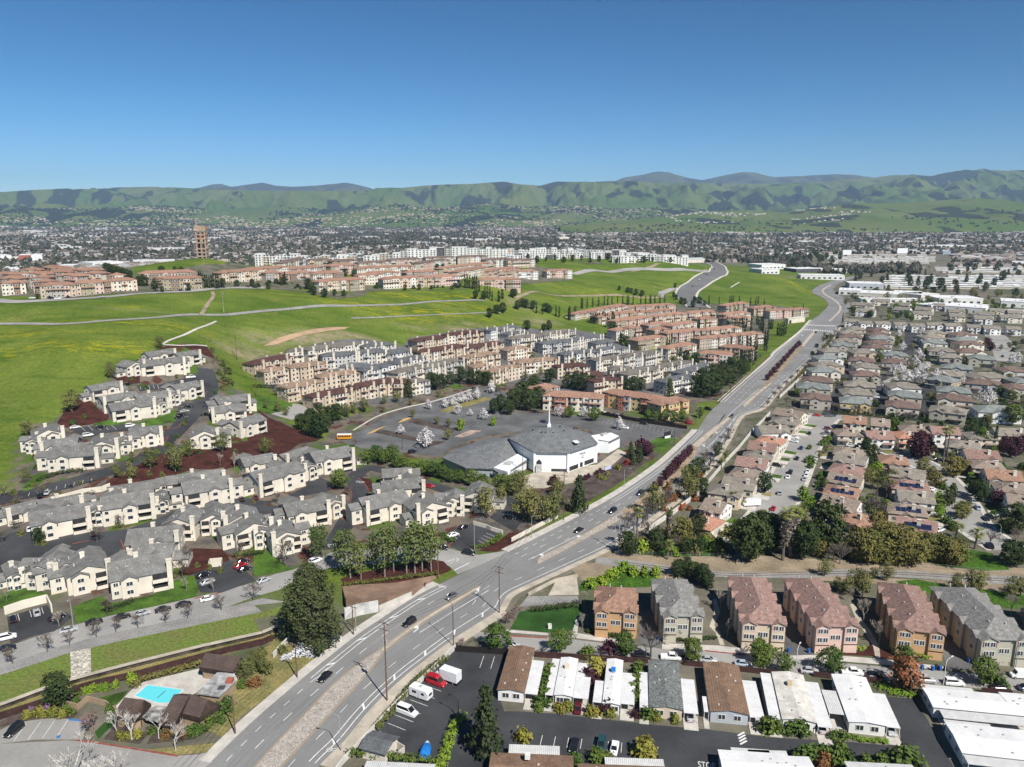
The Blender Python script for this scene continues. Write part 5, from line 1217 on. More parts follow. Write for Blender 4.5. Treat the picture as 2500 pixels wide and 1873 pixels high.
fan("main",ev,AP,9.6,14.2)
APL=cpt(835,405,9.0)
fan("wing",[cpt(85,630,4.2),cpt(350,745,4.2),cpt(660,755,4.2),cpt(930,590,4.2),cpt(600,402,4.6),cpt(250,532,4.4)],APL,4.2,8.8,wallm=mat("church_grey_wall",(0.33,0.36,0.38),0.85,0.05))
def cbox(name,P,z0,z1,m):
 mb=MB();Q=[loc(p)for p in P]
 if sum(Q[i][0]*Q[(i+1)%len(Q)][1]-Q[(i+1)%len(Q)][0]*Q[i][1]for i in range(len(Q)))<0:Q=Q[::-1]
 mb.prism(Q,z0,z1);return link(name,mb.mesh(name,m),church)
cbox("flat_annex",[cpt(670,745,4.6),cpt(825,790,4.6),cpt(1115,600,4.6),cpt(935,590,4.6)],0,4.6,M_CHWALL)
cbox("annex_canopy",[cpt(655,760,4.3),cpt(720,808,4.0),cpt(830,800,4.0),cpt(1060,660,4.0),cpt(1090,610,4.3),cpt(825,782,4.5)],3.4,4.3,M_CHROOF)
cbox("link_wall",[cpt(915,450,8.6),cpt(1155,470,8.6),cpt(1120,590,4.0),cpt(1200,420,9.0)],0,8.7,M_CHWALL)
cbox("entrance_porch",[cpt(1720,380,6.0),cpt(1745,462,6.0),cpt(1850,445,6.0),cpt(1965,450,6.0),cpt(2090,385,6.0),cpt(1990,342,6.0)],0,5.6,M_CHWALL)
cbox("porch_canopy",[cpt(1845,432,5.6),cpt(1850,455,5.2),cpt(1965,468,5.2),cpt(2100,395,5.4),cpt(2085,388,5.8),cpt(1968,448,5.8)],4.7,5.7,M_CHROOF)
cbox("rooftop_unit",[cpt(780,690,5.6),cpt(850,700,5.6),cpt(895,675,5.6),cpt(830,665,5.6)],4.6,5.6,M_VENT)
for P in([(1870,362),(1900,375),(1960,360),(1930,345)],):cbox("rooftop_unit",[cpt(x,y,6.6)for x,y in P],5.6,6.5,M_VENT)
cbox("porch_door_shade",[cpt(1852,470,4.6),cpt(1866,470,4.6),cpt(1866,468,4.5),cpt(1852,466,4.5)],0,4.3,M_SHADE)
# skylight, wall openings as panels painted shade-dark, pillars, bell niche, lettering
C_,D_=np.array(ev[2]),np.array(ev[3]);B_=np.array(ev[1])
def on_wall(P,Q,t,out):
 a,b=AP+(P-AP)*(1-0.9/np.linalg.norm(P-AP)),AP+(Q-AP)*(1-0.9/np.linalg.norm(Q-AP))
 d=(b-a)/np.linalg.norm(b-a);n=np.array([d[1],-d[0]])
 return a+(b-a)*t+n*out,math.atan2(d[1],d[0]),np.linalg.norm(b-a)
def slot(name,P,Q,t0,t1,z0,z1,m,out=0.03):
 a,_,_=on_wall(P,Q,t0,out);b,_,_=on_wall(P,Q,t1,out)
 mb=MB();mb.poly([(*loc(a),z0),(*loc(b),z0),(*loc(b),z1),(*loc(a),z1)]);link(name,mb.mesh(name,m),church)
slot("ground_opening_shade",B_,C_,0.50,0.96,0.3,1.6,M_SHADE)
slot("ground_opening_shade",C_,D_,0.04,0.36,0.3,2.4,M_SHADE);slot("ground_opening_shade",C_,D_,0.42,0.52,0.3,2.6,M_SHADE);slot("ground_opening_shade",C_,D_,0.58,0.92,0.5,2.6,M_SHADE)
for P,Q,t in((B_,C_,0.0),(C_,D_,0.0),(C_,D_,1.0)):
 p,a,_=on_wall(P,Q,t,0.15);mb=MB();x,y=loc(p);mb.box((x-0.5,y-0.5,0),(x+0.5,y+0.5,9.4));link("corner_pillar",mb.mesh("corner_pillar",M_CHWALL),church)
p,a,_=on_wall(B_,C_,0.13,0.0);x,y=loc(p)
mb=MB();mb.box((-1.3,-1.6,0),(1.3,0,3.6));nb=link("bell_niche",mb.mesh("bell_niche",mat("weathered_panel",(0.52,0.52,0.50),0.9,0.2,1.0)),church,(x,y,0),a)
mb=MB();mb.poly([(-1.2,-0.05,3.6),(1.2,-0.05,3.6),(1.2,-0.05,4.8),(0,-0.05,6.0),(-1.2,-0.05,4.8)]);link("niche_opening_shade",mb.mesh("niche_opening_shade",M_SHADE),nb)
sk=MB();q=[cpt(1555,445,11.9),cpt(1590,472,11.7),cpt(1640,462,11.9),cpt(1605,434,12.1)]
sk.poly([(*loc(p),12.0-0.1*i)for i,p in zip((0,3,1,0),q)]);link("skylight",sk.mesh("skylight",mat("skylight_white",(0.8,0.8,0.8),0.4)),church)
mb=MB();mb.box((-0.9,-0.9,13.2),(0.9,0.9,15.2));mb.tube((0,0,15.2),(0,0,16.4),0.75,0.4,8);mb.tube((0,0,16.4),(0,0,30.5),0.4,0.05,8);link("spire",mb.mesh("spire",M_CHWALL),church)
def lettering(txt,P,Q,t,z,size,m):
 c=bpy.data.curves.new("lettering",'FONT');c.body=txt;c.size=size;c.align_x='CENTER';c.extrude=0.03;c.materials.append(m)
 p,a,_=on_wall(P,Q,t,0.06);tmp=bpy.data.objects.new("lettering_curve",c);COL.objects.link(tmp);bpy.context.view_layer.update()
 me_=bpy.data.meshes.new_from_object(tmp.evaluated_get(bpy.context.evaluated_depsgraph_get()));bpy.data.objects.remove(tmp);bpy.data.curves.remove(c)
 o=link("lettering",me_,church);x,y=loc(p)
 o.location=(x,y,z);o.rotation_euler=(math.pi/2,0,a)
M_LET=mat("grey_letters",(0.16,0.17,0.18),0.6)
lettering("Hillside",C_,D_,0.50,6.3,1.5,M_LET);lettering("C H U R C H",C_,D_,0.52,5.5,0.45,M_LET);slot("number_plate",C_,D_,0.47,0.55,4.55,5.0,M_LET,0.06)
for x,y in((1110,330),(1255,365),(1340,365),(1575,290),(1460,340),(1210,360),(1415,290)):
 p=cpt(x,y,12.5);d=np.linalg.norm(p-AP);mb=MB();lx,ly=loc(p);z=14.2-4.6*d/26;mb.box((lx-0.35,ly-0.35,z-0.4),(lx+0.35,ly+0.35,z+0.35));link("roof_vent",mb.mesh("roof_vent",M_SHADE),church)
# banner board in front
x,y,_=at('K1',1955,790);bn=thing('banner_board',"pale lilac banner board on the bark slope before the church",'sign',(x,y,0),0.75)
mb=MB();mb.box((-2.2,-0.06,0.9),(2.2,0.06,2.5),0,True);link("panel",mb.mesh("panel",mat("lilac_banner",(0.60,0.60,0.78),0.6,0.08,1.0,col2=(0.35,0.35,0.62))),bn)
for s in(-1,1):mb=MB();mb.box((s*2.0-0.06,-0.06,0),(s*2.0+0.06,0.06,0.9));link("post",mb.mesh("post",M_RAIL),bn)

# ---------------------------------------------------------------- clubhouse and pool
M_BROWNROOF=mat("brown_shake",(0.115,0.083,0.070),0.9,0.12,0.4,fine=0.15,fscale=4,bump=0.4,stripes=('Z',0.16,0.72))
M_FASCIA=mat("dark_brown_shingle",(0.055,0.036,0.028),0.9,0.2,0.6)
M_TANWALL=mat("clubhouse_tan_wall",(0.36,0.27,0.18),0.9,0.1)
def kp(x,y,h):p=at('K4',x,y,h);return(p[0],p[1],h)
def pavilion(lb,lowL,lowR,hiL,hiR,back,low=3.3,high=5.6,bh=3.4):
 """brown roof: one plane rising from the front eave to the ridge, a hipped end and a short back slope"""
 a,b=np.array(kp(*lowL,low)),np.array(kp(*lowR,low));c,d=np.array(kp(*hiL,high)),np.array(kp(*hiR,high))
 e=np.array(kp(*back,bh));n=(c+d-a-b)/2;f=d+(c-d)*0+np.array([n[0],n[1],0])*0.55;f[2]=bh
 g=c+np.array([n[0],n[1],0])*0.55;g[2]=bh
 t=thing('clubhouse_pavilion',lb,'clubhouse',(float(a[0]),float(a[1]),0),0,'brown clubhouse pavilions')
 o=np.array([a[0],a[1],0])
 R=MB();P=[a,b,d,c];R.poly([tuple(p-o)for p in P]);R.poly([tuple(p-o)for p in(c,d,f,g)])
 link("roof",R.mesh("roof",M_BROWNROOF),t)
 F=MB();F.poly([tuple(p-o)for p in(b,e,d)]);F.poly([tuple(p-o)for p in(e,f,d)]);F.poly([tuple(p-o)for p in(g,a,c)])
 dz=np.array([0,0,1.1])
 for p,q in((a,b),(b,e),(e,f),(g,a)):F.poly([tuple(p-o-dz),tuple(q-o-dz),tuple(q-o),tuple(p-o)])
 link("fascia",F.mesh("fascia",M_FASCIA),t)
 cen=(a+b+f+g)/4;Wl=MB();Q=[cen+(p-cen)*0.86 for p in(a,b,e,f,g)]
 for i in range(len(Q)):
  p,q=Q[i],Q[(i+1)%len(Q)];Wl.poly([(p[0]-o[0],p[1]-o[1],0),(q[0]-o[0],q[1]-o[1],0),(q[0]-o[0],q[1]-o[1],2.7),(p[0]-o[0],p[1]-o[1],2.7)])
 link("wall",Wl.mesh("wall",M_TANWALL),t)
 return t
pavilion("brown-roofed pavilion at the pool's front left corner",(215,900),(510,950),(370,655),(650,690),(610,900))
pavilion("brown-roofed pavilion at the pool's front right, lower half",(860,1000),(1090,1030),(1070,615),(1290,640),(1180,900))
pavilion("brown-roofed pavilion with hipped end facing the boulevard",(1180,880),(1440,945),(1290,600),(1560,685),(1730,760))
pavilion("brown-roofed pavilion at the far end of the pool",(1430,225),(1910,300),(1520,20),(2030,85),(2000,240))
t=thing('flat_roof_wing',"long grey flat-roofed wing joining the clubhouse pavilions",'clubhouse',kp(1400,590,2.8)[:2]+(0,))
o=np.array(t.location);Q=[np.array(kp(x,y,2.9))for x,y in((1400,595),(1715,640),(1975,395),(1930,310),(1690,300))]
mb=MB();mb.prism([(p[0]-o[0],p[1]-o[1])for p in Q],2.55,2.9);link("roof",mb.mesh("roof",mat("grey_flat_roofing",(0.42,0.42,0.42),0.8,0.25,0.5)),t)
cen=sum(Q)/len(Q);mb=MB();mb.prism([tuple((cen+(p-cen)*0.9-o)[:2])for p in Q],0,2.55);link("wall",mb.mesh("wall",M_TANWALL),t)
for x,y,m,s in((1870,430,'brick',0.8),(1750,515,'dark',0.8)):
 p=np.array(kp(x,y,3.0))-o;mb=MB();mb.box((p[0]-s,p[1]-s,2.9),(p[0]+s,p[1]+s,3.7 if m=='brick' else 3.05));link("roof_unit",mb.mesh("roof_unit",WALL[m]),t)
t=thing('flat_canopy',"weathered flat canopy between the two front pavilions",'canopy',kp(720,900,2.6)[:2]+(0,));o=np.array(t.location)
Q=[np.array(kp(x,y,2.6))for x,y in((600,930),(850,1000),(980,790),(770,760))]
mb=MB();mb.prism([(p[0]-o[0],p[1]-o[1])for p in Q],2.3,2.6);link("deck",mb.mesh("deck",mat("stained_roofing",(0.40,0.39,0.37),0.9,0.4,0.5)),t)
for p in Q:mb=MB();mb.box((p[0]-o[0]-0.1,p[1]-o[1]-0.1,0),(p[0]-o[0]+0.1,p[1]-o[1]+0.1,2.3));link("post",mb.mesh("post",M_FASCIA),t)
PQ=[at('K4',x,y)[:2]for x,y in((525,640),(705,487),(1200,557),(1130,620),(1010,735),(860,740))]
pool=thing('swimming_pool',"turquoise swimming pool on the pale deck",'pool',(*PQ[0],0.0));o=np.array(PQ[0])
def pool_sheet(n,P,z,m):
 mb=MB();Q=[(p[0]-o[0],p[1]-o[1],z)for p in P];mb.poly(Q if sum(Q[i][0]*Q[(i+1)%len(Q)][1]-Q[(i+1)%len(Q)][0]*Q[i][1]for i in range(len(Q)))>0 else Q[::-1]);link(n,mb.mesh(n,m),pool)
_cen=np.mean(np.array(PQ),0)
pool_sheet("coping",[_cen+(np.array(p)-_cen)*1.09 for p in PQ],0.125,mat("pool_coping",(0.66,0.65,0.62),0.7))
pool_sheet("water",PQ,0.135,gloss("pool_water",(0.12,0.60,0.66),0.15,0.35))
mb=MB();a,b=[np.array(at('K4',x,y)[:2])-o for x,y in((838,672),(958,568))];strip=b-a;n_=np.array([strip[1],-strip[0]])/np.linalg.norm(strip)*0.1
mb.poly([(*(a-n_),0.15),(*(a+n_),0.15),(*(b+n_),0.15),(*(b-n_),0.15)]);link("lane_rope",mb.mesh("lane_rope",M_RAIL),pool)

# ---------------------------------------------------------------- tower on the knoll
tx,ty=plane_hit(*tpx('D1',1712,775),73.0);tz=float(ground_z(tx,ty))
tower=thing('lookout_tower',"tall open concrete tower with tan frame on the green knoll",'tower',(tx,ty,tz),0.08)
M_TOWER=mat("tan_tower_concrete",(0.42,0.30,0.215),0.9,0.14,0.3)
M_TRED=mat("tower_red_panel",(0.36,0.10,0.075),0.8,0.15,0.3)
TH,TW=36.0,4.8
def tpart(n,a,b,m=M_TOWER):mb=MB();mb.box(a,b,0,True);link(n,mb.mesh(n,m),tower)
for i,(x,y)in enumerate([(-TW,-3),(TW-1.2,-3),(-TW,3),(TW-1.2,3)]):
 tpart("column",(x,y-0.6,-1),(x+1.2,y+0.6,TH-6.2))
tpart("column",(-0.5,-3.6,-1),(0.5,-2.4,TH-6.2))
for z in(5.2,8.9,12.6,18.6,22.6,26.6):tpart("floor_slab",(-TW-0.25,-3.75,z),(TW+0.25,3.75,z+1.25))
[tpart("inner_shade_slab",(x,0.5,0),(x+1.5,1.0,TH-6.4),mat("tower_inner_shade",(0.10,0.075,0.06),0.9))for x in(-TW+1.3,0.9)]  # dark slabs: the shade inside the tower put into their colour
tpart("red_panel",(-TW+1.3,-2.3,0),(-1.2,-2.1,3.9),M_TRED);tpart("red_panel",(0.7,-2.3,0),(TW-1.4,-2.1,3.4),M_TRED)
tpart("red_panel",(-TW+1.3,-2.3,23.9),(-0.7,-2.1,26.4),M_TRED);tpart("red_panel",(0.7,-2.3,23.9),(TW-1.4,-2.1,26.2),M_TRED)
for x0,x1 in((-TW-0.3,-2.2),(-2.2,-0.6),(0.6,3.0),(3.0,TW+0.3)):
 tpart("crown_panel",(x0,-4.2,TH-5.2),(x1-0.08,-3.8,TH+random.uniform(-0.4,0.4)))
tpart("crown_panel",(-0.55,-4.3,TH-5.2),(0.55,-3.7,TH-0.6));tpart("crown_panel",(-TW-0.3,3.8,TH-5.2),(TW+0.3,4.2,TH));tpart("crown_panel",(-TW-0.3,-3.7,TH-5.2),(-TW,3.7,TH));tpart("crown_panel",(TW,-3.7,TH-5.2),(TW+0.3,3.7,TH))
x,y,z=tx+16,ty-6,float(ground_z(tx+16,ty-6));t=thing('foundation_wall',"low pale foundation walls beside the tower",'wall',(x,y,z));mb=MB();mb.box((-5,-0.3,-1),(12,0.3,1.5));mb.box((4,0.3,-1),(12,4,2.2));link("concrete",mb.mesh("concrete",M_CONC2),t)

# ---------------------------------------------------------------- long townhouses by the railway
def big_townhouse(t,fl,fr,bl,wall,roof,label,h=7.7):
 FL,FR=eave(t,fl,fr,h);BL=at(t,*bl,h)
 u=np.array(FR[:2])-np.array(FL[:2]);u/=np.linalg.norm(u);nrm=np.array([-u[1],u[0]])
 depth=float((np.array(BL[:2])-np.array(FL[:2]))@nrm)
 B=Bld('long_townhouse','townhouse',FL,FR,depth,h,'long townhouses by the railway',label,near=True)
 w,d=B.w,depth
 B.vol(0.8,w-0.8,0,d,h,0)
 hip(B.R,0.8,w-0.8,0,d,h,0.48,ov=0.6)
 # front bays with small gables
 for x0,x1,o in((0.3,w*0.33,-1.2),(w*0.68,w-0.3,-0.6)):
  B.vol(x0,x1,o,2.5,h-0.15,0);gable(B.R,B.W,x0,x1,o,3.2,h-0.15,0.5,'y',ov=0.35)
  for z in(h-1.75,h-4.3):
   B.win((x0+x1)/2-0.75,z,1.15,1.25,off=o);B.win((x0+x1)/2+0.75,z,1.15,1.25,off=o)
  mb=MB();mb.box((x0-0.05,o-0.1,h-5.3),(x1+0.05,o-0.01,h-5.1));B.part('belt_course',mb,[M_FASCIA])
  for sx in(x0+0.35,x1-0.75):
   mb=MB();mb.box((sx,o-0.08,h-1.85),(sx+0.4,o-0.01,h-0.4));B.part('shutter',mb,[mat("brown_shutter",(0.20,0.09,0.07),0.7)])
 B.win(w*0.5-0.7,h-4.2,1.1,1.3);B.win(w*0.5+0.7,h-4.2,1.1,1.3)
 # stepped side bays
 n=max(2,int(d/6.2));s=d/n
 for i in range(n):
  y0=i*s+0.8;y1=y0+s*0.55
  for side,(a,b)in((-1,(0,2)),(1,(w-2,w))):
   B.vol(a,b,y0,y1,h-0.2,0)
   if side<0:gable(B.R,B.W,-0.0,w*0.42,y0,y1,h-0.2,0.45,'x',ov=0.4)
   else:gable(B.R,B.W,w*0.58,w,y0,y1,h-0.2,0.45,'x',ov=0.4)
   for z in(h-1.9,h-4.5):B.win((y0+y1)/2,z,1.3,1.2,'l' if side<0 else 'r',0 if side<0 else w)
  mb=MB();mb.box((w-0.79,y1+0.3,0),(w-0.72,y1+2.5,2.2));B.part('garage_door',mb,[M_GARAGE])
  vents(B,[(w*0.35,(y0+y1)/2+2,h+w*0.16),(w*0.62,(y0+y1)/2+1,h+w*0.17)])
 B.done(wall,roof)
big_townhouse('A3',(730,305),(1092,330),(738,110),'orange','orange',"orange three-storey townhouse nearest the boulevard, terracotta tile roof")
big_townhouse('A3',(1303,352),(1655,355),(1265,55),'sage','stone',"grey-green townhouse with mottled grey tile roof beside the orange one")
big_townhouse('A3',(1968,404),(2350,428),(1880,30),'peach','rose',"cream townhouse with rose tile roof, third from the boulevard")
big_townhouse('A4',(440,437),(820,442),(250,45),'pink','rose',"pink townhouse with rose tile roof beside the cream one")
big_townhouse('A4',(1130,458),(1552,508),(905,70),'orange','rose',"ochre townhouse with rose tile roof left of the last grey one")
big_townhouse('A4',(1828,545),(2290,560),(1462,118),'sage','stone',"grey townhouse with mottled grey roof at the right edge")

big_townhouse('A4',(2600,640),(3060,690),(2190,190),'peach','rose',"townhouse cut off by the right edge beyond the grey one")
# ---------------------------------------------------------------- mobile homes
M_AWN=mat("white_metal_awning",(0.68,0.68,0.66),0.55,0.06,0.5,stripes=('X',0.42,0.70))
M_AWN2=mat("flat_metal_awning",(0.68,0.68,0.67),0.55,0.06,0.4)
def mobile_home(t,fl,fr,bl,wall,roof,label,awn=(),h=2.9,axis='y',pitch=0.16,cooler=None,bay=True):
 FL,FR=eave(t,fl,fr,h);BL=at(t,*bl,h)
 u=np.array(FR[:2])-np.array(FL[:2]);u/=np.linalg.norm(u);nrm=np.array([-u[1],u[0]])
 depth=float((np.array(BL[:2])-np.array(FL[:2]))@nrm)
 B=Bld('mobile_home','mobile home',FL,FR,depth,h,'mobile homes',label,near=True)
 w,d=B.w,depth;B.low=0.0
 B.vol(0,w,0,d,h,0)
 gable(B.R,B.W,0,w,0,d,h,pitch,axis,ov=0.3,th=0.12)
 if axis=='y':
  if bay:B.win(w*0.30,1.0,1.5,1.2);B.win(w*0.72,1.0,1.5,1.2)
  for k in range(4):B.win(d*(0.15+0.23*k),1.0,1.2,1.0,'l',0);B.win(d*(0.15+0.23*k),1.0,1.2,1.0,'r',w)
 else:
  for k in range(5):B.win(w*(0.1+0.2*k),1.0,1.2,1.0)
  for k in range(2):B.win(d*(0.3+0.4*k),1.0,1.2,1.0,'l',0)
 for side,aw,f0,f1,ribs in awn:
  mb=MB()
  if side=='r':x0,x1,y0,y1=w+0.32,w+aw,d*f0,d*f1
  elif side=='l':x0,x1,y0,y1=-aw,-0.32,d*f0,d*f1
  elif side=='f':x0,x1,y0,y1=w*f0,w*f1,-aw,-0.32
  else:x0,x1,y0,y1=w*f0,w*f1,d+0.32,d+aw
  mb.box((x0,y0,h-0.42),(x1,y1,h-0.3),0,True)
  sl=MB();sl.box((x0,y0-(2.6 if side in 'lr' else 0),0.02),(x1,y1,0.08));B.part('patio_slab',sl,[M_CONC])
  B.part('awning',mb,[M_AWN if ribs else M_AWN2])
  for px_,py_ in((x0+0.1,y0+0.1),(x1-0.1,y0+0.1),(x0+0.1,y1-0.1),(x1-0.1,y1-0.1)):
   mb=MB();mb.box((px_-0.05,py_-0.05,0),(px_+0.05,py_+0.05,h-0.42));B.part('awning_post',mb,[M_TRIM])
 r=random.Random(label);
 for k in range(5):
  x,y=w*r.uniform(0.15,0.85),d*r.uniform(0.1,0.9);rz=h+(min(x,w-x)if axis=='y' else min(y,d-y))*pitch+0.1
  mb=MB();mb.box((x-0.22,y-0.22,rz-0.1),(x+0.22,y+0.22,rz+0.22));B.part('roof_vent',mb,[M_VENT])
 if cooler:
  x,y=w*0.45,d*0.7;rz=h+min(x,w-x)*pitch;mb=MB();mb.box((x-0.55,y-0.55,rz),(x+0.55,y+0.55,rz+1.0));B.part('roof_cooler',mb,[cooler])
 B.done(wall,roof)
 return B
TANP=mat("tan_cooler",(0.55,0.42,0.25),0.7);BLUEP=mat("blue_tarp",(0.02,0.20,0.60),0.5,0.15,1.0)
mobile_home('A3',(-83,982),(130,1002),(40,622),'white','brown',"tan-roofed mobile home nearest the storage lot",[('r',3.4,0.0,0.75,False)])
mobile_home('A3',(398,1022),(536,1036),(452,716),'white','white',"white mobile home with wide white awnings, second from the storage lot",[('l',2.4,0.0,1.0,False),('r',4.0,0.0,0.95,False)],cooler=WALL['peach'])
mobile_home('A3',(808,1092),(938,1106),(835,728),'white','white',"narrow white mobile home with blue roof tarp",[('r',3.5,0.05,0.75,False),('l',2.6,0.02,0.5,False)],cooler=BLUEP)
mobile_home('A3',(1204,1126),(1472,1151),(1198,740),'peach','speckle',"grey speckled-roof mobile home with peach front",[('l',2.5,0.0,0.75,False),('r',3.6,-0.03,0.68,False)])
mobile_home('A3',(1712,1161),(2028,1191),(1655,760),'blue','brown',"brown shingle mobile home with pale blue front",[('r',3.6,-0.02,0.72,False),('l',1.5,0.0,0.3,False)])
mobile_home('A4',(180,1226),(455,1258),(70,836),'white',mat("weathered_white_roof",(0.66,0.63,0.57),0.7,0.15,0.4,fine=0.1),"weathered white mobile home with tan roof cooler",[('l',3.0,-0.02,1.0,False),('r',3.4,-0.05,0.9,False)],cooler=TANP)
mobile_home('A4',(740,1249),(1042,1283),(583,856),'white','white',"bright white mobile home at the lane corner with scalloped front rail",[('l',3.8,0.15,0.65,True),('r',3.2,0.0,0.7,False)],pitch=0.1)
mobile_home('A4',(1452,1125),(2230,1200),(1378,968),'white','white',"long white mobile home with arched corrugated porch",[('f',3.6,0.05,1.0,True),('b',2.2,0.0,0.6,True)],axis='x',pitch=0.1)
mobile_home('A4',(1695,1510),(2400,1590),(1548,1262),'white','white',"long white mobile home at the lower right corner",[('f',3.2,0.0,1.0,True),('b',1.8,0.0,0.6,True)],axis='x',pitch=0.1)
mobile_home('A4',(-60,1720),(470,1740),(-100,1540),'white','white',"white mobile home roof at the bottom edge, middle right",[('b',2.4,0.05,0.7,True)],axis='x',pitch=0.1)
mobile_home('A4',(790,1760),(1360,1790),(760,1600),'white',M_AWN,"corrugated white roof at the bottom edge by the lane",[],axis='x',pitch=0.1)
mobile_home('A3',(1830,1700),(2400,1740),(1825,1500),'white','white',"white mobile home at the bottom edge below the speed hump",[('b',1.8,0.2,0.8,True)],axis='x',pitch=0.1)
mobile_home('A3',(-160,1760),(545,1790),(-150,1520),'peach','brown',"tan-roofed mobile home at the bottom edge below the conifer",[('b',3.6,0.2,0.85,True)],axis='x',cooler=M_TRIM)
mobile_home('A3',(610,1800),(1380,1830),(620,1615),'peach','brown',"tan-roofed mobile home at the bottom edge with corrugated awning",[('b',3.0,0.3,0.98,True)],axis='x')
mobile_home('A2',(900,1760),(1480,1790),(890,1590),'white',M_AWN,"white corrugated roof at the bottom edge beside the hedge",[],axis='x',pitch=0.08)
mobile_home('A4',(2140,1180),(2500,1210),(2130,1020),'white','white',"white mobile home roof cut by the right edge",[],axis='x',pitch=0.1)
# storage lot shed
B=Bld('utility_shed','shed',*eave('A2',(905,1468),(1105,1520),2.6),5.5,2.6,None,"cream utility shed with dark grey roof in the storage lot corner",near=True)
B.vol(0,B.w,0,5.5,2.6);gable(B.R,B.W,0,B.w,0,5.5,2.6,0.3,'x');B.done('cream','slate')

# ---------------------------------------------------------------- warehouses and drive-in screens
def warehouse(a,b,depth,h,label,wall='ivory',roofm=None,t='D4'):
 E_=eave(t,a,b,h)if t=='D4' else[(*plane_hit(*tpx(t,*c),h),0)for c in(a,b)]
 B=Bld('warehouse','warehouse',*E_,depth,h,'flat-roofed warehouses',label,near=False)
 w,d=B.w,depth
 B.vol(0,w,0,d,h);B.R.box((-0.2,-0.2,h),(w+0.2,d+0.2,h+0.5));r=random.Random(label)
 for k in range(6):x,y=r.uniform(2,w-3),r.uniform(2,d-3);mb=MB();mb.box((x,y,h+0.5),(x+1.6,y+1.6,h+1.6));B.part('rooftop_unit',mb,[M_VENT])
 for k in range(int(w/9)):B.win(4.5+9*k,1.0,4.0,2.6)
 B.done(wall,roofm or mat("white_membrane",(0.72,0.72,0.71),0.7,0.06,0.03))
WH=[((290,885),(500,888),40,7,"long warehouse with dark wall left of the far trees",'dark'),((500,890),(720,892),40,7,"pale warehouse right of the dark-walled one",'ivory'),((330,935),(700,948),30,7,"low white warehouse on the near side of the dark-walled one",'white'),((650,1068),(840,1075),40,6,"white roof just right of the boulevard's far curve",'white'),
      ((820,1090),(1150,1105),45,8,"cream warehouse with wide white roof by the far curve",'ivory'),((1110,1090),(1345,1100),40,7,"warehouse with striped skylight roof",'ivory'),((1345,1110),(1500,1100),30,7,"cream warehouse with blue roof tarps beside it",'ivory'),((840,1140),(1390,1146),14,5,"long low white roof strip before the cream warehouse",'white'),
      ((1500,1138),(1870,1140),40,7,"broad white warehouse roof right of the striped one",'white'),((1545,1200),(1890,1222),45,7,"large bright white warehouse roof behind the houses",'white'),((1305,1185),(1430,1198),40,6,"square white roof left of the large bright one",'white'),((740,1010),(1030,1016),40,8,"pale blue-grey barrel roofed hall beyond the curve",'blue'),
      ((2020,1160),(2230,1170),40,7,"white warehouse roof at the right edge",'white'),((1940,1240),(2230,1255),22,6,"long white roof above the rightmost houses",'white'),((0,850),(200,855),50,8,"white store roof behind the grassy hill",'white'),((0,890),(150,895),40,8,"second white store roof behind the grassy hill",'white'),((1350,690),(1500,692),60,10,"white hall among the far trees right of the screens",'white'),((1500,690),(1730,690),60,10,"far school gym with curved white roof",'white')]
for a,b,d,h,lb,wl in WH:warehouse(a,b,d,h,lb,wl)
for a,b,d,h,lb,wl in[((780,838),(1040,825),60,10,"white warehouse roof below the knoll",'white'),((0,882),(160,878),50,9,"white warehouse roof at the left edge behind the hill houses",'white'),((480,860),(620,858),50,9,"pale green roof behind the hill houses",'sage'),((155,772),(260,770),60,18,"far red building in the valley",'brick'),((260,770),(355,768),60,18,"far white building joined to the red one",'white'),((0,775),(95,772),60,15,"far white building at the left edge of the valley",'white')]:
 warehouse(a,b,d,h,lb,wl,t='D1')
for x0,y0,x1,y1,lb,c in[(680,728,753,768,"white drive-in screen, leftmost of the wide ones",(0.8,0.8,0.8)),(1140,714,1227,756,"white drive-in screen with base, largest of the four",(0.8,0.8,0.8)),(1525,735,1590,762,"blue-grey drive-in screen seen from behind",(0.30,0.36,0.42)),(373,748,396,782,"narrow white drive-in screen seen edge-on",(0.8,0.8,0.8))]:
 gx,gy,gz=at('D4',(x0+x1)/2,y1+14);dep=gy*CP+CAM_Z*SP;s=dep/FOCAL_PX/TS;w,h=(x1-x0)*s,(y1-y0)*s
 t=thing('drive_in_screen',lb,'screen',(gx,gy,0),0.0 if w>h else 0.9,'drive-in screens')
 mb=MB();mb.box((-w/2,0,14*s),(w/2,1.2,14*s+h),0,True);link("screen_panel",mb.mesh("screen_panel",mat("screen_%d"%x0,c,0.8,0.03)),t)
 for q in(-0.35,0.35):mb=MB();mb.box((q*w-0.6,0.2,0),(q*w+0.6,1.0,14*s));link("support",mb.mesh("support",M_VENT),t)

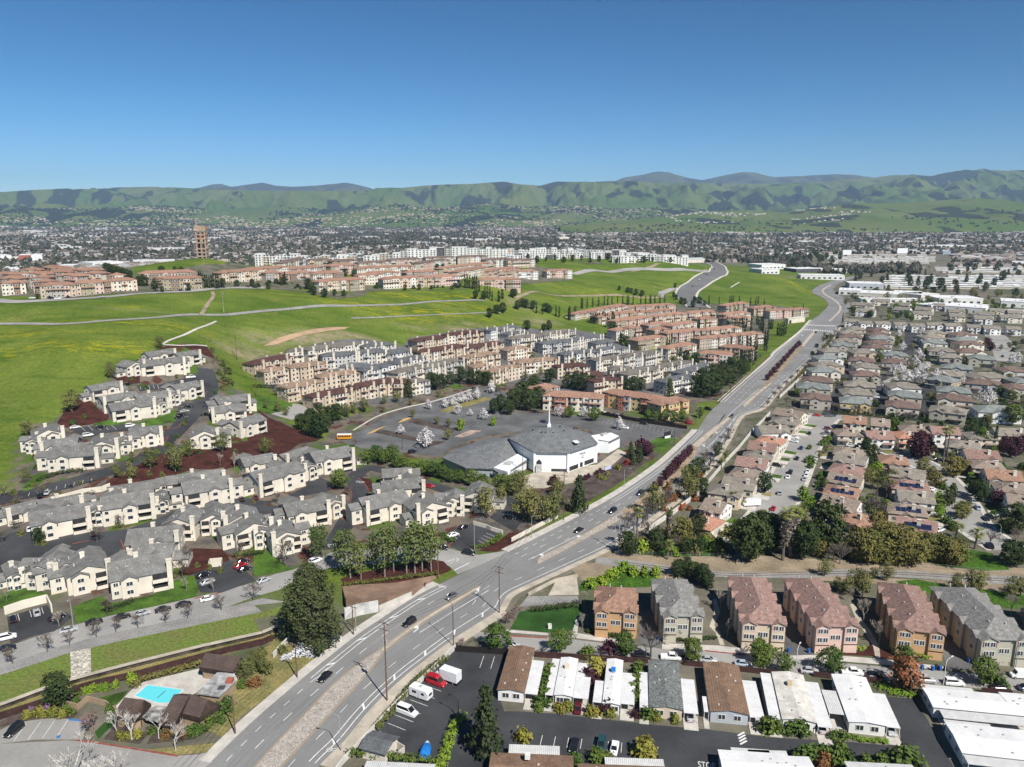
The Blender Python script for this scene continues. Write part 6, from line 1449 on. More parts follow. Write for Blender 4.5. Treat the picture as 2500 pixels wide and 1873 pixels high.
# ---------------------------------------------------------------- trees: shared crowns and trunks
M_BARKG=mat("grey_bark",(0.16,0.135,0.115),0.95,0.2,2.0)
M_BARKD=mat("dark_bark",(0.075,0.058,0.046),0.95,0.2,2.0)
M_BIRCH=mat("white_birch_bark",(0.58,0.55,0.50),0.9,0.2,2.0)
M_TWIG=mat("grey_twigs",(0.155,0.130,0.112),0.95,0.2,1.0)
M_TWIGP=mat("pinkish_twigs",(0.27,0.185,0.165),0.95,0.2,1.0)
M_TWIGL=mat("pale_twigs",(0.40,0.35,0.29),0.95,0.2,1.0)
LEAF=dict(broad=leaf_mat("leaf_green",(0.076,0.117,0.022)),dense=leaf_mat("leaf_dark",(0.036,0.056,0.016)),olive=leaf_mat("leaf_olive",(0.134,0.138,0.043)),gold=leaf_mat("leaf_yellow_olive",(0.128,0.123,0.033)),bright=leaf_mat("leaf_bright",(0.165,0.247,0.024)),
   pine=leaf_mat("needle_dark",(0.052,0.066,0.024)),cypress=leaf_mat("cypress_dark",(0.027,0.041,0.015)),pear=leaf_mat("white_blossom",(0.60,0.575,0.56),0.24,0.08,0.0),plum=leaf_mat("purple_leaf",(0.060,0.021,0.030)),rust=leaf_mat("rust_leaf",(0.180,0.090,0.033)),
   euc=leaf_mat("eucalyptus_leaf",(0.105,0.135,0.040)),yellow=leaf_mat("yellow_shrub",(0.200,0.195,0.035)),mauve=leaf_mat("mauve_flowers",(0.240,0.140,0.240)),white=leaf_mat("white_flowers",(0.600,0.600,0.620),0.25),palm=leaf_mat("palm_frond",(0.143,0.165,0.045)),thatch=leaf_mat("palm_thatch",(0.240,0.205,0.165)),red=leaf_mat("red_shrub",(0.240,0.045,0.030)))

def crown_mesh(name,material,pts_,leaf,r,up=0.35,per=7,spread=0.55):
 """leaf-sized faces gathered in clumps; pts_ = clump centres (n,3) with outward directions"""
 C,D=pts_
 n=len(C)*per
 c=np.repeat(C,per,0)+r.normal(0,spread,(n,3))*np.array([1,1,0.8])
 d=np.repeat(D,per,0)+r.normal(0,0.55,(n,3));d[:,2]+=up
 d/=np.linalg.norm(d,axis=1,keepdims=True)+1e-9
 a=np.cross(d,r.normal(0,1,(n,3)));a/=np.linalg.norm(a,axis=1,keepdims=True)+1e-9
 b=np.cross(d,a);s=leaf*r.uniform(0.6,1.35,(n,1));s2=s*r.uniform(0.55,1.0,(n,1))
 V=np.stack([c-a*s-b*s2*0.3,c+a*s*0.2-b*s2,c+a*s+b*s2*0.3,c-a*s*0.2+b*s2],1).reshape(-1,3)
 me=bpy.data.meshes.new(name)
 me.from_pydata(V.tolist(),[],np.arange(n*4).reshape(n,4).tolist());me.materials.append(material);me.update()
 return me
def clumps(r,n,prof,lobes=5,shell=0.55):
 """clump centres inside a crown whose radius at height z is prof(t), z=t*1; lobed outline"""
 ph=r.uniform(0,6.28,lobes);out=[];dr=[]
 while len(out)<n:
  t=r.uniform(0,1);a=r.uniform(0,2*math.pi)
  R=prof(t)*(0.82+0.22*math.sin(a*2+ph[0]+t*3)+0.16*math.sin(a*3+ph[1]-t*5)+0.10*math.sin(a*5+ph[2]+t*9))
  q=(shell+(1-shell)*r.uniform(0,1)**0.5)if r.uniform()<0.8 else r.uniform(0,1)**0.5
  rr=R*q
  out.append((rr*math.cos(a),rr*math.sin(a),t));dr.append((math.cos(a)*0.8,math.sin(a)*0.8,(t-0.4)*1.3))
 return np.array(out),np.array(dr)
def trunk_mesh(name,m,h,r0,limbs,r,spread=0.5,lean=0.0):
 mb=MB();p=Vector((0,0,-0.3));q=Vector((lean*h*0.3,0,h*0.45));mb.tube(p,q,r0,r0*0.7,7)
 top=Vector((lean*h*0.5,0,h*0.8));mb.tube(q,top,r0*0.7,r0*0.2,6)
 for i in range(limbs):
  a=2*math.pi*i/max(1,limbs)+r.uniform(-0.4,0.4);s=q.lerp(top,r.uniform(0,0.6));L=h*spread*r.uniform(0.5,0.9)
  e=s+Vector((math.cos(a)*L,math.sin(a)*L,L*r.uniform(0.4,0.9)));mb.tube(s,e,r0*0.35,r0*0.08,5)
 return mb.mesh(name,m)
def bare_mesh(name,m,h,r,levels=4,spread=0.55,r0=0.2,kids=4,droop=0.0,start=0.35):
 mb=MB()
 def grow(p,d,L,rad,lv):
  d=d.normalized();e=p+d*L
  rad=max(rad,0.032);mb.tube(p,e,rad,rad*0.65,5 if lv>2 else 3,cap=False)
  if lv==0:return
  for k in range(kids if lv>1 else kids+1):
   ax=Vector((r.normal(),r.normal(),r.normal()*0.4)).normalized()
   nd=(d+ax*spread*1.5+Vector((0,0,0.25-droop))).normalized()
   grow(p.lerp(e,r.uniform(0.55,1.0)),nd,L*r.uniform(0.6,0.8),rad*0.55,lv-1)
 grow(Vector((0,0,-0.2)),Vector((r.normal()*0.05,r.normal()*0.05,1)),h*start,r0,levels)
 return mb.mesh(name,m)
PROTO={}
def ell(rx,lo=0.0):return lambda t:rx*math.sqrt(max(0.0,1-(2*t-1)**2))+lo
def make_protos():
 def rr(i):return np.random.default_rng(900+i)
 def leafy(kind,leaf,H,base,R,n,ls,per=7,spread=0.5,prof=None,variants=2,bark=M_BARKG,limbs=5,r0=0.22,shell=0.55,up=0.35,tspread=0.3):
  for v in range(variants):
   r=rr(hash_(kind)+v);C,D=clumps(r,n,prof or ell(R),shell=shell);C=C.copy();C[:,2]=base+C[:,2]*(H-base)
   cm=crown_mesh("crown",LEAF[leaf],(C,D),ls,r,up,per,spread)
   PROTO.setdefault(kind,[]).append((H,trunk_mesh("trunk",bark,H,r0,limbs,r,tspread),cm))
 leafy('broad','broad',8,1.7,3.9,125,0.26,per=16,spread=0.40,variants=3)
 leafy('dense','dense',10,1.4,4.4,150,0.29,per=17,spread=0.42,variants=3)
 leafy('olive','olive',9,2.0,3.7,120,0.26,per=10,shell=0.3)
 leafy('gold','gold',9,0.8,4.5,140,0.28,per=16,spread=0.42,variants=3)
 leafy('bright','bright',6,1.2,2.6,90,0.36)
 leafy('rust','rust',9,1.6,4.2,150,0.42,variants=1)
 leafy('plum','plum',5,1.0,2.3,80,0.34,bark=M_BARKD)
 leafy('pear','pear',7,1.5,3.2,84,0.27,per=10,spread=0.42,prof=lambda t:3.2*math.sin(min(1,0.15+t*0.95)*math.pi)**0.7,bark=M_BARKD)
 leafy('conifer','pine',14,1.0,4.0,190,0.42,prof=lambda t:4.0*(1-t)**0.75+0.25,bark=M_BARKD,limbs=0)
 leafy('bigpine','pine',28,1.4,11.0,900,0.34,per=16,spread=0.62,shell=0.35,prof=lambda t:11.0*(min(1,t*2.6+0.62))*(1-t**3.2)**0.7+0.5,variants=1,bark=M_BARKD,r0=0.6,limbs=9)
 leafy('cypress','cypress',10,0.3,0.95,70,0.30,per=6,spread=0.22,prof=lambda t:0.95*min(1,t*5+0.4)*(1-t**2.5)+0.1,bark=M_BARKD,limbs=0,r0=0.12)
 leafy('euc','euc',17,5.0,3.6,120,0.40,spread=0.75,shell=0.2,prof=lambda t:3.6*math.sin(min(1,0.12+0.88*t)*math.pi)**0.6+0.3,bark=mat("pale_bark",(0.33,0.29,0.24),0.95,0.2,1.5),limbs=8,r0=0.26,variants=3,tspread=0.28)
 for k,lf in(('shrub','broad'),('shrub_dark','dense'),('shrub_yellow','yellow'),('shrub_mauve','mauve'),('shrub_white','white'),('shrub_bright','bright'),('shrub_red','red'),('shrub_olive','olive'),('shrub_rust','rust'),('shrub_plum','plum')):
  r=rr(hash_(k));C,D=clumps(r,46,lambda t:1.05*(1-t**2.2)**0.6+0.05);C=C.copy();C[:,2]*=1.5
  PROTO[k]=[(1.6,None,crown_mesh("foliage",LEAF[lf],(C,D),0.20,r,0.4,7,0.22))]
 for k,m,h,kw in(('bare',M_TWIG,7,dict(levels=4,spread=0.6,r0=0.19,kids=4)),('bare_pink',M_TWIGP,6,dict(levels=4,spread=0.7,r0=0.14,start=0.28)),('bare_pale',M_TWIGL,9,dict(levels=4,spread=0.42,r0=0.14,start=0.4)),('birch',M_BIRCH,9,dict(levels=4,spread=0.5,r0=0.17,droop=0.15,kids=3)),('bare_oak',M_BARKD,7,dict(levels=4,spread=0.9,r0=0.32,start=0.3))):
  for v in range(2):
   PROTO.setdefault(k,[]).append((h,bare_mesh("trunk",m,h,rr(hash_(k)+v),**kw),None))
 # palms
 for k,H,skirt in(('palm',14,False),('palm_skirt',15,True),('palm_low',5,False)):
  r=rr(hash_(k));mb=MB()
  mb.tube((0,0,-0.3),(0.15,0,H*0.5),0.34,0.26,8);mb.tube((0.15,0,H*0.5),(0,0,H-0.8),0.26,0.24,8)
  tm=mb.mesh("trunk",M_BARKG);fr=MB()
  for i in range(46):
   a=r.uniform(0,6.28);e=r.uniform(-0.75,1.25);L=r.uniform(1.5,2.3);c,s=math.cos(a),math.sin(a)
   p0=Vector((0,0,H-0.8));dirv=Vector((c*math.cos(e),s*math.cos(e),math.sin(e)))
   p1=p0+dirv*L*0.55;p2=p1+(dirv+Vector((0,0,-0.5))).normalized()*L*0.6
   side=Vector((-s,c,0));upv=dirv.cross(side)
   for j in range(7):                       # fan of narrow leaflets
    t=(j-3)/3.0;tip=p2+side*t*0.95+upv*abs(t)*0.25-dirv*abs(t)*0.35
    w=side*0.10+upv*0.05
    fr.poly([p1-w,p1+w,tip])
   fr.poly([p0-side*0.04,p0+side*0.04,p1+side*0.04,p1-side*0.04])
  fm=fr.mesh("fronds",LEAF['palm']);sm=None
  if skirt:
   C=[];D=[]
   for i in range(190):
    t=r.uniform(0.30,0.93);a=r.uniform(0,6.28);R=0.35+0.85*(t-0.2);C.append((R*math.cos(a),R*math.sin(a),H*t));D.append((math.cos(a),math.sin(a),-0.3))
   sm=crown_mesh("thatch",LEAF['thatch'],(np.array(C),np.array(D)),0.34,r,-0.2,7,0.25)
  PROTO[k]=[(H,tm,fm,sm)]
_hs={}
def hash_(k):return _hs.setdefault(k,17*(len(_hs)+1))
make_protos()
_tc=[0]
TREES=[]
def tree(kind,x,y,z,H,phrase=None,group=None,cat='tree',name=None,wide=1.0,parts=True):
 P=PROTO[kind];_tc[0]+=1;i=_tc[0]
 p=P[(i*7)%len(P)];s=H/p[0]
 nm=name or{'palm':'palm_tree','palm_skirt':'palm_tree','palm_low':'palm_tree','cypress':'cypress_tree','conifer':'conifer_tree','bigpine':'conifer_tree','pear':'blossom_tree','plum':'plum_tree','dense':'evergreen_tree','olive':'grey_green_tree','gold':'yellow_green_tree','bright':'light_green_tree','euc':'eucalyptus_tree','rust':'autumn_tree','shrub_dark':'dark_shrub','shrub_olive':'olive_shrub','shrub_yellow':'yellow_shrub','shrub_rust':'rusty_shrub','shrub_plum':'purple_shrub','shrub_bright':'light_green_shrub','shrub_white':'white_flower_shrub'}.get(kind,'shrub' if kind.startswith('shrub')else('bare_tree' if kind.startswith('bare')or kind=='birch' else 'broadleaf_tree'))
 if kind.startswith('shrub'):cat='shrub'
 k=0.86+0.28*((i*37)%11)/10
 sc=(s*wide*k,s*wide*(1.86-k if k>0.93 else k),s)
 rz=(i*2.399)%6.283
 one=[q for q in p[1:]if q is not None]
 if len(one)==1:
  o=link(nm,one[0],None,(x,y,z),rz,sc)
 else:
  o=link(nm,None,None,(x,y,z),rz,sc);o.empty_display_size=0.3
  for n_,q in zip(('trunk','fronds' if 'palm' in kind else 'crown','thatch'),p[1:]):
   if q is not None:link(n_,q,o)
 tag(o,None,cat,group)
 TREES.append((x,y))
 if phrase:lab(o,phrase)
 return o
def trees(t,kind,phrase,group,L,H=None,wide=1.0,name=None):
 for q in L:
  x,y,z=at(t,q[0],q[1]);h=q[2]if len(q)>2 else H
  tree(kind,x,y,z,h,phrase,group,name=name,wide=q[3]if len(q)>3 else wide)
G1='street trees by the mobile homes'
trees('A2','bigpine',"huge dark conifer overhanging the boulevard bridge",None,[(490,575,22.5,1.2)])
trees('A2','conifer',"dark conifer between storage lot and mobile home",None,[(1960,1530,16)],wide=1.1)
trees('A1','dense',"round dark evergreen left of the clubhouse",None,[(500,1130,9)])
trees('A2','broad',"round green tree at the storage lot's far corner",None,[(2050,660,8)])
trees('A2','bare_pink',"twiggy pinkish tree beside the boulevard pavement",'pinkish bare trees',[(2130,430,7),(2200,390,7),(1760,620,5)])
trees('A3','broad',"green street tree along the townhouse street",G1,[(445,668,6.6),(985,705,7),(1555,745,6.6),(2110,765,7),(2330,850,5.4),(2720,850,7.4)])
trees('A4','broad',"green street tree near the last townhouses",G1,[(1190,830,7),(1870,945,7.6),(20,800,6.6)])
trees('A4','rust',"rusty autumn-leaved tree between the white mobile homes",None,[(1205,990,9)])
trees('A3','bare',"tall bare tree on the townhouse street",None,[(1205,725,11)])
trees('A3','bare_pale',"slim bare tree beside the townhouses",'slim bare trees',[(640,290,6),(630,470,5),(1790,310,7),(1850,540,6),(1450,560,4)])
trees('A4','bare_pale',"slim bare tree between the rear townhouses",'slim bare trees',[(735,240,6),(855,420,8),(985,600,8),(2100,350,7),(2200,460,7)])
trees('A1','bare',"bare street tree along the gravel track",'bare street trees',[(105,765,6),(400,662,6.5),(590,605,5),(815,538,6),(980,497,6),(1165,462,5.5),(1395,417,6),(1585,380,6),(1865,312,6.5),(2140,228,7)])
trees('A1','bare_oak',"spreading bare tree on the apartment lawn",None,[(905,345,7)])
trees('A1','bare_pale',"bare tree before the apartments",'bare apartment trees',[(310,130,7),(500,450,5),(1575,150,5),(60,235,4),(1800,150,5)])
trees('A1','birch',"white-barked bare birch before the clubhouse",'clubhouse birches',[(990,1360,8),(1115,1405,9),(1340,1395,8),(1485,1500,9)])
trees('A1','bare_pink',"reddish bare tree beside the striped parking bay",None,[(785,1320,9)])
trees('A1','birch',"big white-barked birch at the bottom edge",'bottom edge birches',[(560,1790,10),(650,1760,12),(850,1800,10),(1000,1780,9.5)],wide=1.25)
trees('B2','euc',"tall airy tree in the bark bed by the corner",'tall airy corner trees',[(815,1252,16),(905,1268,13),(1105,1242,17),(1180,1195,16),(1290,1215,15),(1360,1212,18),(1420,1190,16),(1495,1192,17),(730,1190,14),(1010,1190,13)])
trees('B2','euc',"tall airy tree near the lawn behind the conifer",'tall airy corner trees',[(520,1120,13),(585,1080,12)])
trees('B2','bare',"bare tree near the cream apartments",'bare apartment trees',[(270,1150,11),(190,620,6),(800,560,6),(720,700,6),(960,660,6),(930,760,5),(850,140,5)])
trees('B2','olive',"silvery green tree by the corner apartments",'silvery green trees',[(1960,735,12),(2080,640,9),(100,205,8),(2200,560,9)])
trees('B2','broad',"bright green tree beside the curved drive",None,[(720,500,8.5)],wide=1.2)
trees('B2','broad',"dark rounded shrub tree in the hedge behind the church",'church hedge trees',[(950,290,6.5),(1030,270,8),(1100,290,7),(1170,270,8),(1200,320,6),(1340,370,5),(1440,385,7),(1520,400,7),(1590,410,6.5),(1660,440,6),(1740,450,6),(1840,470,7),(1930,490,6),(2070,510,7),(2150,540,8),(1280,330,5)],wide=1.15)
trees('B2','palm_low',"yellowish low palm in the hedge",None,[(1260,330,5)])
trees('B1','bare',"bare tree along the terrace drive",'bare terrace trees',[(40,560,6),(150,640,5),(340,570,5),(600,500,5),(780,460,5),(235,500,6),(1190,530,5),(1010,820,6),(820,950,8),(320,1330,6),(1600,1120,8),(1540,1250,8),(1940,980,5),(2040,1060,6),(770,610,6),(130,850,5),(95,1240,6),(20,960,6)])
trees('B1','dense',"dark tree beside the parking court",None,[(330,960,6)])
trees('B1','olive',"dusky tree on the bark slope",'dusky slope trees',[(1270,330,9),(1000,410,6),(1110,420,6),(1600,230,8),(1880,190,9),(1480,350,11)])
trees('B1','bare_pale',"pale slim tree beside the bark slope",'slim bare trees',[(1480,355,10),(1860,300,6),(1980,330,8),(2070,480,8),(1500,230,9)])
trees('C1','olive',"dusky tree at the edge of the green slope",'dusky slope trees',[(1345,350,8),(610,890,11),(935,600,9),(330,1110,6),(220,1480,6),(230,1100,8),(340,1320,5),(1390,900,4)])
trees('C1','shrub_olive',"olive shrub beside the upper drive",'shrubs beside the upper drive',[(1790,380,3),(1830,450,3),(1880,500,3.5),(1920,560,4),(1900,620,4),(1940,660,4),(1880,700,3),(1850,570,3)])
trees('C2','dense',"dark tree at the left end of the church lot",'church lot edge trees',[(400,1040,9),(470,1080,11),(540,1110,12),(600,1060,11),(650,980,10),(560,980,11),(700,960,10),(480,990,9)])
trees('C2','olive',"dusky green tree before the maroon townhouses",'dusky townhouse trees',[(840,900,7),(930,890,9),(1100,820,6),(1210,805,8),(780,930,8),(200,890,6),(270,920,5),(1090,890,4),(100,860,5),(1320,830,4),(1560,760,4),(2050,720,6)])
trees('C2','conifer',"dark conifer before the maroon townhouses",None,[(1310,770,12)])
trees('C2','dense',"large dark tree before the tan townhouses",'large dark townhouse trees',[(1530,700,11),(1590,690,10),(1660,655,9),(1750,650,12),(1830,650,10),(1900,655,10),(1970,665,10),(1490,660,9)])
trees('C2','pear',"white blossom tree in the church lot",'white blossom trees',[(1470,862,6),(1610,852,6),(1680,835,6.5),(1755,815,7),(1815,798,7),(1880,782,7.5),(1715,908,7),(1940,952,6.5),(1825,918,4),(2000,728,8),(1455,1185,10),(1240,1072,5),(290,785,9),(370,765,10),(240,745,7)])
trees('C3','pear',"white blossom tree beside the brick-ended townhouses",'white blossom trees',[(435,925,7),(640,930,6),(940,1035,7)])
trees('C2','bright',"bright green small tree in the church lot",'church lot trees',[(1740,1042,6),(2020,1002,5)])
trees('C2','olive',"small dull tree in the church lot",'church lot trees',[(1340,935,5),(1545,992,4.5),(1640,1015,5),(1635,1125,6)])
trees('C3','dense',"massive dark tree behind the church lot",'massive dark trees',[(60,865,13),(170,875,13),(250,850,13),(120,790,13),(220,760,14),(-60,880,10),(-120,900,9),(10,910,9)])
trees('C3','broad',"green tree around the brick-ended townhouses",'terracotta row trees',[(520,935,7),(725,965,8),(1180,955,6),(1240,965,6),(1330,965,7),(1400,985,7),(1470,970,7),(1620,935,6)])
trees('C3','dense',"dark tree behind the brick-ended townhouses",'massive dark trees',[(350,640,10),(500,690,10),(570,700,12),(640,710,12),(700,715,11),(1000,715,9),(1060,710,10),(1120,705,9),(880,240,12),(160,195,9),(345,195,9),(300,205,7),(1000,330,9),(960,310,9),(1060,350,9),(1250,340,8)])
trees('C3','conifer',"dark conifer near the entry street",None,[(1360,790,14)])
trees('C3','dense',"big dark tree lining the boulevard's west pavement",'boulevard tree mass',[(1590,750,14),(1660,765,15),(1730,750,15),(1640,690,14),(1780,700,14),(1720,650,14),(1850,660,12),(1900,640,12),(1800,610,13),(1960,590,12),(1880,560,12),(2000,560,10),(1500,470,10),(1580,490,10),(1640,470,9),(1440,430,9)])
trees('C3','bare',"bare tree along the boulevard's west wall",'bare boulevard trees',[(1800,790,8),(1880,730,8),(1940,660,9),(1480,760,7),(2060,520,8),(2120,460,8),(2180,400,8),(1560,700,7)])
trees('C3','conifer',"conifer on the church's bark slope",'church slope trees',[(1035,1275,8),(1055,1335,7),(1110,1310,8.5)])
trees('C3','plum',"purple plum on the church's bark slope",'church slope trees',[(1130,1240,7.5),(1180,1255,6.5)])
trees('B3','conifer',"leafy green conifer by the boulevard pavement",None,[(600,700,15),(560,680,8)])
trees('B3','olive',"dusky tree in the cluster below the church forecourt",'forecourt trees',[(130,760,11),(220,790,12),(310,790,11),(390,770,12),(60,500,8),(110,520,9),(20,540,7),(420,560,8),(170,680,10)])
trees('B3','plum',"purple plum tree in the boulevard median",'median plum trees',[(1230,532,4.5),(1285,475,4),(1335,422,4.5),(1360,392,4.5),(1382,366,4.5),(1406,338,4.5),(1430,312,4.5),(1455,287,4.5),(1480,260,4.5),(1505,232,4.5),(1532,206,4.5)])
trees('C4','plum',"purple plum in the far median hedge",'median plum trees',[(45,618,4.5),(75,588,4.5),(105,556,4.5),(135,522,4.5),(162,492,4.5),(188,462,4.5),(214,432,4.5),(240,402,4.5),(264,376,4.5),(290,350,4.5),(312,328,4.5)])
trees('B3','palm',"tall slim palm by the railway crossing",None,[(1085,1042,16)])
trees('B3','palm_skirt',"palm with shaggy trunk by the railway crossing",None,[(1350,985,14)])
trees('B3','palm_low',"low palm in the crossing garden",'low palms',[(1345,1092,6),(1800,330,5),(1890,650,6),(1830,290,6)])
trees('B3','bare',"grey bare tree along the boulevard wall",'bare wall trees',[(990,880,10),(1060,850,9),(1130,830,9),(1180,760,10),(1300,700,9),(1340,640,9),(1430,1040,8),(1700,340,9),(1660,300,9),(1750,230,8),(1830,130,8),(1860,80,8),(1240,940,8),(1160,900,8)])
trees('B3','olive',"grey-green tree along the boulevard wall",'wall trees',[(1220,715,12),(1520,600,11),(1560,470,9),(1500,470,9)])
trees('B3','dense',"dark tree along the boulevard wall",'wall trees',[(1610,395,9),(1540,460,9),(1640,540,7),(1770,220,7),(1010,1062,9),(1250,1030,8),(1600,905,9),(1500,1050,6),(1620,1040,6)])
trees('B3','gold',"yellowish tree in the crossing garden",None,[(1450,985,11)])
trees('B3','shrub_bright',"bright weed shrub in the crossing garden",'crossing garden shrubs',[(1130,1030,4),(1660,970,3),(1720,1000,3),(1790,980,3),(1400,1060,3),(900,1240,3),(980,1200,3.5),(850,1260,3),(1060,1230,3),(1150,1230,3),(1250,1230,3),(700,1330,3),(780,1310,3)])
trees('B3','dense',"dark bush behind the grey-green townhouse",'bushes behind townhouses',[(1430,1240,6),(1500,1230,6.5),(1570,1260,6),(1640,1310,7),(1680,1340,6)])
trees('B3','dense',"big dark round tree at the street end by the railway",'big railway trees',[(2040,1115,17),(1960,1040,12),(2180,1040,14),(2110,960,12)])
trees('B4','dense',"big dark tree behind the giant palms",'big railway trees',[(60,1045,14),(120,1010,12),(330,1085,13),(370,1050,12)])
trees('B4','dense',"huge round dark tree right of the giant palms",None,[(545,1000,17)],wide=1.2)
trees('B4','palm_skirt',"giant palm with grey thatched trunk by the railway",'giant palms',[(175,1100,18),(235,1075,17.5)],wide=1.5)
trees('B4','olive',"tree with pale leaves behind the giant palms",None,[(310,830,9)])
trees('B4','gold',"yellow-olive tree in the row above the railway fence",'railway fence trees',[(790,1095,11),(860,1110,12),(940,1120,12),(1040,1130,12),(1130,1135,11),(1220,1135,12),(1310,1125,11),(1400,1105,10),(1500,1120,10),(1580,1140,9),(1640,1130,9),(1000,1060,12),(1180,1060,11),(470,1070,7),(970,860,8)])
trees('B4','bare',"bare grey tree on the railway verge",'bare wall trees',[(655,1130,9),(600,1110,8),(560,1110,6),(930,760,11),(900,740,10),(960,770,10),(1050,580,9),(1920,980,8),(2130,960,7),(1040,420,7)])
trees('B4','dense',"dark tree by the curving street",'curving street trees',[(2080,1145,9),(2160,1140,8),(2130,880,12),(1830,605,9),(1780,560,7),(1580,640,7),(20,530,9),(940,260,8),(880,180,7),(900,340,7)])
trees('B4','gold',"olive-yellow street tree on the curving street",'curving street trees',[(1355,365,7),(1610,390,9),(1680,370,7),(1470,475,6.5),(1430,420,6),(1690,745,7)],wide=1.2)
trees('B4','bright',"bright green tree in the eastern gardens",'eastern garden trees',[(970,380,6),(1165,620,4),(1490,620,5),(1770,430,4),(400,690,6),(560,110,4),(340,600,6),(1500,740,5)])
trees('B4','plum',"purple-leaved tree in the eastern gardens",'eastern garden trees',[(1985,630,6),(1340,245,11),(2100,230,7),(2170,210,7),(2060,190,6)])
trees('B4','palm',"tall slim palm in the eastern gardens",'eastern palms',[(1030,860,12),(1525,285,17),(965,620,8)])
trees('B4','palm_low',"low fan palm near the street end",'eastern palms',[(1635,950,7),(1795,1005,7),(0,850,7),(310,810,6)])
trees('B4','olive',"dusky tree in the eastern gardens",'eastern garden trees',[(930,490,8),(900,440,7),(1010,510,8),(530,500,5),(540,200,5),(480,240,4),(1100,440,6),(1090,560,7),(1600,280,6)])
trees('B4','olive',"rounded bush on the railway verge",'verge bushes',[(530,1235,6),(790,1375,8),(850,1400,8),(720,1390,6),(1050,1275,6.5),(940,1260,4),(1640,1360,6),(1760,1360,7),(1830,1370,7),(2100,1420,7),(2180,1400,6),(640,1370,5)])
trees('C4','pear',"white blossom tree in the hip-roofed subdivision",'white blossom trees',[(1170,205,7),(1150,255,7),(1340,232,8),(1330,292,8),(1185,375,8),(1285,522,10),(1320,445,9),(1100,585,9),(1165,562,8),(1220,642,9),(1290,642,10),(1360,652,9),(1460,645,10),(1525,645,8),(1460,425,9),(1505,472,9),(1435,400,8),(1380,545,7),(1900,835,11),(2110,480,8),(1690,662,7),(2160,470,8),(1620,650,7),(1340,340,7)])
trees('C4','bare',"grey bare tree on the boulevard's east pavement",'bare east trees',[(40,850,7),(100,780,7),(150,730,7),(200,690,7),(250,640,7),(300,590,7),(350,545,7),(400,500,7),(440,455,7),(480,410,7),(520,370,7),(560,325,7),(590,285,7),(615,245,7),(640,200,7),(210,830,7),(260,850,7),(640,900,7),(770,915,8),(830,930,7),(1150,965,8),(1240,975,8),(1370,965,9),(1500,970,10),(1560,960,8),(1640,985,10),(600,880,7),(930,920,7)])
trees('C4','palm',"palm at the residential street head",'eastern palms',[(355,945,10),(1560,1290,16),(1150,400,7)])
trees('C4','broad',"green tree in the hip-roofed subdivision",'subdivision trees',[(920,405,7),(990,420,7),(985,480,8),(1380,415,7),(740,390,6),(1150,300,6),(300,760,6),(1690,850,7),(1950,640,8),(2010,750,7),(2110,800,7),(1640,340,5),(1740,480,6),(1830,490,5),(2110,1000,12),(1110,1070,9),(1850,1180,10),(1140,330,5),(960,270,5)])
trees('C4','gold',"dull yellowish tree in the subdivision gardens",'subdivision trees',[(1840,950,6),(1900,990,6),(1790,920,5),(1690,460,5),(580,260,4),(1870,350,5),(610,1120,6),(1480,1130,7),(2090,660,8),(1690,1300,5)])
trees('C4','conifer',"slim dark conifer in the subdivision gardens",'subdivision trees',[(680,130,10),(1960,1200,12),(830,400,6),(900,220,6)],wide=0.5)
trees('C4','plum',"purple tree in the subdivision gardens",'subdivision trees',[(1320,1250,11),(1900,320,7),(1930,370,7),(2050,1190,6),(2120,1220,7),(2180,1200,7)])
CY=[(240,1262),(292,1272),(405,1287),(432,1297),(520,1322,14),(512,1318,12),(572,1290),(560,1300),(618,1222),(628,1222),(668,1216),(715,1210),(765,1202),(812,1196),(842,1194),(878,1198),(925,1194),(967,1192),(1005,1190),(1016,1190),(1055,1190),(1120,1188),(1160,1190),(1197,1186),(1205,1186),(1238,1184),(1280,1180),(1320,1184),
      (695,1345),(708,1348),(722,1350),(738,1350),(752,1350),(770,1346),(800,1345),(820,1350),(840,1352),(878,1362,13),(890,1362,13),(965,1318),(1013,1318),(1070,1316),(1106,1322),(1160,1300),(1240,1290),(1270,1290),(1310,1290),(1350,1290),(1385,1412),(1460,1408),(1503,1402),(1530,1396),(1610,1390),(1190,1432),(1135,1475),(1340,1575),
      (1715,1356),(1735,1362),(1765,1370),(1792,1366),(1812,1370),(1832,1370),(1850,1380),(1862,1384),(1880,1386),(1893,1386),(1907,1388),(1920,1390),(1935,1392),(1950,1394),(1962,1394),(1978,1390),(1992,1388),(2012,1388),(2050,1410,14),(2098,1360),(2110,1364),(2135,1410,14),(2148,1416,14),(2155,1300),(2160,1220),
      (1860,1516),(1890,1524),(1920,1528),(1955,1546),(1975,1556),(2020,1564),(2040,1564),(2080,1566),(2165,1580),(2180,1575),(1695,1195,12),(1780,1200),(1870,1190),(1885,1188),(1900,1186),(1950,1186),(2045,1200),(2090,1195),(2110,1190)]
trees('D3','cypress',"slim dark cypress in the red-roofed cluster",'cypress rows',[c if len(c)>2 else(*c,11)for c in CY])
trees('C3','cypress',"slim dark cypress above the boulevard's west pavement",'cypress rows',[(1940,480,10),(1958,478,10),(1975,476,11),(1992,474,11),(2010,472,11),(2028,470,11),(2046,466,11),(2085,455,12),(2095,450,12),(1700,440,9)])
trees('D4','cypress',"slim dark cypress by the boulevard gatehouse",'cypress rows',[(5,1510,12),(22,1515,12),(40,1520,12),(56,1395,11),(72,1398,11),(88,1400,11),(130,1450,12),(148,1452,12),(165,1455,12),(182,1450,12),(200,1440,11),(10,1400,11),(265,1270,10),(290,1272,10),(345,1260,10),(50,1500,11)])
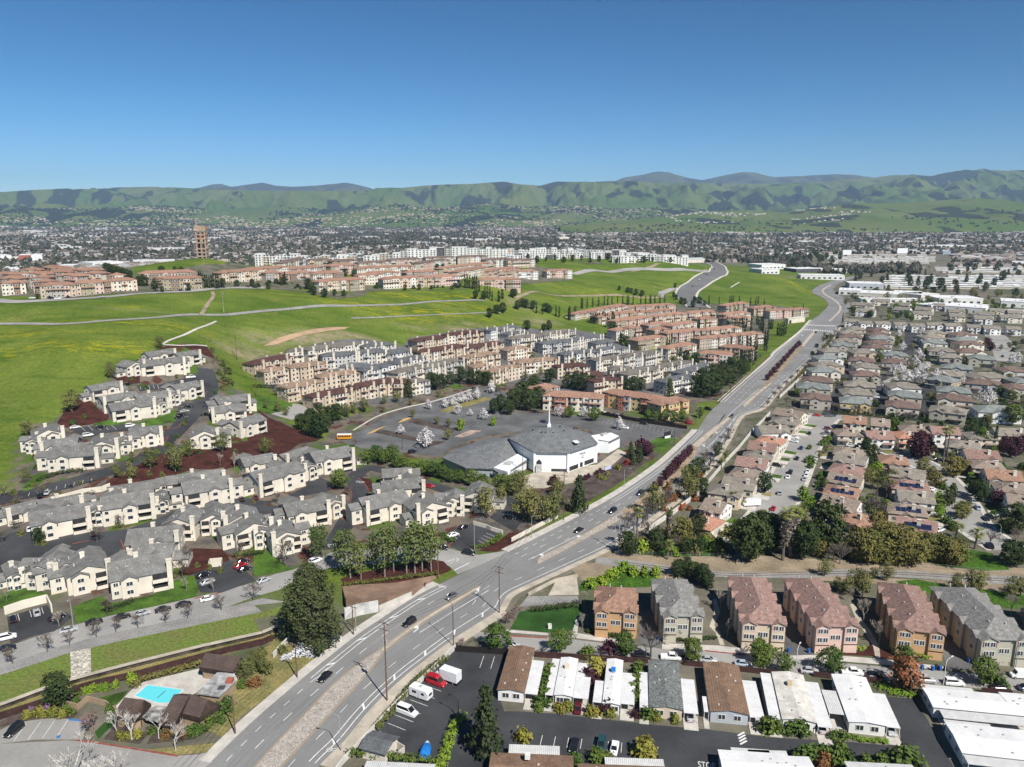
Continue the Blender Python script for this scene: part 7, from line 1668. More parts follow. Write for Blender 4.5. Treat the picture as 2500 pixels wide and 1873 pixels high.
trees('D1','cypress',"slim dark cypress between the hilltop rows",'cypress rows',[(1685,1040,13),(1700,1045,13),(1718,1045,12),(1735,1045,11),(1750,1040,10),(1770,1050,10),(1788,1050,11),(1805,1040,12),(1828,1055,12),(1845,1055,12)])
trees('D2','cypress',"slim dark cypress on the hilltop's right end",'cypress rows',[(265,1030,13),(258,1032,11),(1780,1048,14),(1800,1050,13),(1820,1052,13),(1845,1058,13),(1860,1060,14),(1880,1062,14),(1900,1080,10),(1950,1130,11),(1970,1135,12),(1990,1138,12),(2010,1160,10),(2062,1165,11),(2070,1168,11),(2090,1140,10),(2100,1140,10),(870,940,6)])
trees('D1','dense',"dark rounded tree in the row below the knoll",'knoll row trees',[(790+26*i,872+9*i,8)for i in range(13)])
trees('D1','dense',"dark tree beside the hilltop rows",'hilltop trees',[(1185,1050,10),(1215,1050,11),(1320,1070,10),(1365,940,8),(1480,935,7),(1530,935,7),(1880,1045,8),(1370,1085,5),(1595,1075,6),(320,1140,4),(2000,1040,6),(2130,1040,7)])
trees('D2','dense',"dark tree along the hilltop townhouses",'hilltop trees',[(190,1025,6),(240,1035,8),(460,1060,10),(480,1090,9),(510,1110,8),(595,1130,8),(770,950,8),(840,965,8),(1275,1070,6),(1395,1065,6),(1730,1050,8),(1545,910,9),(1595,910,8),(1870,1140,8),(1940,1150,9),(2050,1270,9),(2100,1260,10),(1990,1300,9),(680,1115,6),(760,1120,6),(2060,860,8),(2110,870,8)])
trees('D3','dense',"dark tree before the white crest blocks",'crest trees',[(20+75*i,838-(i%3)*12-(30 if i>9 else 0)*0,7+(i*5)%4)for i in range(20)])
trees('D3','dense',"dark tree on the far green slope",'far slope trees',[(40,1130,9),(60,1120,8),(120,1210,9),(150,1220,9),(80,1230,9),(210,1230,9),(320,1250,9),(350,1260,8),(1010,1090,7),(1040,1095,7),(1080,1110,8),(1130,1120,8),(940,1070,6),(1400,1130,7),(1420,1150,7),(1460,1180,8),(1490,1190,8),(1575,1165,7),(1610,1175,8),(1625,1185,8),(1660,1200,7),(1560,1215,9),(1410,1050,7),(2000,1640,8)])
trees('A1','shrub_yellow',"yellow shrub in the bed beside the parking bay",'parking bay shrubs',[(230,1215,1.8),(290,1205,1.6),(345,1180,1.8),(370,1210,1.5),(450,1205,2.2),(530,1210,1.8),(1010,1395,1.8),(1090,1395,1.6),(1160,1380,1.8)])
trees('A1','shrub_mauve',"mauve flowering shrub beside the parking bay",'parking bay shrubs',[(270,1180,1.6),(400,1170,2.0)])
trees('A1','shrub_bright',"clipped pale hedge ball near the pool",'pool hedge balls',[(725,1010,1.6),(780,1000,1.9),(847,990,1.6),(893,985,2.0),(978,960,1.7),(1115,915,2.2)])
trees('A1','shrub',"green shrub on the clubhouse slope",'clubhouse shrubs',[(1880,1180,3),(1850,1250,2.6),(1920,1110,2.2),(1650,1350,2.4),(1690,1345,2.2),(1600,1360,2.0),(1760,1280,2.4),(2040,960,2),(1300,1350,1.8),(570,1180,2.2),(930,1170,2),(650,1050,1.6),(640,1090,1.5)])
trees('A1','shrub_rust',"rust-coloured shrub by the clubhouse",'clubhouse shrubs',[(2130,960,2.2),(2180,930,2.0),(1400,1385,2.0),(1550,1380,1.6)])
trees('A1','olive',"small loose tree right of the clubhouse",'clubhouse trees',[(2080,900,5.5),(2150,800,5),(2210,850,5)])
trees('A2','shrub_white',"low white-flowering shrub by the boulevard pavement",'white-flowering shrubs',[(250,725,1.2),(300,715,1.2),(360,690,1.6),(400,650,1.9),(420,680,1.6),(470,660,1.6),(480,700,1.3),(520,650,1.4),(600,610,1.5),(640,590,1.4),(665,575,1.2)],wide=1.4)
trees('A2','shrub_olive',"shrub before the brown fence end",'fence end shrubs',[(100,830,3),(40,800,3),(60,700,2.4),(240,680,2.4)])
trees('A3','shrub',"green garden shrub between the mobile homes",'mobile home shrubs',[(300,1060,3.2),(320,990,3),(335,920,3),(350,860,3),(280,1120,2.6),(255,1150,2.2),(1085,1090,3),(1080,1010,3.2),(1075,940,3),(1100,870,3),(1110,810,2.6),(670,700,3),(1190,1225,3),(570,1620,3),(750,1590,3.2),(830,1600,2.6)])
trees('A3','shrub_yellow',"yellow-green round shrub before the mobile homes",'mobile home shrubs',[(740,840,4.2),(420,1160,2),(455,1170,2),(505,1150,2.2),(1250,1240,2),(1412,1255,2),(120,1420,3),(1130,1540,3.4),(1180,1560,3.4),(1160,1500,3.2),(690,1190,2.2),(740,1200,2),(870,1210,2)])
trees('A3','shrub_plum',"purplish garden shrub between the mobile homes",'mobile home shrubs',[(690,930,4),(840,1170,3.2),(850,680,4),(1070,1215,2)])
trees('A4','shrub',"green shrub by the lane of white mobile homes",'mobile home shrubs',[(60,1340,3.6),(100,1320,3),(320,1350,3.6),(245,1340,2.8),(380,1570,3.6),(450,1580,3.2),(520,1560,3.2),(640,1570,4),(700,1590,3),(1215,1610,4.4),(880,1600,2.2),(1010,1600,2.4),(610,1390,2),(680,1400,2.2),(2000,950,3)])
trees('A4','shrub_rust',"rusty shrub by the lane of white mobile homes",'mobile home shrubs',[(500,1620,3),(540,1610,2.6)])
trees('C3','shrub_red',"red-leaved shrub on the church slope",'church slope shrubs',[(1000,1330,2.4),(1515,985,2.4),(1540,985,2)])
trees('C3','shrub_plum',"dull purple shrub along the church slope's edge",'church slope shrubs',[(590,1480,2),(620,1465,2),(650,1455,2),(680,1440,2),(750,1410,2),(780,1395,2),(390,1500,4),(410,1540,4)])
trees('C3','shrub_yellow',"yellow shrub on the church slope",'church slope shrubs',[(770,1440,1.8),(810,1460,1.8),(840,1420,1.8),(925,1370,2.4)])
# hedges: clipped, each one body of leaves
def hedge(label,line,w,h,leaf='bright',group='clipped hedges'):
 P=resample(line,0.7);r=np.random.default_rng(len(label));C=[];D=[]
 cx,cy=P[0]
 for x,y in P:
  for k in range(9):
   o=r.uniform(-w/2,w/2,2);z=h*r.uniform(0.15,1)**0.5;gz=float(ground_z(x,y))
   C.append((x+o[0]-cx,y+o[1]-cy,gz+z));D.append((o[0],o[1],0.7))
 me=crown_mesh("hedge",LEAF[leaf],(np.array(C),np.array(D)),0.2,r,0.6,7,0.2)
 tag(link("hedge",me,None,(cx,cy,0)),label,'hedge',group)
hedge("clipped bright hedge curving beside the lane island",pts('A2',(1570,1700),(1600,1600),(1650,1450),(1690,1320),(1760,1235)),2.2,2.0,'bright')
hedge("dull hedge strip behind the white lot wall",pts('A2',(1040,1325),(1200,1140),(1320,980),(1430,880),(1520,800),(1620,740)),1.6,1.6,'olive')
hedge("green hedge below the shed",pts('A2',(810,1545),(920,1550),(1040,1570),(1250,1590),(1400,1605),(1540,1625)),1.6,1.8,'broad')
hedge("long dull hedge along the pool deck",pts('A1',(1130,965),(1200,910),(1400,860),(1600,800),(1690,775)),1.8,1.5,'gold')
hedge("clipped hedge around the boulevard court",pts('B2',(1850,1000),(1930,1000),(2010,960),(2080,900)),1.6,1.5,'broad')
hedge("clipped hedge at the court entry",pts('B2',(1590,890),(1640,930),(1690,950)),1.8,1.4,'broad')
hedge("brownish hedge below the tall corner trees",pts('B2',(760,1320),(900,1300),(1100,1280),(1300,1250),(1540,1225)),1.4,1.2,'gold')
hedge("hedge before the middle apartment court",pts('B1',(1990,1070),(2100,1060),(2212,1050)),1.6,1.4,'dense')
hedge("hedge before the front apartment block",pts('B1',(1320,1320),(1400,1290),(1470,1250)),1.4,1.3,'gold')
hedge("round hedge mound before the front block",pts('B1',(980,1510),(1050,1490),(1110,1460)),1.6,1.5,'dense')
hedge("low hedge on the left terrace edge",pts('C1',(310,1475),(400,1440),(500,1410),(600,1395),(700,1390)),2.4,1.5,'dense')
hedge("dark clipped hedge before the orange townhouse",pts('A3',(660,495),(760,510),(920,540)),1.2,1.1,'dense')
hedge("dark clipped hedge before the grey-green townhouse",pts('A3',(1420,575),(1550,578),(1660,560),(1740,560)),1.2,1.1,'dense')
hedge("dark clipped hedge before the cream townhouse",pts('A3',(1970,610),(2150,640),(2300,650)),1.2,1.1,'broad')
hedge("clipped hedge before the pink townhouse",pts('A4',(550,645),(650,650),(850,650)),1.2,1.1,'bright')
hedge("clipped hedge before the ochre townhouse",pts('A4',(1160,665),(1320,700),(1400,720)),1.3,1.2,'bright')
hedge("clipped hedge before the last grey townhouse",pts('A4',(1980,760),(2100,770),(2230,775)),1.2,1.1,'broad')
hedge("shrub row at the back of the dark green lawn",pts('A3',(210,325),(330,315),(450,295),(580,285)),1.8,1.5,'dense')
hedge("yellow-green hedge before the bright white corner home",pts('A4',(755,1390),(850,1420),(1040,1430)),1.0,0.9,'bright')
hedge("green hedge behind the rusty tree",pts('A4',(990,960),(1100,1010),(1300,1040)),3.0,1.2,'bright')
hedge("ivy bank along the townhouse entrance street",pts('C2',(0,680),(90,680),(180,690)),3.0,2.0,'dense')
hedge("shrub strip along the boulevard's east wall",pts('C4',(300,620),(380,520),(460,420),(540,330),(610,250)),3.0,2.0,'gold')
hedge("dark planting strip behind the residential street head",pts('C4',(600,900),(850,910),(1000,930),(1300,960),(1500,980),(1720,990)),2.5,1.6,'dense')

# ---------------------------------------------------------------- vehicles
PAINT={k:gloss("paint_"+k,c,0.22,0.5,coat=0.6)for k,c in dict(black=(0.012,0.012,0.014),white=(0.78,0.78,0.77),silver=(0.42,0.43,0.44),grey=(0.12,0.125,0.13),red=(0.38,0.012,0.018),maroon=(0.10,0.012,0.02),blue=(0.02,0.035,0.10),teal=(0.02,0.06,0.07),pale=(0.35,0.42,0.50),cream=(0.6,0.55,0.42)).items()}
M_TYRE=mat("tyre_rubber",(0.015,0.015,0.015),0.9,0.1);M_RIM=mat("wheel_rim",(0.35,0.35,0.36),0.4,0.05)
M_CARGLASS=gloss("car_glass",(0.012,0.015,0.018),0.08,0.6);M_HEAD=gloss("headlamp_lens",(0.7,0.7,0.68),0.1);M_TAIL=gloss("tail_lamp_lens",(0.30,0.01,0.01),0.2)
def loft(mb,S,m=0):
 """S: list of (x, [(y,z)...]) rings with equal counts"""
 n=len(S[0][1]);k=len(mb.v)
 for x,R in S:mb.v+=[(x,y,z)for y,z in R]
 for i in range(len(S)-1):
  for j in range(n-1):
   a=k+i*n+j;mb.f.append((a,a+1,a+n+1,a+n));mb.m.append(m)
 for i in(0,len(S)-1):mb.f.append(tuple(k+i*n+j for j in range(n))[::-1 if i else 1]);mb.m.append(m)
def ring(w,z0,z1,r=0.14):return[(-w,z0),(-w,z1-r),(-w+r,z1),(w-r,z1),(w,z1-r),(w,z0)]
CARS={'sedan':dict(body=[(-2.3,.78,.62),(-2.2,.84,.86),(-1.5,.9,.93),(0.9,.9,.92),(1.9,.86,.80),(2.25,.76,.62)],cab=[(-1.75,.70,.90),(-0.95,.62,1.40),(0.35,.62,1.42),(1.15,.72,.92)],wheels=1.38),
  'suv':dict(body=[(-2.3,.86,.75),(-2.25,.9,1.02),(-1.5,.94,1.06),(1.0,.94,1.04),(1.95,.9,.96),(2.3,.82,.72)],cab=[(-2.2,.80,1.02),(-1.95,.72,1.66),(0.35,.70,1.70),(1.2,.78,1.04)],wheels=1.42),
  'pickup':dict(body=[(-2.7,.88,.95),(-2.6,.92,1.0),(-0.6,.94,1.02),(1.3,.94,1.06),(2.3,.92,.98),(2.65,.84,.75)],cab=[(-0.7,.78,1.0),(-0.45,.72,1.68),(0.9,.72,1.70),(1.5,.80,1.06)],wheels=1.7),
  'van':dict(body=[(-2.6,.92,1.2),(-2.55,.96,1.3),(0.9,.96,1.3),(1.7,.95,1.12),(2.4,.92,1.0),(2.6,.84,.75)],cab=[(-2.55,.90,1.25),(-2.45,.80,2.05),(0.7,.80,2.08),(1.65,.86,1.12)],wheels=1.65)}
CARM={}
def car_meshes(kind):
 if kind in CARM:return CARM[kind]
 d=CARS[kind];mb=MB();loft(mb,[(x,ring(w,0.28,z))for x,w,z in d['body']]);body=mb
 c=d['cab'];gl=MB();loft(gl,[(x,ring(w,c[0][2]-0.05,z,0.06))for x,w,z in c])
 rf=MB();(x1,w1,z1),(x2,w2,z2)=c[1],c[2]
 rf.box((x1-0.05,-w1+0.02,z1-0.02),(x2+0.05,w2-0.02,z2+0.03))
 for s in(-1,1):                                            # roof pillars
  for(xa,wa,za),(xb,wb,zb)in((c[0],c[1]),(c[2],c[3])):rf.tube((xa,s*(wa-0.01),za-0.05),(xb,s*(wb-0.01),zb),0.06,0.06,4)
 wh=MB();wh.tube((0,-0.12,0),(0,0.12,0),0.34,0.34,12);wh.poly([(0.34*math.cos(a),-0.12,0.34*math.sin(a))for a in[6.283*i/12 for i in range(12)]])
 rim=MB();rim.tube((0,-0.14,0),(0,0.14,0),0.2,0.2,8);rim.poly([(0.2*math.cos(a),-0.14,0.2*math.sin(a))for a in[6.283*i/8 for i in range(8)]])
 x0,x1_=d['body'][0][0],d['body'][-1][0];wz=d['body'][0][1]-0.18
 CARM[kind]=(body,gl.mesh("windows",M_CARGLASS),rf,wh.mesh("tyre",M_TYRE),rim.mesh("rim",M_RIM),x0,x1_,wz,d['wheels'],{})
 return CARM[kind]
LAMP={}
def lamp_mesh(n,m):
 if n not in LAMP:mb=MB();mb.box((-0.05,-0.17,-0.08),(0.05,0.17,0.08),0,True);LAMP[n]=mb.mesh(n,m)
 return LAMP[n]
def car(kind,color,x,y,z,rz,phrase,group):
 body,gl,rf,ty,rim,x0,x1,wz,wx,cache=car_meshes(kind)
 if color not in cache:cache[color]=(body.mesh("body",PAINT[color]),rf.mesh("roof_panel",PAINT[color]))
 o=thing({'sedan':'car','suv':'car','pickup':'pickup_truck','van':'cargo_van'}[kind],None,{'sedan':'car','suv':'car','pickup':'pickup','van':'van'}[kind],(x,y,z),rz,group)
 link("body",cache[color][0],o);link("windows",gl,o);link("roof_panel",cache[color][1],o)
 for sx in(-1,1):
  for sy in(-1,1):
   w=link("wheel",ty,o,(sx*wx,sy*0.80,0.34));link("rim",rim,w)
 if math.hypot(x,y)<330:
  for s in(-1,1):
   link("headlight",lamp_mesh("headlight",M_HEAD),o,(x1-0.02,s*wz,0.62));link("tail_light",lamp_mesh("tail_light",M_TAIL),o,(x0+0.02,s*wz,0.70))
 lab(o,phrase)
 return o
def cars(t,a,b,where,group,L,up=0.08):
 p,q=at(t,*a),at(t,*b);rz=math.atan2(q[1]-p[1],q[0]-p[0])
 for x,y,c,*k in L:
  kind=k[0]if k else 'sedan'
  gx,gy,gz=at(t,x,y);car(kind,c,gx,gy,gz+up,rz+(k[1]if len(k)>1 else 0),"%s %s %s"%(dict(pale='pale blue',teal='dark teal',blue='navy',grey='dark grey').get(c,c),{'sedan':'car','suv':'estate car','pickup':'pickup','van':'van'}[kind],where),group)
DR='cars driving on the boulevard'
cars('A2',(655,820),(540,920),"driving beside the cobbled median",DR,[(598,890,'black')])
cars('A2',(1400,370),(1240,470),"driving before the thin median",DR,[(1310,430,'black','suv')])
cars('A2',(1740,160),(1600,240),"driving at the thin median's far end",DR,[(1665,205,'grey')])
cars('B3',(700,800),(500,900),"driving past the crossing palms",DR,[(595,858,'black')])
cars('B3',(950,640),(800,720),"driving below the church slope",DR,[(880,695,'black','suv'),(1115,545,'blue','suv')])
cars('C3',(1960,850),(1800,990),"driving near the entry street",DR,[(1890,930,'grey','suv')])
cars('C3',(1640,850),(1740,875),"turning out of the entry street",DR,[(1690,868,'black','suv')])
cars('C4',(380,200),(480,100),"driving near the far crosswalks",DR,[(455,218,'black','suv'),(340,245,'white')])
cars('B2',(1600,1010),(1860,1060),"waiting at the side street mouth",DR,[(1815,1050,'black','suv')])
cars('D3',(1500,1050),(1780,910),"on the winding hill road",'cars on the hill road',[(1615,985,'white','suv'),(1655,930,'black'),(1745,895,'grey'),(1680,940,'blue'),(1560,1040,'grey')],up=0.6)
cars('A1',(500,520),(1800,200),"parked along the pale side street",'cars parked along the side street',[(580,492,'silver'),(797,425,'black'),(1035,380,'black'),(1200,352,'silver'),(1378,318,'black'),(1550,276,'black'),(1755,228,'white'),(60,650,'black'),(60,555,'white','suv')])
cars('A1',(110,420),(95,330),"in the carport court",'cars in apartment courts',[(112,400,'black'),(313,345,'silver')],up=0.12)
cars('A1',(420,400),(560,350),"at the carport court entry",'cars in apartment courts',[(480,385,'black')],up=0.12)
cars('B1',(1660,1250),(1770,1210),"in the front parking court",'cars in apartment courts',[(1715,1240,'black'),(1750,1300,'silver'),(2030,1160,'red'),(2045,1125,'black'),(2065,1185,'black')],up=0.2)
cars('B1',(390,560),(420,500),"on the terrace drive",'cars in apartment courts',[(402,540,'silver'),(345,565,'black')],up=0.25)
cars('B1',(790,910),(775,840),"in the dark parking courts",'cars in apartment courts',[(785,890,'black'),(250,850,'white'),(2040,595,'black'),(2155,580,'maroon')],up=0.2)
cars('B2',(30,1300),(140,1255),"behind the big conifer",'cars parked along the side street',[(82,1282,'silver'),(520,1115,'white','suv')])
cars('B2',(1720,830),(1820,800),"in the boulevard court",'cars in apartment courts',[(1775,830,'black'),(1680,898,'white')],up=0.12)
cars('B2',(1450,480),(1540,490),"on the lane by the church hedge",'cars in apartment courts',[(1480,482,'red'),(2160,750,'black','suv'),(1590,1005,'black'),(1120,1000,'silver')],up=0.12)
cars('C1',(1540,850),(1630,845),"in the bay by the climbing drive",'cars in apartment courts',[(1590,850,'black'),(1560,888,'silver'),(1525,918,'black'),(1510,940,'black'),(1610,600,'white','pickup'),(1470,665,'grey'),(1735,915,'black')],up=0.25)
cars('C1',(600,1030),(680,1015),"in the upper parking row",'cars in apartment courts',[(635,1025,'white'),(850,1025,'black'),(1100,1012,'white','suv'),(742,1092,'white','suv'),(1075,660,'black')],up=0.25)
cars('A1',(180,1280),(70,1370),"in the clubhouse parking bay",None,[(120,1345,'black','suv')])
cars('A3',(590,1170),(595,1090),"under a mobile home awning",'cars in the mobile home park',[(588,1150,'maroon'),(1535,1215,'silver'),(2640,1315,'silver')])
cars('A4',(1060,1260),(1090,1350),"beside the bright white corner home",None,[(1085,1335,'silver')])
cars('A3',(575,1390),(545,1500),"in the stalls below the park lane",'cars in the mobile home park',[(558,1470,'black'),(787,1465,'teal','suv'),(897,1495,'white')])
TS_='cars parked on the townhouse street'
cars('A3',(700,690),(1400,735),"parked on the townhouse street",TS_,[(800,698,'grey','pickup'),(1130,712,'black','suv'),(1375,722,'white','pickup'),(1690,745,'silver'),(1985,780,'pale'),(30,625,'silver'),(1480,725,'black')])
cars('A4',(0,825),(880,885),"parked along the rear townhouse street",TS_,[(400,838,'silver'),(760,850,'white','pickup'),(950,880,'black'),(1380,915,'silver','suv'),(1620,940,'white','suv'),(2010,980,'black'),(2240,985,'blue')])
cars('B4',(60,740),(230,400),"on the wide residential street",'cars on the residential street',[(95,672,'red'),(155,540,'silver','suv'),(220,405,'white'),(240,365,'black','suv'),(330,160,'blue'),(295,248,'black'),(400,35,'black'),(540,30,'grey','pickup'),(520,95,'red'),(375,390,'white'),(388,358,'white'),(360,422,'silver')])
cars('B4',(220,60),(310,75),"on a driveway by the residential street",'cars on eastern driveways',[(265,70,'white','pickup'),(270,102,'white'),(415,622,'white'),(440,598,'black'),(490,460,'black'),(750,142,'white'),(790,145,'white'),(500,515,'black'),(130,310,'black','suv'),(1930,745,'black')])
cars('B4',(1640,570),(1540,440),"on the curving residential street",'cars on the curving street',[(1505,480,'teal'),(1780,612,'silver'),(1820,665,'pale'),(1920,990,'black','suv'),(1890,755,'black')])
cars('B4',(1430,520),(1500,500),"on a driveway by the curving street",'cars on eastern driveways',[(1430,512,'white'),(1790,480,'silver'),(1500,855,'white'),(1555,912,'black','suv'),(1490,262,'black'),(1290,225,'black')])
cars('C4',(430,915),(600,925),"at the residential street head",'cars on the residential street',[(465,920,'red'),(568,925,'grey'),(560,1035,'maroon','suv'),(545,1075,'grey','pickup')])
cars('C4',(1350,675),(1420,680),"among the blossom trees",'cars in the subdivision',[(1390,680,'white'),(1750,1040,'blue'),(2030,795,'black'),(2150,820,'maroon'),(1150,605,'white'),(960,765,'white'),(955,740,'silver')])
cars('C4',(2060,380),(2080,440),"on the wide street near the right edge",'cars in the subdivision',[(2080,310,'grey'),(2125,370,'white','van'),(2110,410,'black'),(2130,420,'silver'),(2000,350,'silver'),(2030,420,'black')])
cars('C3',(950,1030),(1010,1040),"in the church lot",'cars in the church lot',[(985,1025,'white','suv'),(1150,990,'black','suv'),(230,890,'black'),(300,975,'blue')])
cars('C3',(800,900),(850,885),"beside the brick-ended townhouses",'cars by the terracotta rows',[(800,895,'white'),(845,905,'black'),(870,912,'grey'),(895,915,'black'),(925,918,'silver'),(955,925,'black')])
cars('C2',(1830,690),(1900,680),"at the top of the church lot",'cars in the church lot',[(1860,692,'black'),(1340,1230,'black','suv'),(1920,920,'black')])
cars('D1',(200,1145),(900,1120),"on the crest street",'cars on the crest street',[(275,1142,'white'),(430,1142,'black','suv'),(490,1146,'white','suv'),(580,1136,'black'),(870,1132,'silver'),(1320,1082,'black'),(1525,1076,'black'),(1585,1074,'black'),(1830,1055,'black'),(1880,1050,'black'),(2090,1043,'black'),(2150,1040,'white'),(1290,1100,'silver')],up=0.4)
# storage lot vehicles
def simple(name,label,cat,t,x,y,rz,parts):
 gx,gy,gz=at(t,x,y);o=thing(name,label,cat,(gx,gy,gz+0.05),rz)
 for n,fn,m in parts:mb=MB();fn(mb);link(n,mb.mesh(n,m),o)
 return o
def wheels4(o,xs,w=0.9):
 m=car_meshes('sedan')
 for x in xs:
  for s in(-1,1):q=link("wheel",m[3],o,(x,s*w,0.36));link("rim",m[4],q)
STA=math.atan2(*(np.array(at('A2',1580,997)[:2])-np.array(at('A2',1435,945)[:2]))[::-1])
o=simple('box_truck',"white box truck with grey-topped cargo box in the storage lot",'truck','A2',1630,905,STA+math.pi,[("cargo_box",lambda m:m.box((-3.6,-1.2,0.9),(1.5,1.2,3.5)),mat("truck_box",(0.74,0.75,0.76),0.5,0.04)),("cab",lambda m:loft(m,[(1.6,ring(1.05,0.5,2.3)),(2.4,ring(1.05,0.5,2.3)),(3.0,ring(1.0,0.5,1.5)),(3.5,ring(0.95,0.5,1.3))]),PAINT['white']),("windscreen",lambda m:m.poly([(2.45,-0.85,2.2),(3.0,-0.85,1.52),(3.0,0.85,1.52),(2.45,0.85,2.2)]),M_CARGLASS),("bumper",lambda m:m.box((-3.8,-1.1,0.5),(-3.5,1.1,0.8)),M_TYRE)]);wheels4(o,(-2.3,2.6))
gx,gy,gz=at('A2',1540,935);o=car('van','red',gx,gy,0.05,STA,"red high-roofed van between box truck and camper",None);mb=MB();loft(mb,[(-2.4,ring(.75,2.0,2.25)),(-2.2,ring(.75,2.0,2.55)),(0.4,ring(.75,2.0,2.55)),(0.9,ring(.7,2.0,2.2))]);link("raised_roof",mb.mesh("raised_roof",PAINT['red']),o)
o=simple('camper_trailer',"white camper trailer with dark windows in the storage lot",'trailer','A2',1410,1045,STA,[("body",lambda m:loft(m,[(-2.9,ring(1.1,0.6,2.5)),(-2.6,ring(1.15,0.5,2.85)),(2.4,ring(1.15,0.5,2.85)),(2.8,ring(1.1,0.6,2.2))]),PAINT['white']),("side_window",lambda m:m.box((-1.8,-1.18,1.5),(-0.6,-1.16,2.1)),M_CARGLASS),("side_window",lambda m:m.box((0.9,-1.18,1.5),(1.7,-1.16,2.1)),M_CARGLASS),("front_window",lambda m:m.box((2.81,-0.6,1.4),(2.84,0.6,2.0)),M_CARGLASS),("door",lambda m:m.box((-0.2,-1.18,0.7),(0.5,-1.16,2.3)),M_TRIM),("roof_unit",lambda m:m.box((-0.4,-0.35,2.84),(0.4,0.35,3.1)),M_VENT)]);wheels4(o,(-0.5,0.3),1.0)
gx,gy,gz=at('A2',1295,1185);car('van','white',gx,gy,0.05,STA,"white cargo van below the camper trailer",None)
x0,y0,_=at('A2',1455,1520);a_=at('A2',1475,1420);rb=math.atan2(a_[1]-y0,a_[0]-x0)
o=simple('covered_boat',"boat on a trailer under a bright blue cover",'boat','A2',1450,1530,rb,[("cover",lambda m:loft(m,[(-2.8,ring(1.0,0.6,1.3,0.3)),(-1.0,ring(1.15,0.6,1.9,0.5)),(0.6,ring(1.1,0.6,1.8,0.5)),(2.0,ring(0.75,0.7,1.4,0.3))]),BLUEP),("bow",lambda m:loft(m,[(1.9,ring(0.78,0.65,1.38,0.3)),(2.9,ring(0.25,0.8,1.25,0.1))]),mat("pale_bow",(0.5,0.7,0.75),0.4))]);wheels4(o,(-0.8,),0.95)
x0,y0,_=at('C2',765,1115);a_=at('C2',820,1105)
o=simple('school_bus',"short yellow school bus with white roof at the lot's left end",'bus','C2',765,1116,0.05,[("body",lambda m:m.box((-3.7,-1.2,0.5),(3.7,1.2,2.7)),mat("bus_yellow",(0.62,0.27,0.02),0.4,0.05)),("roof",lambda m:loft(m,[(-3.7,ring(1.2,2.7,2.95)),(3.7,ring(1.2,2.7,2.95))]),PAINT['white'])]+[("window",(lambda k:lambda m:m.box((-3.2+k*1.1,-1.23,1.6),(-2.4+k*1.1,-1.2,2.4)))(k),M_CARGLASS)for k in range(6)]);wheels4(o,(-2.3,2.3),1.1)
o=simple('mail_truck',"small white delivery truck at the right edge",'truck','A4',2170,880,math.pi-0.1,[("body",lambda m:m.box((-2.0,-0.9,0.4),(1.0,0.9,2.2)),PAINT['white']),("cab",lambda m:loft(m,[(1.0,ring(.9,.4,1.9)),(1.4,ring(.88,.4,1.2)),(2.1,ring(.8,.4,1.0))]),PAINT['white']),("windscreen",lambda m:m.poly([(1.03,-0.75,1.9),(1.4,-0.75,1.22),(1.4,0.75,1.22),(1.03,0.75,1.9)]),M_CARGLASS)]);wheels4(o,(-1.2,1.4),0.85)
o=simple('motorhome',"white motorhome parked before a house on the residential street",'motorhome','B3',2060,640,3.3,[("body",lambda m:m.box((-3.2,-1.15,0.6),(2.0,1.15,3.0)),PAINT['white']),("cab",lambda m:loft(m,[(2.0,ring(1.05,.5,3.0)),(2.9,ring(1.0,.5,2.6)),(3.0,ring(1.0,.5,1.5)),(3.7,ring(.9,.5,1.2))]),PAINT['white']),("side_window",lambda m:m.box((-2.0,-1.18,1.7),(-0.6,-1.16,2.3)),M_CARGLASS),("side_window",lambda m:m.box((0.3,-1.18,1.7),(1.3,-1.16,2.3)),M_CARGLASS)]);wheels4(o,(-2.0,2.8),1.0)

# ---------------------------------------------------------------- poles, lamps, wires, walls, fences, small things
M_WOOD=mat("pole_wood",(0.17,0.105,0.070),0.95,0.2,1.0);M_STEEL=mat("galvanised_steel",(0.34,0.35,0.35),0.5,0.1);M_BLACKM=mat("black_metal",(0.03,0.03,0.032),0.5,0.1)
TOPS={}
def pole(key,label,t,x,y,h,arms=2,rz=-0.5,m=M_WOOD,r=0.2):
 gx,gy,gz=at(t,x,y);o=thing('utility_pole',label,'pole',(gx,gy,gz),rz,'utility poles')
 mb=MB();mb.tube((0,0,-0.5),(0,0,h),r,r*0.6,8);link("mast",mb.mesh("mast",m),o)
 for k in range(arms):
  mb=MB();z=h-0.5-1.6*k;mb.box((-1.6,-0.08,z),(1.6,0.08,z+0.16),0,True);link("crossarm",mb.mesh("crossarm",m),o)
  for q in(-1.5,-0.8,0.8,1.5):mb=MB();mb.tube((q,0,z+0.16),(q,0,z+0.45),0.07,0.05,6);link("insulator",mb.mesh("insulator",M_VENT),o)
 TOPS[key]=(gx,gy,gz+h,rz)
 return o
o=pole('a',"tall brown wooden pole with transformers beside the boulevard",'A2',1123,1078,21,2)
for q in(-0.5,0.5):mb=MB();mb.tube((q,0,15.2),(q,0,16.4),0.28,0.28,8);link("transformer",mb.mesh("transformer",M_STEEL),o)
pole('b',"dark pole on the clubhouse side pavement",'A2',365,882,9.5,1);pole('c',"dark pole before the huge conifer",'A2',840,520,9,1);pole('d',"wooden pole at the clubhouse corner",'A1',1985,1357,9,1)
pole('e',"grey wooden pole at the railway bridge",'B2',2070,1545,15,2);pole('f',"brown pole at the bark corner",'B2',1555,1252,12,1);pole('g',"tall dark pole below the church forecourt",'B3',470,762,20,2);pole('h',"dark pole before the church annex",'B3',125,415,14,1);pole('i',"pale pole at the crossing palms",'B3',935,1032,15,1,m=M_STEEL)
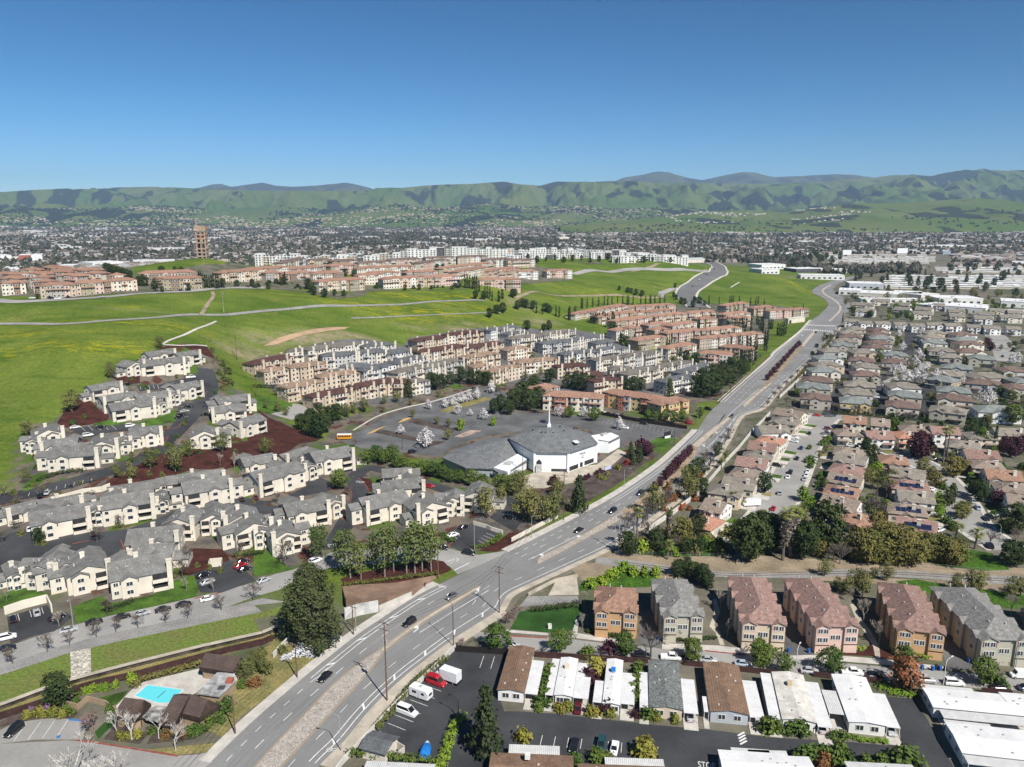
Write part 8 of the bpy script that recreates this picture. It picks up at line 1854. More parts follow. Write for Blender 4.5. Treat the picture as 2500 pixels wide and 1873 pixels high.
pole('j',"lone tall pole on the grass behind the upper apartments",'C1',2000,447,17,2);pole('k',"lone pole beside the slope trail",'D1',1890,1272,17,2,m=M_TWIGL);pole('l',"dark pole at the townhouse entrance",'C2',18,742,16,1);pole('m',"lamp pole in the church lot",'C2',1252,1200,11,0,m=M_BLACKM,r=0.12);pole('n',"slim mast near the tower",'D1',1720,850,14,0,m=M_STEEL,r=0.15);pole('p',"slim dark mast right of the tower",'D1',1932,862,22,0,m=M_BLACKM,r=0.2)
def wire(label,a,b,off,sag=1.2,dz=0.0):
 A,B=TOPS[a],TOPS[b]if isinstance(b,str)else b
 def end(P):return Vector((P[0]+off*math.cos(P[3]),P[1]+off*math.sin(P[3]),P[2]+dz))
 p,q=end(A),end(B);mb=MB();n=10;prev=p
 for k in range(1,n+1):
  t=k/n;c=p.lerp(q,t);c.z-=sag*4*t*(1-t);mb.tube(prev,c,0.03,0.03,3,cap=False);prev=c
 tag(link("power_line",mb.mesh("power_line",M_BLACKM)),label,'wire','power lines')
far_l=(*at('A1',1500,2000)[:2],9.0,-0.5)
SIDE={-1.4:"outer",0.0:"middle",1.4:"inner"}
for off in(-1.4,0.0,1.4):
 s=SIDE[off]
 wire("%s power line along the clubhouse pavement"%s,'b','d',off,dz=-0.4);wire("%s power line from pavement pole to conifer pole"%s,'b','c',off,dz=-0.4);wire("%s power line at the bottom left corner"%s,'d',far_l,off,dz=-0.4)
 wire("%s high power line over the boulevard to the bridge pole"%s,'a','e',off,2.0,dz=-0.3);wire("%s power line from bridge pole to forecourt pole"%s,'e','g',off,2.0,dz=-0.3);wire("%s power line up the green slope"%s,'j','k',off,2.5,dz=-0.3);wire("%s power line from slope pole to townhouse entrance"%s,'j','l',off,3.0,dz=-0.3)
def lamp(label,t,x,y,h,rz,m=M_STEEL,arm=2.4):
 gx,gy,gz=at(t,x,y);o=thing('street_lamp',label,'street lamp',(gx,gy,gz+0.05),rz,'street lamps')
 mb=MB();mb.tube((0,0,0),(0,0,h-0.8),0.12,0.08,8);mb.tube((0,0,h-0.8),(0.5,0,h-0.1),0.07,0.06,6);link("mast",mb.mesh("mast",m),o)
 mb=MB();mb.tube((0.5,0,h-0.1),(arm,0,h),0.05,0.045,6);link("arm",mb.mesh("arm",m),o)
 mb=MB();mb.box((arm-0.1,-0.14,h-0.08),(arm+0.7,0.14,h+0.08),0,True);link("lamp_head",mb.mesh("lamp_head",m),o)
for lb,t,x,y,h,rz,m in[("steel street lamp reaching over the near boulevard lanes",'A2',735,1502,9,2.9,M_STEEL),("tall dark street lamp opposite the thin median",'A2',1683,615,12.5,2.2,M_BLACKM),("street lamp by the white retaining wall",'A2',862,492,9,-0.4,M_STEEL),("tall street lamp at the apartment corner",'B2',1860,1012,12,-0.6,M_STEEL),("street lamp halfway along the church slope",'B3',980,485,9,-0.5,M_STEEL),
                              ("street lamp below the forecourt trees",'B3',200,912,9,-0.5,M_STEEL),("street lamp at the crossing palms",'B3',903,985,10,2.6,M_STEEL),("street lamp by the church entrance",'C3',1400,1167,9,-0.5,M_BLACKM),("street lamp beside the carport court",'A1',618,440,9,-1.2,M_STEEL),("street lamp at the residential street's bend",'C4',478,1262,8,2.8,M_STEEL),
                              ("street lamp on the curving street",'B4',1625,640,8,0.3,M_STEEL),("street lamp at the curving street's end",'B4',1998,975,8,2.6,M_STEEL),("white street lamp by the rusty tree",'A4',1530,945,7,0.6,M_TRIM),("white street lamp beside the corner townhouses",'A4',290,775,5,1.0,M_TRIM),("street lamp beside the last grey townhouse",'A4',2140,800,7,-1.0,M_STEEL),("black lamp post in the storage lot",'A2',1725,1218,5,2.5,M_BLACKM),
                              ("street lamp at the entry street",'C3',1600,965,9,-0.5,M_STEEL),("street lamp beside the far pavement",'C3',1810,790,9,-0.5,M_STEEL),("street lamp by the wall trees",'B3',1445,560,9,2.6,M_STEEL)]:
 lamp(lb,t,x,y,h,rz,m)
def wall_line(name,label,cat,P,h,w,m,cap=None,up=0.0,z0=0.0):
 """a wall following the ground; its straight runs are panels of one thing"""
 P=[tuple(p)for p in P];o=thing(name,label,cat,(*P[0],0.0))
 for i in range(len(P)-1):
  a,b=np.array(P[i]),np.array(P[i+1]);L=np.linalg.norm(b-a)
  if L<0.1:continue
  za,zb=float(ground_z(*a))+z0,float(ground_z(*b))+z0;mb=MB();d=(b-a)/L;n=np.array([-d[1],d[0]])*w/2;q=[]
  for p,z in((a,za),(b,zb)):
   for s in(-1,1):q.append((p+s*n-np.array(P[0]),z))
  v=[(q[j][0][0],q[j][0][1],q[j][1]+(h if k else-0.3))for k in(0,1)for j in(0,2,3,1)]
  for f in((0,1,5,4),(1,2,6,5),(2,3,7,6),(3,0,4,7),(4,5,6,7)):mb.poly([v[j]for j in f])
  link("panel",mb.mesh("panel",m),o)
  if cap:
   mb=MB();e=[(v[j][0],v[j][1],v[j][2])for j in(4,5,6,7)];c0=np.mean(np.array(e),0)
   e=[tuple(np.array(p)+np.array([*(np.sign((np.array(p)-c0)[:2]@n)*n/(w/2)*cap[1]),0]))for p in e]
   mb.poly([(p[0],p[1],p[2]+0.12)for p in e]);[mb.poly([e[j],e[(j+1)%4],(*e[(j+1)%4][:2],e[(j+1)%4][2]+0.12),(*e[j][:2],e[j][2]+0.12)])for j in range(4)]
   link("cap",mb.mesh("cap",cap[0]),o)
 return o
M_WHWALL=mat("white_block_wall",(0.62,0.60,0.55),0.9,0.1,0.5);M_BRFENCE=mat("maroon_brown_fence",(0.070,0.036,0.032),0.9,0.2,0.6,stripes=('X',0.3,0.8));M_BLFENCE=mat("black_fence",(0.022,0.018,0.016),0.8,0.1);M_CHWALLD=mat("dark_channel_wall",(0.085,0.072,0.055),0.9,0.35,0.4)  # channel wall face is a blotchy dark brown
wall_line('boundary_wall',"white wall between the boulevard pavement and the storage lot",'wall',pts('A2',(640,1760),(740,1620),(960,1385),(1200,1120),(1400,930),(1640,700),(1700,640)),1.5,0.25,M_WHWALL)
wall_line('fence',"black fence at the far end of the storage lot",'fence',pts('A2',(1705,660),(1900,672),(2170,690)),1.8,0.15,M_BLFENCE)
wall_line('fence',"long maroon-brown fence behind the clubhouse gardens",'fence',pts('A1',(-250,1330),(0,1235),(340,1125),(700,985),(900,935),(1150,880),(1400,812),(1700,730),(1950,665),(2212,605),'A2',(160,570)),1.9,0.15,M_BRFENCE)
wall_line('channel_wall',"pale-capped dark retaining wall below the green bank",'wall',pts('A1',(-250,1240),(0,1150),(350,1020),(600,935),(800,880),(1100,800),(1400,725),(1700,650),(2212,535),'A2',(200,480)),1.3,0.3,M_CHWALLD,cap=(M_CONC2,0.5))
wall_line('retaining_wall',"tall white concrete retaining wall beside the huge conifer",'wall',pts('A2',(765,390),(900,350),(1050,322)),3.6,0.5,mat("white_stained_concrete",(0.62,0.61,0.58),0.9,0.18,0.25))
wall_line('retaining_wall',"lower grey concrete parapet along the pavement",'wall',pts('A2',(1055,320),(1180,265),(1330,200)),1.8,0.3,M_CONC)
wall_line('fence',"brown back fence of the mobile homes, boulevard end",'fence',pts('A3',(225,705),(320,712),(700,735),(1190,760)),1.6,0.12,M_BRFENCE)
wall_line('fence',"brown back fence of the mobile homes, middle",'fence',pts('A3',(1480,775),(1800,810),(2142,850),(2300,865)),1.6,0.12,M_BRFENCE)
wall_line('fence',"brown back fence of the white mobile homes",'fence',pts('A4',(430,872),(580,890)),1.6,0.12,M_BRFENCE);wall_line('fence',"brown back fence beside the rusty tree",'fence',pts('A4',(870,915),(1020,935)),1.6,0.12,M_BRFENCE);wall_line('fence',"brown back fence behind the long white home",'fence',pts('A4',(1850,1010),(2110,1040)),1.6,0.12,M_BRFENCE)
wall_line('boundary_wall',"pale wall of the eastern houses along the boulevard",'wall',pts('B3',(1190,850),(1400,710),(1500,630),(1600,560),(1700,440),(1850,265),(1950,160),'C3',(2060,1060),(2140,980),(2212,905)),2.0,0.25,M_WHWALL)
wall_line('boundary_wall',"pale wall of the subdivision along the far boulevard",'wall',pts('C4',(150,770),(280,650),(400,535),(480,440),(560,345),(620,260)),2.0,0.25,M_WHWALL)
wall_line('fence',"orange wooden fence beside the salmon-roofed house",'fence',pts('B3',(1390,710),(1500,645)),1.8,0.15,mat("orange_fence",(0.36,0.085,0.04),0.9))
wall_line('fence',"black fence between the church lot and terracotta rows",'fence',pts('C3',(760,905),(1000,950),(1200,985),(1510,1030)),2.0,0.15,M_BLFENCE)
wall_line('low_wall',"low dark red wall along the boulevard's west pavement",'wall',pts('C3',(1770,815),(1900,695),(2050,560),(2212,415)),1.0,0.3,mat("dark_red_wall",(0.10,0.055,0.048),0.9));wall_line('low_wall',"low pale wall below the gatehouse",'wall',pts('C4',(215,295),(330,200)),1.0,0.3,M_WHWALL)
wall_line('retaining_wall',"long cream retaining wall at the foot of the bark slope",'wall',pts('B1',(0,740),(300,640),(560,580),(700,540),(860,520),(930,490)),2.2,0.3,WALL['cream'])
wall_line('retaining_wall',"cream wall behind the carport court",'wall',pts('A1',(40,350),(200,295),(400,245),(440,330)),2.6,0.4,WALL['cream']);wall_line('low_wall',"cream wall around the boulevard court",'wall',pts('B2',(1850,800),(1960,830),(2000,850),(2100,880)),1.6,0.25,WALL['cream']);wall_line('low_wall',"cream curved wall at the apartment corner",'wall',pts('B3',(30,945),(150,880),(280,810),(420,740)),1.6,0.3,WALL['cream'])
wall_line('low_wall',"brown-capped garden wall left of the pool",'wall',pts('A1',(520,1110),(660,1150),(740,1080),(900,1120),(940,1160),(985,1170)),1.5,0.2,M_TANWALL)
wall_line('low_wall',"white angled wall by the brown fence end",'wall',pts('A2',(165,715),(230,640),(300,570)),1.6,0.3,M_WHWALL)
wall_line('wing_wall',"pale sloped concrete culvert wall beside the crossing",'wall',pts('A3',(170,190),(400,70),(590,30)),1.0,0.5,M_CONC2)
drape("culvert_apron",pts('A3',(400,75),(580,25),(600,185),(340,190)),0.12,M_CONC2,label="pale concrete apron of the culvert")
drape("channel_path",pts('A3',(90,285),(170,195),(590,190),(600,245),(330,262)),0.08,M_GRAVEL,label="gravel strip behind the dark green lawn")
drape("riprap",pts('A1',(592,668),(765,630),(770,820),(740,880),(602,915)),0.1,mat("riprap_stones",(0.60,0.56,0.47),0.9,0.2,0.6,fine=0.4,fscale=1.6,coord='World',bump=1.0),label="pale rock chute on the green bank")
for k,P in enumerate([pts('B3',(900,1062),(1860,1080)),pts('B4',(790,1115),(2100,1225)),pts('A3',(160,275),(600,245))]):
 o=thing('wire_fence',"thin wire fence %s"%("in the crossing garden","above the railway ballast","behind the dark green lawn")[k],'fence',(*P[0],0));Q=resample(P,3.0)
 for x,y in Q:mb=MB();mb.tube((x-P[0][0],y-P[0][1],0),(x-P[0][0],y-P[0][1],1.7),0.05,0.05,4);link("post",mb.mesh("post",M_STEEL),o)
 for z in(0.5,1.1,1.65):mb=MB();mb.tube((0,0,z),(P[1][0]-P[0][0],P[1][1]-P[0][1],z),0.025,0.025,3);link("wire",mb.mesh("wire",M_STEEL),o)
# rails
for k,off in enumerate((-0.75,0.75)):
 L=offset(spline(pts('B3',(900,1115),(1300,1165),(1860,1222),'B4',(640,1205),(1200,1215),(2400,1292)),4),off);mb=MB();[mb.tube((*L[i],0.2),(*L[i+1],0.2),0.08,0.08,4,cap=False)for i in range(len(L)-1)]
 tag(link("rail",mb.mesh("rail",mat("rusty_rail",(0.14,0.10,0.08),0.6))),"rusty railway rail, %s of the pair"%("farther","nearer")[k],'rail','railway rails')
# wheeled bins
M_BIN=mat("blue_bin",(0.03,0.13,0.42),0.5,0.1);M_BIN2=mat("dark_bin",(0.03,0.035,0.04),0.5)
for t,x,y,m in[('A4',1350,808,1),('A4',1440,820,1),('A4',1500,818,1),('A4',1545,822,0),('A4',1470,808,0),('A4',225,665,1),('A4',395,672,1),('A4',1745,752,1),('A3',1268,558,1)]:
 gx,gy,gz=at(t,x,y);o=thing('wheeled_bin',None,'bin',(gx,gy,0.08),0.2,'wheeled bins');lab(o,"%s wheeled bin on the townhouse street"%('blue' if m else 'dark'))
 mb=MB();mb.prism([(-0.3,-0.35),(0.3,-0.35),(0.3,0.35),(-0.3,0.35)],0.08,1.05);link("body",mb.mesh("body",M_BIN if m else M_BIN2),o);mb=MB();mb.box((-0.34,-0.4,1.05),(0.34,0.4,1.15));link("lid",mb.mesh("lid",M_BIN if m else M_BIN2),o)
 for s in(-1,1):mb=MB();mb.tube((s*0.3-0.04,0.3,0.12),(s*0.3+0.04,0.3,0.12),0.12,0.12,8);link("wheel",mb.mesh("wheel",M_TYRE),o)
def enclosure(label,t,x,y,w,d,h,m,rz):
 gx,gy,gz=at(t,x,y);o=thing('bin_enclosure',label,'enclosure',(gx,gy,gz),rz)
 for n,a,b in(("wall",(-w/2,-d/2,-0.5),(-w/2+0.2,d/2,h)),("wall",(w/2-0.2,-d/2,-0.5),(w/2,d/2,h)),("wall",(-w/2+0.2,d/2-0.2,-0.5),(w/2-0.2,d/2,h)),("gate",(-w/2+0.2,-d/2,-0.5),(w/2-0.2,-d/2+0.1,h-0.2))):mb=MB();mb.box(a,b);link(n,mb.mesh(n,m),o)
enclosure("cream bin enclosure beside the front parking court",'B1',1820,1140,4,3,1.9,WALL['cream'],0.2);enclosure("cream bin enclosure behind the middle apartments",'B2',912,285,4.5,3,1.9,WALL['cream'],0.1);enclosure("grey bin enclosure beside the shed",'A2',1170,1500,2.6,5,1.8,M_CONC,0.9)
enclosure("grey electrical cabinet on the dark green lawn",'A3',352,465,1.0,0.8,1.4,M_TRIM,0.2);enclosure("white utility box on the pavement before the conifer",'A2',715,575,1.4,1.0,1.5,M_TRIM,-0.5)
# gatehouse by the far boulevard
B=Bld('gatehouse','gatehouse',*eave('C4',(225,100),(365,85),5),5,5,None,"white arched gatehouse above the boulevard's west side",near=False)
B.vol(0,B.w,0,5,5);B.R.box((-0.3,-0.3,5),(B.w+0.3,5.3,5.5));mb=MB();mb.box((1.5,-0.06,0),(5.0,-0.01,3.4));B.part('arch_opening_shade',mb,[M_SHADE]);B.done('ivory',WALL['ivory'])  # arch is a flat panel coloured as dark as its inner shade
# church sign by the boulevard
gx,gy,gz=at('C3',1345,1105);o=thing('entrance_sign',"dark framed sign by the church entrance",'sign',(gx,gy,gz),0.6);mb=MB();mb.box((-2,-0.25,0),(2,0.25,1.4));link("plinth",mb.mesh("plinth",M_CHWALL),o);mb=MB();mb.box((-2.1,-0.3,1.4),(2.1,0.3,3.4));link("panel",mb.mesh("panel",M_BLACKM),o)
# a person walking on the pavement
def person(label,t,x,y,rz):
 J={'pelvis':(0,0,.95),'chest':(0,0.02,1.3),'neck':(0,0.0,1.5),'head':(0,-0.03,1.66),'ls':(-.19,0,1.42),'le':(-.25,.08,1.15),'lh':(-.24,-.08,.92),'rs':(.19,0,1.42),'re':(.25,-.02,1.15),'rh':(.24,-.18,.95),'lk':(-.1,-.14,.52),'lf':(-.1,-.05,.07),'lt':(-.1,-.24,.04),'rk':(.1,.05,.52),'rf':(.1,.26,.1),'rt':(.1,.12,.03),'lp':(-.1,0,.9),'rp':(.1,0,.9)}
 E=[('pelvis','chest'),('chest','neck'),('neck','head'),('chest','ls'),('ls','le'),('le','lh'),('chest','rs'),('rs','re'),('re','rh'),('pelvis','lp'),('lp','lk'),('lk','lf'),('lf','lt'),('pelvis','rp'),('rp','rk'),('rk','rf'),('rf','rt')]
 Rd=dict(pelvis=.15,chest=.16,neck=.065,head=.115,ls=.07,rs=.07,le=.05,re=.05,lh=.045,rh=.045,lp=.1,rp=.1,lk=.065,rk=.065,lf=.045,rf=.045,lt=.04,rt=.04);K=list(J)
 me=bpy.data.meshes.new("person");me.from_pydata([J[k]for k in K],[(K.index(a),K.index(b))for a,b in E],[]);tmp=link("skin_cage",me);tmp.modifiers.new("s",'SKIN');tmp.modifiers.new("d",'SUBSURF').levels=1
 for i,k in enumerate(K):me.skin_vertices[0].data[i].radius=(Rd[k],Rd[k])
 me.skin_vertices[0].data[0].use_root=True;bpy.context.view_layer.update()
 m2=bpy.data.meshes.new_from_object(tmp.evaluated_get(bpy.context.evaluated_depsgraph_get()));bpy.data.objects.remove(tmp)
 m2.materials.clear();m2.materials.append(mat("dark_clothes",(0.03,0.03,0.035),0.9));m2.materials.append(mat("skin_tone",(0.36,0.22,0.15),0.6))
 for p in m2.polygons:p.material_index=1 if p.center.z>1.53 or(p.center.z<1.0 and abs(p.center.x)>0.19)else 0
 gx,gy,gz=at(t,x,y);tag(link("person",m2,None,(gx,gy,gz+0.2),rz),label,'person')
person("person in dark clothes walking on the corner pavement",'A2',1445,118,0.6)

# words and symbols painted on the ground
def ground_text(txt,label,t,a,b,size):
 p,q=at(t,*a),at(t,*b);rz=math.atan2(q[1]-p[1],q[0]-p[0]);c=bpy.data.curves.new("t",'FONT');c.body=txt;c.size=size;c.align_x='CENTER';c.materials.append(M_WHITEPAINT)
 tmp=bpy.data.objects.new("t",c);COL.objects.link(tmp);bpy.context.view_layer.update();me_=bpy.data.meshes.new_from_object(tmp.evaluated_get(bpy.context.evaluated_depsgraph_get()));bpy.data.objects.remove(tmp);bpy.data.curves.remove(c)
 o=link("road_lettering",me_,None,((p[0]+q[0])/2,(p[1]+q[1])/2,(p[2]+q[2])/2+0.17),rz,(0.7,1.3,1));tag(o,label,kind='structure')
ground_text("STOP","white STOP lettering on the side street mouth",'B2',(1675,1125),(1735,1105),2.6)
ground_text("STOP","white STOP lettering at the bend of the curved drive",'B2',(860,445),(905,452),2.4)
ground_text("STOP","white STOP lettering at the foot of the curved drive",'B2',(650,988),(700,980),2.4)
ground_text("STOP","white STOP lettering on the park lane at the bottom edge",'A3',(1620,1645),(1740,1658),2.2)
def bike(label,t,x,y,rz,s=1.0):
 cx,cy,_=at(t,x,y);mb=MB()
 def tr(u,v):c,q=math.cos(rz),math.sin(rz);return(cx+s*(u*c-v*q),cy+s*(u*q+v*c))
 for k in(-0.75,0.75):strip_mesh([tr(k+0.5*math.cos(a),0.5*math.sin(a))for a in[i*6.283/12 for i in range(13)]],0.14,0.085,mb)
 for A,B in(((-.75,0),(-.2,.7)),((-.2,.7),(.5,.7)),((.5,.7),(0,0)),((0,0),(-.75,0)),((.75,0),(.5,.95))):strip_mesh([tr(*A),tr(*B)],0.13,0.087,mb)
 tag(link("bike_symbol",mb.mesh("bike_symbol",M_WHITEPAINT)),label,kind='structure')
bike("white bicycle symbol in the bike lane beside the shed",'A2',665,1500,-0.45,1.2);bike("white bicycle symbol in the bike lane at the corner",'A2',1590,108,2.6,1.1)
M_BLUEPAINT=mat("blue_paint",(0.06,0.20,0.48),0.7,0.15,coord='World')
drape("parking_symbol",pts('A1',(470,1392),(485,1368),(515,1368),(503,1393)),0.085,M_BLUEPAINT,label="blue accessible parking symbol beside the clubhouse")
drape("kerb",ribbon_poly(pts('A1',(580,1236),(740,1250)),0.25),0.15,M_BLUEPAINT,skirt=0.1,label="blue painted kerb of the clubhouse bay")

# ---------------------------------------------------------------- far white mobile home park and far trees near enough to count
def in_building(x,y,pad=1.5):
 for b in BUILT:
  dx,dy=x-b.o[0],y-b.o[1]
  if abs(dx)>90 or abs(dy)>90:continue
  c,s=math.cos(-b.rz),math.sin(-b.rz);u,v=dx*c-dy*s,dx*s+dy*c
  if-pad-2<u<b.w+pad and-pad-2<v<b.d+pad:return True
 return False
mb=MB();mb.box((-3.6,-8,0),(3.6,8,2.8),0);R_=MB();gable(mb,mb,-3.6,3.6,-8,8,2.8,0.12,'y',0.4,wm=0,rm=1)
HOME=mb.mesh("far_home",[WALL['ivory'],mat("far_white_roof",(0.74,0.74,0.73),0.7,0.05,0.1)])
rr_=random.Random(5);cnt=0
for(t,x0,x1,y0,y1,nx_,ny_)in[('D4',1060,2230,950,1060,15,7),('D4',580,1440,770,850,16,5),('D4',1480,2230,880,930,12,3)]:
 for j in range(ny_):
  for i in range(nx_):
   if rr_.random()<0.14:continue
   x,y,z=at(t,x0+(x1-x0)*(i+rr_.uniform(0.2,0.8))/nx_,y0+(y1-y0)*(j+rr_.uniform(0.3,0.7))/ny_)
   if in_building(x,y,3):continue
   o=link("mobile_home",HOME,None,(x,y,0),1.2+rr_.uniform(-0.1,0.1),(1.5,rr_.uniform(1.2,1.7),1.2));tag(o,"small white mobile home in the distant park beyond the warehouses",'mobile home','distant park mobile homes')
for(kind,lb,n,t,x0,x1,y0,y1,h0,h1)in[('dense',"dark tree standing among the distant white mobile homes",24,'D4',700,2212,890,1130,10,19),('conifer',"dark conifer among the distant warehouses",20,'D4',650,2212,930,1110,12,20),('olive',"dull tree beside the warehouses",26,'D4',620,2212,1110,1200,7,12),('palm',"distant palm behind the warehouses",12,'D4',1050,1900,860,960,14,19),
                                                  ('bare',"bare tree among the rear row houses",22,'D4',760,2212,1200,1330,6,9),('broad',"green tree among the rear row houses",30,'D4',760,2212,1180,1340,6,9),('dense',"dark tree left of the distant warehouses",16,'D4',0,700,760,900,12,20),('bright',"light green tree among the rear row houses",12,'D4',860,1960,1200,1320,6,9)]:
 k=0
 for _ in range(n*5):
  if k>=n:break
  x,y,z=at(t,rr_.uniform(x0,x1),rr_.uniform(y0,y1))
  if in_building(x,y,1.0):continue
  tree(kind,x,y,z,rr_.uniform(h0,h1),lb,lb.split(' ',1)[1]+'s');k+=1
# small planting in the gardens: shrubs and little trees that nothing tells apart
YARD=[('shrub',"low green shrub in the eastern gardens",60,'B4',400,2212,60,900,2.0,3.6),('shrub_dark',"dark green shrub in the eastern gardens",50,'C4',900,2212,880,1250,2.0,4.0),('olive',"little dull tree among the hip-roofed houses",46,'C4',450,2212,200,880,3.5,6.0),('shrub_dark',"dark shrub between the hip-roofed houses",56,'C4',420,2212,220,900,2.0,4.0),('bare',"little bare tree among the hip-roofed houses",26,'C4',600,2212,250,880,5,7),
  ('shrub_olive',"low shrub among the cream apartments",44,'B1',0,2212,150,1300,1.2,2.2),('shrub',"low green shrub around the upper apartments",40,'C1',300,1900,500,1400,1.2,2.4),('bare',"small bare tree between the townhouse blocks",34,'C2',100,2212,360,760,5,8),('olive',"small dull tree between the townhouse blocks",30,'C3',0,1500,250,620,4,7),('bare',"bare tree between the slate-roofed blocks",26,'C3',300,1500,280,660,6,8),('shrub_olive',"dusky bush on the railway slope gardens",24,'B3',1050,1900,880,1050,2,4),('shrub_rust',"rusty bush along the boulevard wall gardens",16,'B3',1300,1750,350,880,2,3.5),('cypress',"small cypress between the cluster rows",40,'D3',700,2150,1260,1560,7,11),('shrub_dark',"dark bush before the hilltop rows",36,'D2',0,1750,1010,1060,2,4)]
for(kind,lb,n,t,x0,x1,y0,y1,h0,h1)in YARD:
 k=0
 for _ in range(n*6):
  if k>=n:break
  x,y,z=at(t,rr_.uniform(x0,x1),rr_.uniform(y0,y1))
  if 'apartments' in lb and not inside(GROUNDS[0],np.array([x]),np.array([y]))[0]:continue
  if in_building(x,y,0.6)or any(min(math.dist((x,y),q)for q in P[2][::1])<P[3]+2 for P in STREETS_E):continue
  tree(kind,x,y,z,rr_.uniform(h0,h1),lb,lb+' group');k+=1

# ---------------------------------------------------------------- valley town, foothill, mountains
def vnoise(x,y,seed=0):
 def h(i,j):
  n=np.sin(i*127.1+j*311.7+seed*74.7)*43758.5453
  return n-np.floor(n)
 i,j=np.floor(x),np.floor(y);f,g=x-i,y-j;f=f*f*(3-2*f);g=g*g*(3-2*g)
 return(h(i,j)*(1-f)+h(i+1,j)*f)*(1-g)+(h(i,j+1)*(1-f)+h(i+1,j+1)*f)*g
def fbm(x,y,o=5,seed=0,ridged=False):
 s=0;a=0.5
 for k in range(o):
  n=vnoise(x*2**k,y*2**k,seed+k*3);n=1-abs(2*n-1)if ridged else n
  s=s+a*n;a*=0.5
 return s
def hill_material(name,grass,grass2,wood,wscale,wlo,wst=(1,1,1)):
 m,nt,b=_nt(name);g=N(nt,"NewGeometry");P=g.outputs['Position']
 mp=N(nt,"Mapping");mp.inputs['Scale'].default_value=wst;nt.links.new(P,mp.inputs[0])
 n1=N(nt,"TexNoise",i_2=wscale,i_3=7.0,i_4=0.62);nt.links.new(mp.outputs[0],n1.inputs[0])
 n2=N(nt,"TexNoise",i_2=0.0011,i_3=5.0,i_4=0.6);nt.links.new(P,n2.inputs[0])
 r2=N(nt,"ValToRGB");r2.color_ramp.elements[0].position=0.4;r2.color_ramp.elements[1].position=0.62;r2.color_ramp.elements[0].color=rgb(grass);r2.color_ramp.elements[1].color=rgb(grass2);nt.links.new(n2.outputs[0],r2.inputs[0])
 at_=N(nt,"Attribute",attribute_name='gully');ad=N(nt,"Math",operation='MULTIPLY_ADD',i_1=0.9,i_2=-0.45);nt.links.new(n1.outputs[0],ad.inputs[0]);a2=N(nt,"Math",operation='ADD');nt.links.new(ad.outputs[0],a2.inputs[0]);nt.links.new(at_.outputs['Fac'],a2.inputs[1])
 r1=N(nt,"ValToRGB");r1.color_ramp.elements[0].position=wlo;r1.color_ramp.elements[1].position=wlo+0.10;r1.color_ramp.elements[0].color=(0,0,0,1);r1.color_ramp.elements[1].color=(1,1,1,1);nt.links.new(a2.outputs[0],r1.inputs[0])
 mx=N(nt,"MixRGB");nt.links.new(r1.outputs[0],mx.inputs[0]);nt.links.new(r2.outputs[0],mx.inputs[1]);mx.inputs[2].default_value=rgb(wood)
 nt.links.new(mx.outputs[0],b.inputs['Base Color']);b.inputs['Roughness'].default_value=0.95;b.inputs['Specular IOR Level'].default_value=0.0
 return m
def ridge_z(px,py,d):return CAM_Z+d*(520-py)/FOCAL_PX*1.045
def range_mesh(name,label,ridge,d0,d1,nx_,ny_,material,rough,seed,woods=0.28,base=0.0,fall=1.0):
 """a hill range: its crest follows ridge (photo x, photo y) at distance d1, its foot lies at d0"""
 rx=np.array([r[0]for r in ridge],float);ry=np.array([r[1]for r in ridge],float)
 u=np.linspace(rx[0],rx[-1],nx_);v=np.concatenate([np.linspace(0,1,ny_),np.linspace(1.05,1.6,10)])
 U,Vv=np.meshgrid(u,v);D=d0+(d1-d0)*Vv
 X=(U-1250)/FOCAL_PX*d1*(0.45+0.55*D/d1)*1.02;Y=D
 top=ridge_z(0,np.interp(U,rx,ry),d1)
 vv=np.clip(Vv,0,1);prof=vv**fall
 wx=X/640+1.1*fbm(X/1600,Y/1600,3,seed+9)
 spur=0.6*fbm(wx,Y/1900,5,seed,True)+0.4*fbm(X/900+3,Y/900,5,seed+4,True)
 lump=fbm(X/1500,Y/1500,5,seed+5)
 env=np.sin(np.pi*vv)**0.7
 Zz=base+(top-base)*prof+env*rough*((spur-0.60)*2.2+(lump-0.5)*0.7)
 Zz+=rough*0.20*(fbm(X/260,Y/260,4,seed+2)-0.5)*vv
 Zz=np.minimum(Zz,CAM_Z+(top-CAM_Z)*(D/d1)-6*(1-vv)-2+9*(fbm(X/90,Y/90,2,seed)-0.5))
 Zz=np.where(Vv>1,top*(1-(Vv-1)*1.2),Zz);Zz=np.where(Vv<=0,-5,Zz)
 wood=fbm(X/310+0.8*lump,Y/820+0.5*spur,5,seed+6,True)+0.45*(spur-0.6)+0.16*(fbm(X/140,Y/140,3,seed+8)-0.5)+0.35*(fbm(X/1300,Y/1000,3,seed+1)-0.5)
 q0=np.quantile(wood,woods);gully=np.clip(0.5+(q0-wood)/0.07,0,1)
 k=np.arange(Zz.size).reshape(Zz.shape);F=np.stack([k[:-1,:-1],k[:-1,1:],k[1:,1:],k[1:,:-1]],-1).reshape(-1,4)
 me=bpy.data.meshes.new(name);me.from_pydata(np.c_[X.ravel(),Y.ravel(),Zz.ravel()].tolist(),[],F.tolist());me.polygons.foreach_set('use_smooth',[True]*len(F))
 a=me.attributes.new('gully','FLOAT','POINT');a.data.foreach_set('value',gully.ravel().astype(np.float32))
 me.materials.append(material);me.update();tag(link(name,me),label,kind='structure')
 return X,Y,Zz
M_FAR=hill_material("far_range",(0.050,0.060,0.034),(0.075,0.085,0.040),(0.026,0.032,0.026),0.0050,0.44)
M_NEARR=hill_material("green_range",(0.062,0.105,0.024),(0.105,0.125,0.040),(0.016,0.026,0.015),0.0060,0.46)
M_FOOT=hill_material("green_foothill",(0.075,0.120,0.026),(0.120,0.135,0.045),(0.030,0.040,0.022),0.0070,0.46)
